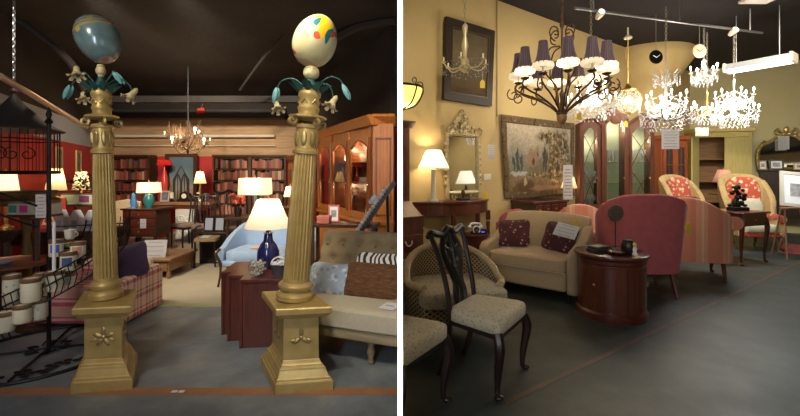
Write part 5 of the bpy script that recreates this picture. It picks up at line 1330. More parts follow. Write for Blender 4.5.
bw = .12
g = MB()
for off in (0, ): g = cloth(-W / 2, W / 2, 0, Hh, .0, 40, 24)
go = g.build('woven_field', blobs_mat('tapestry_weave', tland, bl, .95, warp=.13, wscale=12, soft=.22), t); so_ = go.modifiers.new('thick', 'SOLIDIFY'); so_.thickness = .008; so_.offset = 1
n_ = N('tapestry_border'); c_ = n_.ramp(n_.noise(13, 5), [(.32, (.045, .032, .02)), (.46, (.20, .12, .055)), (.58, (.10, .085, .05)), (.7, (.38, .28, .16))]); n_.set(c_, .95)
g = MB()
for (x0, x1, z0, z1, nu, nv) in ((-W / 2, W / 2, Hh - bw, Hh, 40, 3), (-W / 2, W / 2, 0, bw, 40, 3), (-W / 2, -W / 2 + bw, bw, Hh - bw, 3, 24), (W / 2 - bw, W / 2, bw, Hh - bw, 3, 24)):
    q = cloth(x0, x1, z0, z1, .008, nu, nv); g.add(q.v, q.f)
go = g.build('woven_border', n_.m, t); so_ = go.modifiers.new('thick', 'SOLIDIFY'); so_.thickness = .008; so_.offset = 1
# slim console below the mirror
s0, s1 = ws(416, .1), ws(497, .2); W = s1 - s0
zc = wz(455, 201, .2)
t = thing('hall_console', 'slim dark red console table below the gilt mirror', 'console table', wpt((s0 + s1) / 2, .02, 0), WY)
def bow(x, k=1): return -.30 * k * (1 - (abs(x) / (W / 2)) ** 2.4) - .02
out = [(W * (i / 24 - .5), bow(W * (i / 24 - .5))) for i in range(25)]
MB().prism([(W / 2, 0)] + [(-W / 2, 0)] + out, zc - .035, zc, 'xy').build('top', M['mahog'], t, bevel=.006)
out2 = [(x * .97, y * .94) for x, y in out]
MB().prism([(W / 2 * .97, 0), (-W / 2 * .97, 0)] + out2, zc - .18, zc - .035, 'xy').build('apron', M['redwood'], t, angle=25)
for x in (-W * .44, -W * .16, W * .16, W * .44):
    y = bow(x) * .86
    MB().lathe([(.018, 0), (.016, .08), (.03, .30), (.024, zc - .42), (.032, zc - .36), (.022, zc - .34), (.034, zc - .30), (.034, zc - .17)], 12, Matrix.Translation((x, y, 0))).build('leg', M['redwood'], t)
    MB().lathe([(.036, zc - .33), (.036, zc - .31)], 12, Matrix.Translation((x, y, 0))).build('brass_collar', M['brass'], t)
# gilt mirror
s0, s1 = ws(447.5, .05), ws(478, .05); W = s1 - s0; zb = zc; z1 = wz(460, 135, .05); Hm = z1 - zb
giltc = simple('worn_gilt', (.42, .32, .15), .4, .45, c2=(.62, .54, .36), scale=26)
t = thing('gilt_mirror', 'ornate carved gilt mirror with tall crest standing on the console', 'mirror', wpt((s0 + s1) / 2, .05, zb), WY); t.rotation_euler = (rad(-1), 0, rad(WY))
b = MB()
for x in (-W / 2, W / 2): b.tube([(x, 0, .02), (x, 0, Hm)], .030, 8)
for z in (.10, Hm): b.tube([(-W / 2 - .02, 0, z), (W / 2 + .02, 0, z)], .030, 8)
b.build('frame', giltc, t)
b = MB(); rk = random.Random(9)
for sx in (-1, 1):
    MB().tube(spiral(sx * .10, Hm + .12, .10, .02, 90, 90 + sx * 400, 24), .020, 6).build('crest_scroll', giltc, t); MB().tube(spiral(sx * .20, Hm + .05, .08, .02, 90, 90 - sx * 380, 24), .018, 6).build('crest_scroll', giltc, t)
    b.tube(bez([(sx * W / 2, 0, Hm), (sx * (W / 2 + .08), 0, Hm + .03), (sx * (W / 2 + .10), 0, Hm + .10), (sx * (W / 2 + .04), 0, Hm + .12)], 6), .014, 6)
    for k in range(7): b.ell((sx * (W / 2 + .04), -.01, Hm * (.25 + .1 * k)), (.028, .02, .03), 7, 5)
    b.tube(spiral(sx * W * .3, .05, .06, .015, 0, 400 * sx, 20), .014, 6)
b.tube(bez([(-.07, 0, Hm + .18), (-.04, 0, Hm + .30), (0, 0, Hm + .36), (.04, 0, Hm + .30), (.07, 0, Hm + .18)], 5), .018, 6)
for k in range(75):
    x = rk.uniform(-.24, .24); z = Hm + rk.uniform(.0, .34 * (1 - (abs(x) / .26) ** 1.2) + .03); b.ell((x, -.012, z), (rk.uniform(.014, .028), .018, rk.uniform(.016, .034)), 7, 5)
tag(b.build('carved_foliage', giltc, t), kind='stuff')
MB().box(-W / 2 + .02, W / 2 - .02, .004, .012, .11, Hm - .02).build('mirror_glass', N('mirror_silver').set((.86, .86, .82), .03, 1.0), t, smooth=False)
# lamp and small things on the console
creamb = shade_mat('ivory_bell', (.96, .90, .78), .55)
lp = wpt(ws(433.5, .18), .18, zc)
t = table_lamp('column lamp with ivory bell shade at the left end of the console', lp, [(.07, 0), (.07, .02), (.045, .04), (.032, .06), (.028, .40), (.04, .42), (.02, .44)], simple('pale_column', (.62, .58, .48), .4), (.20, .095, .45, .67), creamb, 16)
b = MB()
for k in range(40):
    a = 2 * PI * k / 40; b.tube([(.20 * math.cos(a), .20 * math.sin(a), .45), (.20 * math.cos(a), .20 * math.sin(a), .425)], .004, 4)
tag(b.build('shade_fringe', M['cream_cer'], t), kind='stuff')
t = thing('black_stand', 'low black display stand in front of the gilt mirror', 'stand', wpt(ws(463, .16), .16, zc), WY); MB().box(-.09, .09, -.05, .05, 0, .03).build('block', M['black_wood'], t, bevel=.004); MB().lathe([(.02, .03), (.012, .06), (.03, .10), (.02, .14), (.004, .15)], 12).build('finial', simple('dark_bronze', (.07, .05, .04), .4, .6), t)
yellow_tag('yellow tag standing at the right end of the console', wpt(ws(485.5, .12), .12, zc), .10, .075)
paper('wall_notice', 'small white price paper on ochre wall between mirror and tapestry', 'price sheet', wpt(ws(491), .006, wz(491, 159)), .14, .22, yaw=WY, lines=6)
paper('wall_notice', 'small white price paper on ochre wall right of the tapestry', 'price sheet', wpt(ws(578.5), .02, wz(578.5, 153)), .15, .22, yaw=WY, lines=6)
for k, (x, lb) in enumerate(((478.5, 'pale wall outlet plate right beside the gilt mirror'), (487, 'pale wall outlet plate nearer the tapestry'))):
    t = thing('outlet_plate', lb, 'outlet', wpt(ws(x), .004, wz(x, 180)), WY, 'outlet plates'); MB().box(-.05 - .03 * k, .05 + .03 * k, -.006, .004, 0, .09).build('plate', M['cream_cer'], t, bevel=.003); MB().box(-.02, .02, -.009, -.006, .02, .04).box(-.02, .02, -.009, -.006, .05, .07).build('sockets', M['paper'], t, smooth=False)
# secretary at the partition
t = thing('secretary_desk', 'tall dark secretary desk with slant front and drawers by the partition', 'desk', wpt(-.09, .0, 0), WY)
zt = wz(408, 121, .3); zs = wz(412, 201, .3); zd = wz(426, 216, .55)
MB().box(-.9, 0, -.26, -.0, zs, zt - .08).build('upper_case', M['china'], t, smooth=False)
b = MB(); b.prism([(-.26, zt - .08), (-.34, zt - .015), (-.34, zt), (0, zt), (0, zt - .08)], -.94, .04, 'yz'); b.build('cornice', M['china'], t, bevel=.006)
MB().box(-.84, -.03, -.275, -.26, zs + .05, zt - .12).build('door', M['china'], t, bevel=.008)
MB().prism([(-.26, zs), (-.52, zd), (-.52, zd - .03), (0, zd - .03), (0, zs)], -.9, .0, 'yz').build('slant_front', M['china'], t, smooth=False, bevel=.004)
MB().box(-.9, 0, -.52, 0, .12, zd - .03).build('lower_case', M['china'], t, smooth=False)
for z in (.16, .36, .56):
    d = MB().box(-.86, -.03, -.535, -.52, z, z + .175).build('drawer', M['china'], t, bevel=.006)
    for x in (-.66, -.22): MB().tube(arc(x, z + .10, .045, 180, 360, 10, -.548), .006, 6).ell((x - .045, -.54, z + .10), .012, 6, 5).ell((x + .045, -.54, z + .10), .012, 6, 5).build('handle', M['silver'], d)
for x in (-.86, -.05):
    for y in (-.48, -.06): MB().lathe([(.03, 0), (.05, .04), (.03, .12)], 10, Matrix.Translation((x, y, 0))).build('foot', M['china'], t)
CLIPS.append((t, .0118, 1))
# sideboard below the tapestry
s0, s1 = ws(533, .42), ws(567, .42); W = s1 - s0; zs = wz(545, 200, .3)
t = thing('carved_sideboard', 'long dark carved sideboard below the tapestry', 'sideboard', wpt((s0 + s1) / 2, .02, 0), WY)
MB().box(-W / 2, W / 2, -.40, 0, .08, zs - .04).build('body', M['walnut'], t, smooth=False)
MB().box(-W / 2 - .03, W / 2 + .03, -.43, 0, zs - .04, zs).build('top', M['mahog'], t, bevel=.008)
for k in range(4):
    x = -W / 2 + .03 + (W - .06) * k / 4; d = MB().box(x + .01, x + (W - .06) / 4 - .01, -.415, -.40, .14, zs - .22).build('door', M['walnut'], t, bevel=.008)
    MB().tube(spiral(x + W / 8, zs * .45, .10, .03, 0, 500, 24, -.418), .012, 6).build('carving', M['mahog'], d)
    d = MB().box(x + .01, x + (W - .06) / 4 - .01, -.415, -.40, zs - .20, zs - .06).build('drawer', M['mahog'], t, bevel=.006); MB().ell((x + W / 8, -.425, zs - .13), .014, 8, 6).build('knob', M['brass'], d)
for x in (-W / 2 + .06, W / 2 - .06):
    for y in (-.36, -.05): MB().lathe([(.04, 0), (.05, .05), (.04, .08)], 10, Matrix.Translation((x, y, 0))).build('foot', M['walnut'], t)
table_lamp('green based lamp with tan shade at the right end of the carved sideboard', wpt(ws(569, .25), .25, zs), [(.08, 0), (.09, .02), (.05, .05), (.06, .10), (.03, .15), (.012, .18)], simple('jade', (.25, .48, .28), .25), (.14, .05, .17, .42), shade_mat('tan_shade', (.75, .55, .34), .25), 7)
paper('hanging_price_sheet', 'tall white price sheet hanging before the tapestry above sideboard lamp', 'price sheet', wpt(ws(568, .45), .45, zs + .002), .17, .56, yaw=WY - 25, lines=9)

# china cabinet
CY = -13; cen = Vector((3.535, 6.50)); cx_ = Vector((math.cos(rad(CY)), math.sin(rad(CY)))); cy_ = Vector((-math.sin(rad(CY)), math.cos(rad(CY))))
def cuse(x):                                # distance along the cabinet front of photo column x
    k = (x - 400) / F; return (k * cen.y - cen.x) / (cx_.x - k * cx_.y)
def cpos(u, dpt, z): q = cen + cx_ * u + cy_ * dpt; return Vector((q.x, q.y, z))
t = thing('china_cabinet', 'large mahogany china cabinet with three arched glass doors', 'china cabinet', cpos(0, .40, 0), CY)
x0, x1, xa, xb = cuse(580), cuse(655), cuse(601.5), cuse(628)
zside, zmid, zbase = H + (YH - 121) * 6.45 / F, H + (YH - 111) * 6.4 / F, .85
inner = simple('cabinet_inner', (.36, .38, .26), .7)
def arch_top(xl, xr, zlow, rise, n=14): return [(xl + (xr - xl) * i / n, zlow + rise * math.sin(PI * i / n)) for i in range(n + 1)]
for nm, l, r, f, zz in (('side_section', x0, xa, -.38, zside), ('centre_section', xa, xb, -.44, zmid), ('side_section', xb, x1, -.38, zside)):
    sec = MB().box(l, r, f, 0, .06, zbase).build(nm, M['china'], t, smooth=False)
    MB().box(l, r, -.02, 0, zbase, zz).build('back_panel', inner, sec, smooth=False)
    for q in (l, r - .03): MB().box(q, q + .03, f, 0, zbase, zz).build('stile', M['china'], sec, smooth=False)
    w = r - l; rise = .12
    # door: frame with arched head and pane
    b = MB()
    for u0, u1 in ((l + .03, l + .065), (r - .065, r - .03)): b.box(u0, u1, f - .015, f + .015, zbase, zz - rise)
    b.box(l + .05, r - .05, f - .015, f + .015, zbase, zbase + .07)
    lo = arch_top(l + .065, r - .065, zz - rise - .09, rise); hi = arch_top(l + .0, r - .0, zz - rise + .06, rise)
    for i in range(14): b.prism([lo[i], lo[i + 1], hi[i + 1], hi[i]], f - .015, f + .02)
    dr = b.build('door', M['china'], t, angle=30)
    MB().box(l + .09, r - .09, f - .003, f + .003, zbase + .05, zz - rise * .7).build('pane', glass_mat('china_glass', (.92, .96, .93), .02, .3), dr, smooth=False)
    b = MB().tube([(q[0], f - .02, q[1]) for q in hi], .025, 8); b.build('arched_moulding', M['china'], dr)
    xm = (l + r) / 2; b = MB()
    hgt = zz - rise - .1 - zbase
    if nm == 'side_section':
        for k in range(2): b.tube([(l + .065, f - .006, zbase + .1 + hgt * k * .5), (xm, f - .006, zbase + .1 + hgt * (k * .5 + .25)), (l + .065, f - .006, zbase + hgt * (.5 + k * .5))], .006, 4); b.tube([(r - .065, f - .006, zbase + .1 + hgt * k * .5), (xm, f - .006, zbase + .1 + hgt * (k * .5 + .25)), (r - .065, f - .006, zbase + hgt * (.5 + k * .5))], .006, 4)
        b.build('glazing_bars', M['china'], dr)
    else:
        b.ell((xm, f - .015, zz - .12), (.085, .015, .085), 16, 10); b.build('carved_oval', M['china'], dr)
    MB().ell((r - .08, f - .03, zbase + .5), .016, 8, 6).build('knob', M['brass'], dr)
    for z in (1.25, 1.6): MB().box(l + .05, r - .05, f + .03, -.02, z, z + .012).build('shelf', glass_mat('shelf_glass_%s%d' % (nm, int(z * 10 + l * 100)), (.9, .97, .92), .05), sec, smooth=False)
    for k in range(2):
        d = MB().box(l + .04 + k * (w - .08) / 2, l + .04 + (k + 1) * (w - .08) / 2 - .01, f - .02, f, .14, zbase - .06).build('cupboard_door', M['china'], sec, bevel=.008)
    MB().box(l - .01, r + .01, f - .03, 0, zbase - .04, zbase).build('waist_moulding', M['china'], sec, bevel=.006)
rk = random.Random(21)
for k in range(14):
    sec = k % 3; l, r = ((x0, xa), (xa, xb), (xb, x1))[sec]; z = (zbase + .001, 1.262, 1.612)[rk.randrange(3)]
    p = cpos(l + (r - l) * (.3 + .13 * (k // 3)), .18, z)
    sc = rk.uniform(.8, 1.2)
    o = MB().lathe([(.03 * sc, 0), (.035 * sc, .01), (.012 * sc, .03), (.012 * sc, .09), (.04 * sc, .13), (.045 * sc, .2), (.04 * sc, .2), (.03 * sc, .14)], 14).build('crystal_goblet', M['crystal'], loc=p)
    tag(o, 'clear goblet standing on a shelf inside the china cabinet', 'glass', 'goblets in the china cabinet')
point_light((0, 0, 0), 6, (1, .9, .7), .05, t, 'cabinet_fill').location = (0, -.2, zmid - .25)  # unseen lights added inside, one for each section
point_light((0, 0, 0), 4.5, (1, .9, .7), .05, t, 'cabinet_fill').location = ((xb + x1) / 2, -.2, zside - .32)
point_light((0, 0, 0), 4.5, (1, .9, .7), .05, t, 'cabinet_fill').location = ((x0 + xa) / 2, -.2, zside - .32)

# ================================================================== far corner
redcab = wood('red_cabinet', (.20, .040, .016), (.29, .07, .025), .35, axis='z')
p = P(674, 172, 8.6)
t = thing('red_cupboard', 'tall red wooden cupboard with leaded glass doors in the corner', 'cabinet', (p.x, p.y, 0), 14)
w, h = .68, 2.14
MB().box(-w / 2, w / 2, 0, .36, 0, h).build('body', redcab, t, smooth=False)
MB().box(-w / 2 - .05, w / 2 + .05, -.05, .36, h, h + .09).build('cornice', redcab, t, bevel=.015)
for x in (-w / 2 + .03, .01):
    d = MB(); d.box(x, x + .07, -.03, 0, .5, h - .06); d.box(x + .25, x + .32, -.03, 0, .5, h - .06); d.box(x + .07, x + .25, -.03, 0, .5, .60); d.box(x + .07, x + .25, -.03, 0, h - .16, h - .06)
    d = d.build('door', redcab, t, smooth=False); MB().box(x + .06, x + .26, -.012, -.006, .58, h - .14).build('pane', simple('dark_pane%d' % int(x * 100), (.035, .03, .03), .08), d, smooth=False)
    b = MB(); [b.box(x + .06, x + .26, -.02, -.012, z, z + .012) for z in (.9, 1.25, 1.6)]; b.box(x + .155, x + .165, -.02, -.012, .6, h - .16); b.build('glazing_bars', redcab, d, smooth=False)
    MB().box(x, x + .32, -.02, 0, .08, .46).build('drawer', redcab, t, bevel=.008)
yel = wood('yellow_paint', (.60, .50, .17), (.70, .58, .23), .5, axis='z', coat=0)
p = P(715, 172, 9.75)
t = thing('yellow_armoire', 'tall pale yellow armoire with its left door open', 'armoire', (p.x + .16, p.y - .05, 0), -14)
w, h = 1.12, 2.42
for sx in (-1, 1): MB().box(sx * w / 2 - .03, sx * w / 2 + .03, 0, .5, 0, h).build('side_panel', yel, t, smooth=False)
MB().box(-w / 2, w / 2, .47, .5, 0, h).build('back_panel', M['oak'], t, smooth=False)
MB().box(-w / 2 - .08, w / 2 + .08, -.07, .5, h, h + .10).build('cornice', yel, t, bevel=.02)
MB().box(-w / 2, w / 2, 0, .47, .0, .12).build('plinth', yel, t, smooth=False)
MB().box(-w / 2, w / 2, 0, .5, h - .12, h).build('frieze', yel, t, smooth=False)
for z in (.7, 1.2, 1.75): MB().box(-w / 2 + .03, w / 2 - .03, .03, .47, z, z + .02).build('shelf', M['oak'], t, smooth=False)
d = MB().box(0.02, w / 2 - .03, -.025, .0, .13, h - .13).build('door', yel, t, bevel=.004); MB().box(.10, w / 2 - .11, -.035, -.025, 1.15, h - .22).build('raised_panel', yel, d, bevel=.01); MB().box(.10, w / 2 - .11, -.035, -.025, .22, 1.05).build('raised_panel', yel, d, bevel=.01); MB().ell((.05, -.04, 1.15), .016, 8, 6).build('knob', M['brass'], d)
d = MB().box(-.0, .025, -.50, 0, .13, h - .13).build('open_door', yel, t, bevel=.004, loc=(-w / 2 + .03, 0, 0), rot=(0, 0, rad(-38)))
# dark chest with gilt mirror on the far wall
def fpt(tt, off=0, z=0): q = wc + DF * tt + NF * off; return Vector((q.x, q.y, z))
t = thing('tall_chest', 'dark mahogany chest on legs below the gold crested mirror', 'chest of drawers', fpt(2.02, .03, 0), FYAW)
w = 1.3; zt = 1.50
MB().box(-w / 2, w / 2, -.45, 0, .42, zt - .04).build('body', darkmah, t, smooth=False)
MB().box(-w / 2 - .03, w / 2 + .03, -.48, 0, zt - .04, zt).build('top', darkmah, t, bevel=.008)
for z in (.47, .80, 1.13):
    for x in (-w / 2 + .03, 0.01):
        d = MB().box(x, x + w / 2 - .04, -.465, -.45, z, z + .30).build('drawer', darkmah, t, bevel=.006); MB().tube(arc(x + w / 4, z + .17, .05, 180, 360, 8, -.478), .008, 5).build('handle', M['brass'], d)
for x in (-w / 2 + .05, w / 2 - .05):
    for y in (-.42, -.04): MB().tube([(x, y, .44), (x * 1.02, y, .2), (x * .98, y, 0)], [.04, .022, .02], 8).build('leg', darkmah, t)
W, Hm = 1.02, .72
t = thing('crested_mirror', 'gold framed mirror with carved crest standing on the dark chest', 'mirror', fpt(1.86, .12, 1.502), FYAW); t.rotation_euler = (rad(-4), 0, rad(FYAW))
gl2 = simple('bright_gilt', (.40, .28, .08), .35, .6, c2=(.55, .42, .16), scale=18)
pth = bez([(-W / 2, 0, 0), (-W / 2 - .02, 0, .35), (-W / 2 + .05, 0, .58), (-W / 2 + .2, 0, .66), (-.15, 0, .80), (0, 0, .86), (.15, 0, .80), (W / 2 - .2, 0, .66), (W / 2 - .05, 0, .58), (W / 2 + .02, 0, .35), (W / 2, 0, 0)], 6)
b = MB().tube(pth, .04, 8); b.tube([(-W / 2, 0, .03), (W / 2, 0, .03)], .035, 8); b.build('frame', gl2, t)
b = MB()
for sx in (-1, 1): MB().tube(spiral(sx * .13, .90, .09, .02, 90, 90 - sx * 400, 20), .022, 6).build('crest_scroll', gl2, t); MB().tube(spiral(sx * .42, .64, .07, .02, 90, 90 + sx * 400, 20), .020, 6).build('crest_scroll', gl2, t)
for k in range(16): q = pth[int(len(pth) * (k + .5) / 16)]; b.ell((q.x, -.03, q.z), (.035, .02, .03), 7, 5)
b.ell((0, -.01, .96), (.05, .03, .08), 8, 6); tag(b.build('carved_foliage', gl2, t), kind='stuff')
MB().prism([(q.x * .97, q.z * .97 + .01) for q in pth], .004, .012).build('mirror_glass', N('mirror_silver_far').set((.80, .80, .72), .04, 1.0), t, smooth=False)
for k, (tt, w, h, lb, fm) in enumerate(((1.62, .26, .24, 'black framed photograph on the chest before the gold mirror', 'black_wood'), (2.02, .22, .16, 'small gilt frame on the chest before the gold mirror', 'gold'), (1.38, .14, .22, 'small tan upright frame at the left end of the chest', 'oak'))):
    frame_pic(lb, fpt(tt, .38, 1.502), w, h, FYAW, M[fm], greyim, name='photo_stand')
paper('wall_notice', 'small pale price paper on olive wall left of the gold mirror', 'price sheet', fpt(1.02, .006, 2.0), .20, .30, yaw=FYAW, lines=6)
paper('wall_notice', 'pale price paper stuck on the gold crested mirror', 'price sheet', fpt(1.78, .20, 1.98), .20, .32, yaw=FYAW, lines=6)
yellow_tag('yellow tag on the front of the dark mahogany chest', fpt(1.72, .51, 1.12), .16, .1)
# framed print leaning on an easel at right edge
t = thing('easel_picture', 'white matted picture leaning at the right edge of the hall', 'picture', P(797, 207, 6.6), -22); t.rotation_euler = (rad(-16), rad(6), rad(-22))
b = MB(); w, h, f = .44, .60, .05
b.box(-w / 2, w / 2, -.015, .015, 0, f); b.box(-w / 2, w / 2, -.015, .015, h - f, h); b.box(-w / 2, -w / 2 + f, -.015, .015, f, h - f); b.box(w / 2 - f, w / 2, -.015, .015, f, h - f)
b.build('frame', simple('silver_frame', (.55, .52, .45), .4), t, smooth=False); MB().box(-w / 2 + .03, w / 2 - .03, -.004, .004, .03, h - .03).build('mat_board', M['paper'], t, smooth=False); MB().box(-w * .2, w * .2, -.008, -.004, h * .3, h * .66).build('image', greyim, t, smooth=False)
ez = thing('picture_easel', 'slim easel holding the white matted picture at right edge', 'easel', P(797, 172, 6.62)); ez.location.z = 0; zz = P(797, 207, 6.6).z
for x in (-.2, .2): MB().tube([(x, -.04, 0), (x * .4, .16, zz + .5)], .014, 6).build('leg', M['oak'], ez)
MB().tube([(0, .45, 0), (0, .16, zz + .5)], .014, 6).build('leg', M['oak'], ez); MB().box(-.24, .24, -.08, .06, zz - .03, zz - .005).build('ledge', M['oak'], ez, bevel=.003)
b = MB().box(0, 1.3, -1.0, 0, 0, .012)
tag(b.build('corner_rug', floral('red_rug', (.30, .03, .03), [(.08, .03, .05), (.45, .2, .1)], 9, .2), loc=(G(781, 253).x, G(781, 253).y, 0), rot=(0, 0, rad(48)), smooth=False), 'corner of a red patterned rug at the right edge', 'rug')

# ================================================================== seating
redfab = fabric('crimson_fabric', (.42, .095, .11), (.48, .12, .125), scale=14)
peach = stripes('peach_stripes', [(0, (.66, .26, .17)), (.35, (.72, .37, .24)), (.5, (.78, .50, .33)), (.58, (.70, .35, .23)), (.8, (.64, .24, .16))], .30, 'x')
flor = floral('red_floral', (.48, .075, .04), [(.74, .55, .36), (.60, .38, .16)], 9, .34)
oakf = fabric('ochre_wing', (.42, .27, .10), (.50, .34, .15), scale=16)
creamf = fabric('cream_linen', (.56, .52, .40), (.50, .46, .35), scale=20)
def cabriole(x, y, h, sx, sy, mt, par, name='leg', r=.026):
    k = Vector((sx, sy, 0)).normalized() if (sx or sy) else Vector((0, 0, 0)); B = Vector((x, y, 0))
    pts = bez([B + Vector((0, 0, h)), B + k * .035 + Vector((0, 0, h * .78)), B + k * .005 + Vector((0, 0, h * .35)), B + k * .0 + Vector((0, 0, h * .08)), B + k * .03 + Vector((0, 0, .0))], 5)
    n = len(pts); rs = [r * (1.25 if i < 5 else 1.25 - .62 * min(1, (i - 5) / 8)) for i in range(n)]; rs[-1] = r * 1.0; rs[-2] = r * .9; rs[-3] = r * .75
    m_ = MB().tube(pts, rs, 8); m_.ell(B + k * .025 + Vector((0, 0, .018)), (r * 1.05, r * 1.05, .018), 8, 6)
    return m_.build(name, mt, par)
def wing_chair(label, loc, yaw, fab, cush, w=.80, h=1.18, legm='mahog', group=None, pillow=None, wingm=None):
    t = thing('wing_chair', label, 'armchair', loc, yaw, group)
    a = w / 2
    pth = [(-a + .03, -.30), (-a, -.10), (-a + .02, .14), (-a * .8, .30), (-a * .4, .36), (0, .38), (a * .4, .36), (a * .8, .30), (a - .02, .14), (a, -.10), (a - .03, -.30)]
    pp = [(q.x, q.y) for q in bez([(x, y, 0) for x, y in pth], 5)]
    def top(i):
        x, y = pp[i]
        if y > .26: return h - .10 * (abs(x) / (a * .9)) ** 3.5
        if y > -.06: u = (y + .06) / .32; return .66 + (h - .12 - .66) * min(1, u * 1.2) ** .55
        return .60 + .06 * max(0, (y + .30) / .24)
    sh = MB().shell(pp, .10, .28, [top(i) for i in range(len(pp))]); vv = []
    for x, y, z in sh.v:                    # ears flare out above the arms, the waist draws in
        u = max(0, min(1, (z - .68) / .30)); u = u * u * (3 - 2 * u)
        vv.append((x * (.93 + .15 * u), y + .10 * max(0, z - .45) ** 1.2, z))
    sh.v = vv; sh.build('backrest', wingm or fab, t)
    if wingm: MB().cushion((0, .27, .90), (w * .80, .20, (h - .52) * 1.02), (rad(-4), 0, 0), e=.6).build('back_cushion', fab, t)
    MB().cushion((0, -.06, .42), (w - .16, .62, .17)).build('seat_cushion', cush, t)
    MB().box(-a + .04, a - .04, -.34, .30, .26, .38).build('seat_base', fab, t, bevel=.03, bseg=3)
    for sx in (-1, 1):
        MB().tube([(sx * (a - .03), -.32, .60), (sx * (a - .03), .05, .62)], [.065, .065], 12).build('arm_roll', fab, t)
        cabriole(sx * (a - .08), -.28, .29, sx, -1, M[legm], t)
        MB().tube([(sx * (a - .12), .26, .30), (sx * (a - .10), .38, 0)], [.028, .020], 8).build('leg', M[legm], t)
    if pillow:
        MB().cushion((0, .08, .78), (.44, .18, .34), (rad(-12), 0, 0), pinch=.0, e=.6).build('lumbar_cushion', pillow, t)
    return t
wing_chair('big crimson wing chair with its back turned, behind the drum table', (2.93, 5.0, 0), 168, redfab, redfab, .84, 1.20)
# striped loveseat
t = thing('striped_loveseat', 'peach and red striped camelback loveseat beyond the crimson wing chair', 'sofa', (3.98, 5.70, 0), 156)
pth = [(x * .78, y) for x, y in [(-.66, -.34), (-.68, -.1), (-.66, .15), (-.56, .30), (-.3, .36), (0, .38), (.3, .36), (.56, .30), (.66, .15), (.68, -.1), (.66, -.34)]]
pp = [(q.x, q.y) for q in bez([(x, y, 0) for x, y in pth], 5)]
MB().shell(pp, .11, .26, [(.90 + .22 * math.cos(max(-1, min(1, x / .50)) * PI / 2) ** 1.2 if y > .26 else .70 + .16 * max(0, min(1, (y + .1) / .36))) for x, y in pp]).build('backrest', peach, t)
MB().cushion((0, -.05, .44), (.92, .66, .18)).build('seat_cushion', peach, t)
MB().box(-.49, .49, -.38, .32, .24, .38).build('seat_base', peach, t, bevel=.03)
for sx in (-1, 1):
    MB().tube([(sx * .54, -.38, .68), (sx * .55, .30, .78)], [.10, .09], 16).build('arm_roll', peach, t)
    cabriole(sx * .45, -.33, .26, sx, -1, M['mahog'], t)
    MB().tube([(sx * .43, .28, .26), (sx * .43, .36, 0)], [.028, .02], 8).build('leg', M['mahog'], t)
yellow_tag('yellow tag pinned to the back of the striped loveseat', (3.80, 5.27, .62), .16, .09)
tag(MB().box(-.16, .16, -.10, .10, 0, .02).build('dark_tray', M['black_wood'], loc=(5.18, 7.3, .985), bevel=.004), 'flat dark tray on the small table behind the striped loveseat', 'tray')
tb = thing('tray_stand', 'small dark table behind the striped loveseat', 'table', (5.18, 7.3, 0)); MB().lathe([(.22, .955), (.23, .965), (.22, .984)], 20).build('top', M['walnut'], tb); MB().lathe([(.16, 0), (.15, .03), (.03, .08), (.03, .955)], 14).build('stem', M['walnut'], tb)
wing_chair('red floral wing chair with ochre wings beside the red cupboard', (5.62, 7.75, 0), 10, flor, creamf, .66, 1.40, 'oak', 'floral wing chairs', creamf, oakf)
wing_chair('red floral wing chair with ochre wings beside the dark mahogany chest', (6.62, 7.55, 0), -14, flor, creamf, .72, 1.42, 'oak', 'floral wing chairs', creamf, oakf)
lt = thing('lamp_stand_table', 'small wooden table between the two floral wing chairs', 'table', (6.75, 8.35, 0)); MB().lathe([(.24, .97), (.25, .985), (.25, 1.0)], 22).build('top', M['oak'], lt); MB().lathe([(.2, 0), (.18, .03), (.03, .08), (.04, .5), (.03, .97)], 14).build('stem', M['oak'], lt)
table_lamp('brass lamp with dusty pink shade between the floral chairs', (6.75, 8.35, 1.0), [(.07, 0), (.07, .02), (.02, .04), (.035, .15), (.015, .22)], M['brass'], (.19, .10, .24, .50), shade_mat('pink_shade', (.60, .34, .29), .02), 1.0)
# peach chair behind the loveseat (its back top seen) and crimson round chair
ch = thing('tub_chair', 'peach striped tub chair behind the cream loveseat', 'armchair', (2.72, 5.95, 0), 150)
pp = [(.34 * math.cos(rad(a)), .34 * math.sin(rad(a))) for a in range(-30, 211, 10)]
MB().shell(pp, .09, .2, [.70 + .30 * max(0, math.sin(rad(a))) for a in range(-30, 211, 10)]).build('backrest', peach, ch)
MB().cushion((0, -.03, .40), (.60, .56, .18)).build('seat_cushion', peach, ch)
for x in (-.24, .24):
    for y in (-.2, .2): MB().tube([(x, y, .3), (x * 1.05, y * 1.05, 0)], [.025, .018], 8).build('leg', M['mahog'], ch)
ch = thing('crimson_chair', 'crimson round-backed chair behind the left arm of the loveseat', 'armchair', (1.58, 5.70, 0), 200); ch.location = (1.64, 5.92, 0)
pp = [(.20 * math.cos(rad(a)), .15 * math.sin(rad(a))) for a in range(-20, 201, 10)]
MB().shell(pp, .06, .3, [.72 + .20 * max(0, math.sin(rad(a))) ** .6 for a in range(-20, 201, 10)]).build('backrest', redfab, ch)
MB().cushion((0, -.02, .40), (.36, .26, .12)).build('seat_cushion', redfab, ch)
for x in (-.15, .15):
    for y in (-.1, .1): MB().tube([(x, y, .36), (x, y, 0)], [.02, .016], 8).build('leg', M['mahog'], ch)

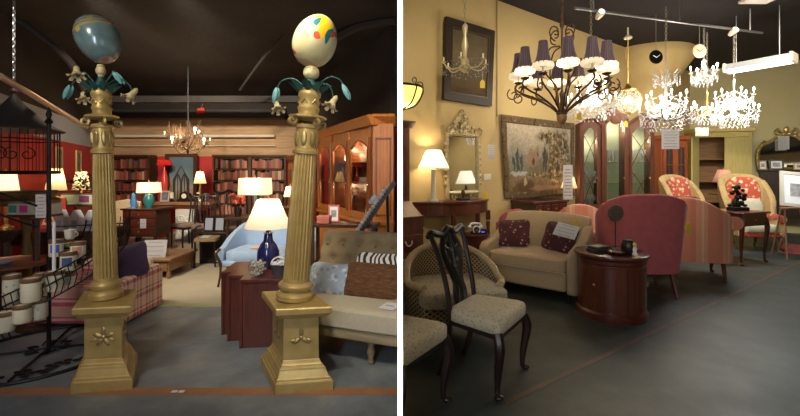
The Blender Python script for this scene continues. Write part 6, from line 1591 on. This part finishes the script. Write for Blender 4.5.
# cream loveseat with its two pillows
tan = fabric('tan_linen', (.47, .345, .20), (.42, .305, .175), scale=40)
ls = thing('cream_loveseat', 'tan cream upholstered loveseat with a single long seat cushion', 'sofa', (1.70, 4.985, 0), -38)
MB().prism([(-.40, .12), (.30, .12), (.30, .34), (-.40, .34)], -.46, .46, 'yz').build('seat_base', tan, ls, bevel=.03, bseg=3)
MB().cushion((0, -.06, .405), (.94, .74, .17), e=.3).build('seat_cushion', tan, ls)
bb = MB()
def lback(u, v):
    x = -.53 + 1.06 * u; return x, v
prof = [(.20, .30), (.26, .60), (.34, .88), (.39, .935), (.45, .92), (.44, .75), (.38, .12), (.22, .12)]
rings = []
for i in range(13):
    x = -.54 + 1.08 * i / 12; k = 1 - .05 * abs(i / 6 - 1) ** 3
    rings.append([(x, y, z * k if z > .5 else z) for y, z in prof])
MB().loft(rings).build('backrest', tan, ls, bevel=.02, bseg=3)
for sx in (-1, 1):
    outl = [(-.42, .10), (.34, .10), (.36, .80), (.26, .76), (.05, .66), (-.20, .605), (-.36, .58), (-.43, .52)]
    MB().prism(outl, sx * .525 - .055, sx * .525 + .055, 'yz').build('arm', tan, ls, bevel=.035, bseg=3)
    for y in (-.36, .30): MB().lathe([(.02, 0), (.03, .11)], 10, Matrix.Translation((sx * .48, y, 0))).build('foot', M['black_wood'], ls)
MB().tube([(-.46, -.425, .335), (.46, -.425, .335)], .008, 6).build('piping', tan, ls)
lsM = Matrix.Translation((1.70, 4.985, 0)) @ Matrix.Rotation(rad(-38), 4, 'Z')
burg = floral('burgundy_floral', (.060, .012, .018), [(.42, .28, .20), (.22, .05, .05)], 16, .24)
for k, (x, y, lb, rz) in enumerate(((-.30, .02, 'burgundy floral pillow leaning at the left end of loveseat', 8), (.27, .04, 'burgundy floral pillow half covered by the white sign on loveseat', -8))):
    q = lsM @ Vector((x, y, .66)); p_ = thing('floral_pillow', lb, 'pillow', q, 0, 'burgundy pillows on the loveseat'); p_.rotation_euler = (rad(66), rad(6 if k else -5), rad(-38 + rz))
    MB().cushion((0, 0, 0), (.43, .38, .15), pinch=.85, e=.5).build('cover', burg, p_)
q = lsM @ Vector((.37, -.17, .70)); sg = paper('sofa_sign', 'white printed sign resting on the loveseat arm and pillow', 'sign', q, .25, .20, yaw=-38, tilt=-48, roll=10, lines=4)
yellow_tag('yellow tag tucked behind the white sign on loveseat', lsM @ Vector((.46, .04, .81)), .07, .07)

# round bedside cabinet with telephone
rc = thing('round_cabinet', 'small round red mahogany cabinet beside the loveseat left arm', 'cabinet', (1.00, 5.22, 0), 0)
MB().lathe([(.15, 0), (.155, .05), (.145, .06), (.145, .60), (.15, .62)], 28).build('body', M['redwood'], rc)
MB().lathe([(.165, .62), (.172, .635), (.165, .655), (.001, .655)], 28).build('top', M['mahog'], rc)
MB().ell((-.04, -.15, .4), .012, 8, 6).build('knob', M['brass'], rc)
ph = thing('telephone', 'black and white ornamental telephone on the small round cabinet', 'telephone', (.97, 5.15, .655), 10)
MB().lathe([(.06, 0), (.065, .02), (.03, .05), (.02, .08)], 14).build('base', M['black_wood'], ph)
MB().tube(bez([(-.07, 0, .10), (-.05, 0, .13), (.05, 0, .13), (.07, 0, .10)], 5), .014, 8).ell((-.075, 0, .09), .025, 8, 6).ell((.075, 0, .09), .025, 8, 6).build('handset', M['paper'], ph)
MB().tube(arc(0, .06, .045, 0, 360, 20, -.045), .008, 6).build('dial', M['paper'], ph)
bk = thing('black_camera_box', 'small black box with blue light beside the telephone', 'box', (1.07, 5.16, .656), -10); MB().box(-.05, .05, -.04, .04, 0, .06).build('body', M['black_wood'], bk, bevel=.005); MB().box(-.02, .02, -.042, -.04, .02, .035).build('indicator', lamp_mat('blue_led', (.1, .1, 1), 1.2), bk, smooth=False)

# drum table and the things on it
dx, dy = 2.17, 4.12
dt = thing('drum_table', 'round mahogany drum table with panelled doors in front of the wing chair', 'table', (dx, dy, 0), 25)
MB().lathe([(.33, 0), (.335, .03), (.335, .06), (.32, .075), (.315, .08)], 48).build('plinth', M['mahog'], dt)
MB().lathe([(.312, .08), (.312, .54)], 48).build('body', M['redwood'], dt)
MB().lathe([(.312, .54), (.325, .55), (.325, .58), (.315, .59)], 48).build('frieze_band', M['mahog'], dt)
MB().lathe([(.325, .59), (.345, .60), (.35, .615), (.345, .632), (.33, .64), (.001, .64)], 48).build('top', M['mahog'], dt)
for k in range(4):
    a0_, a1_ = rad(-175 + 60 * k), rad(-175 + 60 * k + 54); nn_ = 12
    b = MB(); b.loft([[((r) * math.cos(a0_ + (a1_ - a0_) * i / nn_), (r) * math.sin(a0_ + (a1_ - a0_) * i / nn_), z) for r, z in ((.311, .10), (.318, .105), (.318, .515), (.311, .52))] for i in range(nn_ + 1)])
    d = b.build('curved_door', M['redwood'], dt); am = a0_ + (a1_ - a0_) * (.9 if k % 2 else .1); MB().ell((.325 * math.cos(am), .325 * math.sin(am), .34), .012, 8, 6).build('knob', M['brass'], d)
zt = .64
ms = thing('medallion_stand', 'dark carved medallion on a thin iron stand on the drum table', 'ornament', (dx + .06, dy + .02, zt), 8)
MB().lathe([(.05, 0), (.05, .015), (.012, .03)], 14).tube([(0, 0, .02), (0, 0, .30)], .006, 6).build('stand', M['iron'], ms)
dm = simple('carved_dark', (.075, .05, .035), .6, c2=(.15, .11, .08), scale=40)
b = MB().lathe([(.001, -.012), (.085, -.010), (.09, 0), (.085, .012), (.001, .012)], 28, Matrix.Translation((0, 0, .385)) @ Matrix.Rotation(PI / 2, 4, 'X'))
b.build('disc', dm, ms); b = MB().tube(arc(0, .385, .07, 0, 360, 24, -.014), .007, 6, closed=False); b.tube([(-.06, -.015, .385), (.06, -.015, .385)], .012, 6); [b.ell((x, -.014, z), .012, 6, 5) for x in (-.03, 0, .03) for z in (.415, .35)]; b.build('relief', dm, ms)
fg = thing('black_vase', 'squat black vase with a small white and yellow figure before it', 'vase', (dx + .085, dy - .16, zt)); MB().lathe([(.04, 0), (.06, .03), (.062, .09), (.045, .13), (.05, .14), (.04, .138)], 20).build('vase', M['black_wood'], fg)
wf_ = thing('white_figurine', 'small white figurine with a yellow head beside the black vase', 'figurine', (dx + .11, dy - .235, zt)); MB().lathe([(.02, 0), (.026, .012), (.016, .035), (.022, .06), (.012, .085)], 14).build('body', M['paper'], wf_); MB().ell((0, 0, .10), (.018, .018, .024), 10, 8).build('head', simple('lemon', (.68, .62, .20), .5), wf_)
for k, (x, y, z, c, lb) in enumerate(((-.16, -.06, 0, (.03, .028, .03), 'black book at the bottom of the drum table pile'), (-.15, -.06, .033, (.06, .05, .045), 'dark grey book on top of the drum table pile'))):
    bk = thing('table_book', lb, 'book', (dx + x, dy + y, zt + z), 14 + 12 * k, 'books on the drum table'); MB().box(-.09, .09, -.065, .065, 0, .03).build('cover', simple('table_cover_%d' % k, c, .4), bk, bevel=.003); MB().box(-.084, .093, -.06, .06, .006, .024).build('pages', M['cream_cer'], bk, smooth=False)
ds = thing('amber_dish', 'shallow dark dish with amber centre on the drum table', 'dish', (dx - .03, dy - .19, zt), 0)
MB().lathe([(.05, 0), (.085, .015), (.10, .032), (.094, .034), (.07, .016), (.001, .012)], 24).build('bowl', simple('dish_rim', (.03, .03, .035), .2), ds)
MB().lathe([(.075, .021), (.001, .024)], 20).build('contents', simple('amber', (.38, .11, .03), .3, c2=(.5, .2, .06), scale=30), ds)
flat_card('yellow_tag', 'yellow tag lying on the drum table by the figurine', (dx + .10, dy - .29, zt + .001), .06, .05, 20, simple('tag_yellow_b', (.85, .62, .05), .6))

# lowboy side table at the right with black sculpture
p = G(742, 262)
t = thing('cabriole_table', 'dark side table on cabriole legs at the right carrying the sculpture', 'table', (p.x - .02, p.y + .10, 0), 22)
tw_, td_, th_ = .74, .60, .82
MB().box(-tw_ / 2, tw_ / 2, -td_ / 2, td_ / 2, th_ - .03, th_).build('top', M['mahog'], t, bevel=.008)
MB().box(-tw_ / 2 + .04, tw_ / 2 - .04, -td_ / 2 + .04, td_ / 2 - .04, th_ - .22, th_ - .03).build('apron', M['mahog'], t, smooth=False)
d = MB().box(-tw_ / 2 + .10, tw_ / 2 - .10, -td_ / 2 + .03, -td_ / 2 + .045, th_ - .19, th_ - .06).build('drawer', M['redwood'], t, bevel=.005); MB().ell((0, -td_ / 2 + .02, th_ - .125), .013, 8, 6).build('knob', M['brass'], d)
for sx in (-1, 1):
    for sy in (-1, 1): cabriole(sx * (tw_ / 2 - .06), sy * (td_ / 2 - .06), th_ - .10, sx, sy, M['mahog'], t, r=.028)
scp = thing('black_sculpture', 'black twisted foliate sculpture on the cabriole side table', 'sculpture', (p.x - .0, p.y + .08, th_))
b = MB(); blk = simple('black_bronze', (.010, .010, .012), .35, .3); rk = random.Random(4)
b.box(-.12, .12, -.09, .09, 0, .06); b.build('base', blk, scp, bevel=.01)
b = MB(); b.tube(bez([(0, 0, .05), (-.05, 0, .14), (.03, .02, .24), (-.03, 0, .36), (.02, 0, .44)], 6), [.05 - .0014 * i for i in range(25)], 10)
for k in range(26):
    a, z = rk.uniform(0, 2 * PI), rk.uniform(.06, .40); r = rk.uniform(.03, .11) * (1.25 - z * 1.6); b.ell((r * math.cos(a), r * math.sin(a), z), (rk.uniform(.02, .045), rk.uniform(.02, .04), rk.uniform(.02, .05)), 8, 6)
b.build('figure', blk, scp)
tag(MB().lathe([(.03, 0), (.04, .05), (.012, .10), (.012, .16), (.016, .17)], 12).build('green_bottle', simple('green_glass', (.05, .45, .12), .15), loc=(p.x + .25, p.y + .85, 0)), 'small green bottle on the floor behind the side table', 'bottle')

# cane barrel chair
cc = thing('cane_chair', 'barrel chair with woven cane back and cream seat by partition', 'armchair', (.47, 3.55, 0), 12)
canem = N('cane_weave'); s_ = canem.sep(); at = canem.math('ARCTAN2', s_[1], s_[0])
u1 = canem.math('FRACT', canem.math('ADD', canem.math('MULTIPLY', at, 9), canem.math('MULTIPLY', s_[2], 26))); u2 = canem.math('FRACT', canem.math('SUBTRACT', canem.math('MULTIPLY', at, 9), canem.math('MULTIPLY', s_[2], 26)))
gap = canem.math('MULTIPLY', canem.ramp(u1, [(.35, (0,) * 3), (.4, (1,) * 3)], 'LINEAR'), canem.ramp(u2, [(.35, (0,) * 3), (.4, (1,) * 3)], 'LINEAR'))
canem.set(canem.mix(gap, (.40, .30, .16), (.035, .026, .018)), .7)
pp = [(.42 * math.cos(rad(a)), .36 * math.sin(rad(a)) - .02) for a in range(-38, 219, 8)]
tops = [(.50 + .25 * max(0, math.sin(rad(a))) ** .8) for a in range(-38, 219, 8)]
MB().shell(pp, .025, .22, [z - .03 for z in tops], roundtop=False).build('cane_back', canem.m, cc)
MB().tube([(x, y, z) for (x, y), z in zip(pp, tops)], .032, 10).build('top_roll', wood('cane_roll', (.38, .27, .13), (.50, .38, .2), .5), cc)
cpat = floral('taupe_pattern', (.42, .36, .25), [(.26, .21, .14)], 34, .36)
MB().cushion((0, -.06, .42), (.74, .66, .15), e=.35).build('seat_cushion', cpat, cc)
MB().box(-.36, .36, -.34, .26, .22, .36).build('seat_base', canem.m, cc, bevel=.03)
for x in (-.3, .3):
    for y in (-.28, .2): MB().tube([(x, y, .24), (x * 1.04, y * 1.04, 0)], [.026, .018], 8).build('leg', M['mahog'], cc)
CLIPS.append((cc, .0118, 1))
# carved dining chairs
ivory = floral('ivory_damask', (.60, .52, .36), [(.42, .35, .23)], 48, .38)
def carved_chair(label, loc, yaw):
    t = thing('carved_chair', label, 'chair', loc, yaw, 'carved mahogany dining chairs')
    fw2, bw2, d2 = .265, .205, .205; zs = .49
    # seat: trapezoid cushion
    seat = []
    for z, k in ((.405, .97), (.415, 1.0), (.47, 1.0), (.49, .97), (.502, .88), (.508, .6)):
        ring = []
        for i in range(48):
            a = 2 * PI * i / 48; cx_, sy_ = math.copysign(abs(math.cos(a)) ** .18, math.cos(a)), math.copysign(abs(math.sin(a)) ** .18, math.sin(a))
            wv_ = fw2 + (bw2 - fw2) * (sy_ + 1) / 2; ring.append((cx_ * wv_ * k, sy_ * d2 * k, z))
        seat.append(ring)
    MB().loft(seat).build('seat', ivory, t, angle=60)
    b = MB(); b.loft([[(-fw2 + .01, -d2 + .01, z), (fw2 - .01, -d2 + .01, z), (bw2 - .01, d2 - .01, z), (-bw2 + .01, d2 - .01, z)] for z in (.375, .41)]); b.build('seat_rail', M['black_wood'], t, smooth=False)
    for sx in (-1, 1):
        cabriole(sx * (fw2 - .03), -d2 + .03, .41, sx, -1, darkmah, t, r=.028)
        MB().tube(bez([(sx * (bw2 - .01), d2 + .08, 0), (sx * (bw2 - .015), d2 + .01, .22), (sx * (bw2 - .01), d2 - .01, .48), (sx * (bw2 + .0), d2 + .04, .75), (sx * (bw2 + .035), d2 + .12, 1.0)], 6), .019, 8).build('back_post', darkmah, t)
    cr = MB().tube(bez([(-bw2 - .05, d2 + .125, .985), (-bw2 - .02, d2 + .125, 1.012), (-.10, d2 + .115, .985), (0, d2 + .115, 1.025), (.10, d2 + .115, .985), (bw2 + .02, d2 + .125, 1.012), (bw2 + .05, d2 + .125, .985)], 6), .024, 8)
    for sx in (-1, 1): cr.ell((sx * (bw2 + .05), d2 + .125, .99), (.03, .024, .022), 8, 6)
    for k in range(5): cr.ell((-.06 + .03 * k, d2 + .10, .995 + .012 * (2 - abs(k - 2))), (.018, .014, .02), 7, 5)
    cr.build('crest_rail', M['black_wood'], t)
    sp = MB()
    def yb(z): return d2 - .005 + .13 * ((z - .45) / .55) ** 1.3
    def st(pts, r=.018): sp.tube(bez([(x, yb(z), z) for x, z in pts], 6), r, 7)
    for sx in (-1, 1):
        st([(sx * .035, .45), (sx * .065, .56), (sx * .045, .64), (sx * .105, .78), (sx * .125, .88), (sx * .06, .98)], .022)
        st([(sx * .02, .50), (sx * .01, .66), (sx * .06, .80), (sx * .02, .90), (sx * .005, .99)])
        sp.tube([(x, yb(z), z) for x, _, z in spiral(sx * .055, .885, .045, .01, 200, 200 + sx * 420, 22)], .010, 6)
    st([(0, .46), (0, .62), (0, .80), (0, 1.0)], .015); st([(-.09, .80), (0, .74), (.09, .80)], .014); st([(-.10, .90), (0, .86), (.10, .90)], .014); st([(-.05, .58), (0, .62), (.05, .58)], .014)
    sp.box(-.075, .075, yb(.45) - .012, yb(.45) + .012, .43, .475)
    sp.build('pierced_splat', M['black_wood'], t)
    return t
mc = carved_chair('carved dark mahogany dining chair with ivory seat, standing whole in front', (.622, 2.86, 0), 54)
c2_ = dup(mc, (-.005, 2.44, 0), 54, 'carved mahogany dining chair cut off by the white partition')
CLIPS.append((c2_, .0118, 1))

a = thing('pier_table', 'round dark table with a white lamp, out past the right edge', 'table', (6.6, 4.75, 0), -80); MB().lathe([(.40, .80), (.42, .82), (.41, .84)], 24).build('top', M['mahog'], a)
for q in (45, 135, 225, 315): MB().tube([(.3 * math.cos(rad(q)), .3 * math.sin(rad(q)), .80), (.33 * math.cos(rad(q)), .33 * math.sin(rad(q)), 0)], .02, 8).build('leg', M['mahog'], a)
table_lamp('large white shaded lamp out past the right edge, seen in gilt mirror', (6.6, 4.75, .84), [(.09, 0), (.09, .02), (.03, .06), (.06, .2), (.03, .38)], M['black_wood'], (.30, .16, .42, .78), creamb, 22)
# ================================================================== light
wd = bpy.data.worlds.new('world'); SC.world = wd; wd.use_nodes = True
wd.node_tree.nodes['Background'].inputs[0].default_value = (.55, .62, .75, 1); wd.node_tree.nodes['Background'].inputs[1].default_value = .06
area_light('front_fill_west', (-3.2, -2.2, 2.4), (-3.0, 4, .6), 4.5, 2.2, 680, (.84, .92, 1.0))  # unseen cool light added behind the viewer for the left hall
area_light('front_fill_east', (3.6, -2.2, 2.4), (3.5, 4, .6), 4.5, 2.2, 36, (1, .90, .74))  # unseen warm fill added behind the viewer, before the rear wall
# unseen fill spots added above the view, left hall; no fixtures there
for x, y, tx, ty, tz, pw, an in ((-3.4, 1.2, -2.9, 3.1, .5, 170, 50), (-.5, 1.2, -.35, 3.4, .5, 90, 45), (-2.4, 1.0, -2.1, 2.9, 1.4, 110, 50), (-1.0, 1.0, -.75, 2.85, 1.4, 110, 50), (-4.0, 2.4, -3.4, 4.0, .6, 460, 66), (-.9, 2.2, -.5, 4.6, 1.2, 230, 55), (-3.0, 3.6, -5.0, 9.4, 1.5, 800, 50), (-2.2, 3.6, -3.2, 9.4, 1.5, 800, 50), (-3.4, 3.4, -3.0, 6.2, .2, 420, 60), (-4.2, 3.4, -5.4, 7.5, 1.2, 260, 50), (-2.2, 3.0, -1.7, 5.0, .4, 110, 50)):
    spot_light('fill_spot_west', (x, y, 3.22), (tx, ty, tz), pw, an, (1, .86, .66), .6, .08)
# unseen fill spots added above the view, right hall, besides the rail's spotlights
for x, y, tx, ty, tz, pw in ((1.2, 2.2, 1.2, 5.7, 2.4, 210), (2.2, 2.6, 3.0, 6.8, 2.2, 210), (4.6, 4.4, 7.0, 9.6, 1.4, 420), (5.6, 4.0, 8.9, 9.6, 1.9, 300), (4.0, .4, 4.5, -2.6, 1.9, 160), (9.2, 3.6, 11.9, 4.4, 1.9, 240), (1.6, 1.6, 1.6, 4.4, .4, 30)):
    spot_light('fill_spot_east', (x, y, 3.9), (tx, ty, tz), pw, 64, (1, .86, .62), .9, .08)
# narrow light added only to whiten the partition's end; no such lamp there
area_light('partition_fill', (0.0005, -.6, 1.45), (0.0005, 5, 1.45), .016, 4.4, 3.5, (1, 1, 1), .5)

vs = SC.view_settings
vs.view_transform = 'Standard'; vs.look = 'None'; vs.gamma = 1.0; vs.use_curve_mapping = False; vs.exposure = 0.0
SC.cycles.use_denoising = True
SC.cycles.max_bounces = 8; SC.cycles.transparent_max_bounces = 12; SC.cycles.sample_clamp_indirect = 4.0
SC.cycles.caustics_reflective = False; SC.cycles.caustics_refractive = False

# pieces that end flush against the partition
bpy.context.view_layer.update()
def clip_tree(root, x, side):
    st = [root]
    while st:
        o = st.pop(); st += list(o.children)
        if o.type != 'MESH': continue
        if o.data.users > 1: o.data = o.data.copy()
        inv = o.matrix_world.inverted(); co = inv @ Vector((x, 0, 0)); no = (o.matrix_world.to_3x3().transposed() @ Vector((1, 0, 0))).normalized()
        bm = bmesh.new(); bm.from_mesh(o.data)
        r = bmesh.ops.bisect_plane(bm, geom=bm.verts[:] + bm.edges[:] + bm.faces[:], dist=1e-5, plane_co=co, plane_no=no, clear_outer=side < 0, clear_inner=side > 0)
        ed = [e for e in r['geom_cut'] if isinstance(e, bmesh.types.BMEdge)]
        if ed:
            try: bmesh.ops.holes_fill(bm, edges=ed)
            except Exception: pass
        if not bm.faces:
            bm.free(); bpy.data.objects.remove(o); continue
        bm.to_mesh(o.data); bm.free()
for root, x, side in CLIPS: clip_tree(root, x, side)
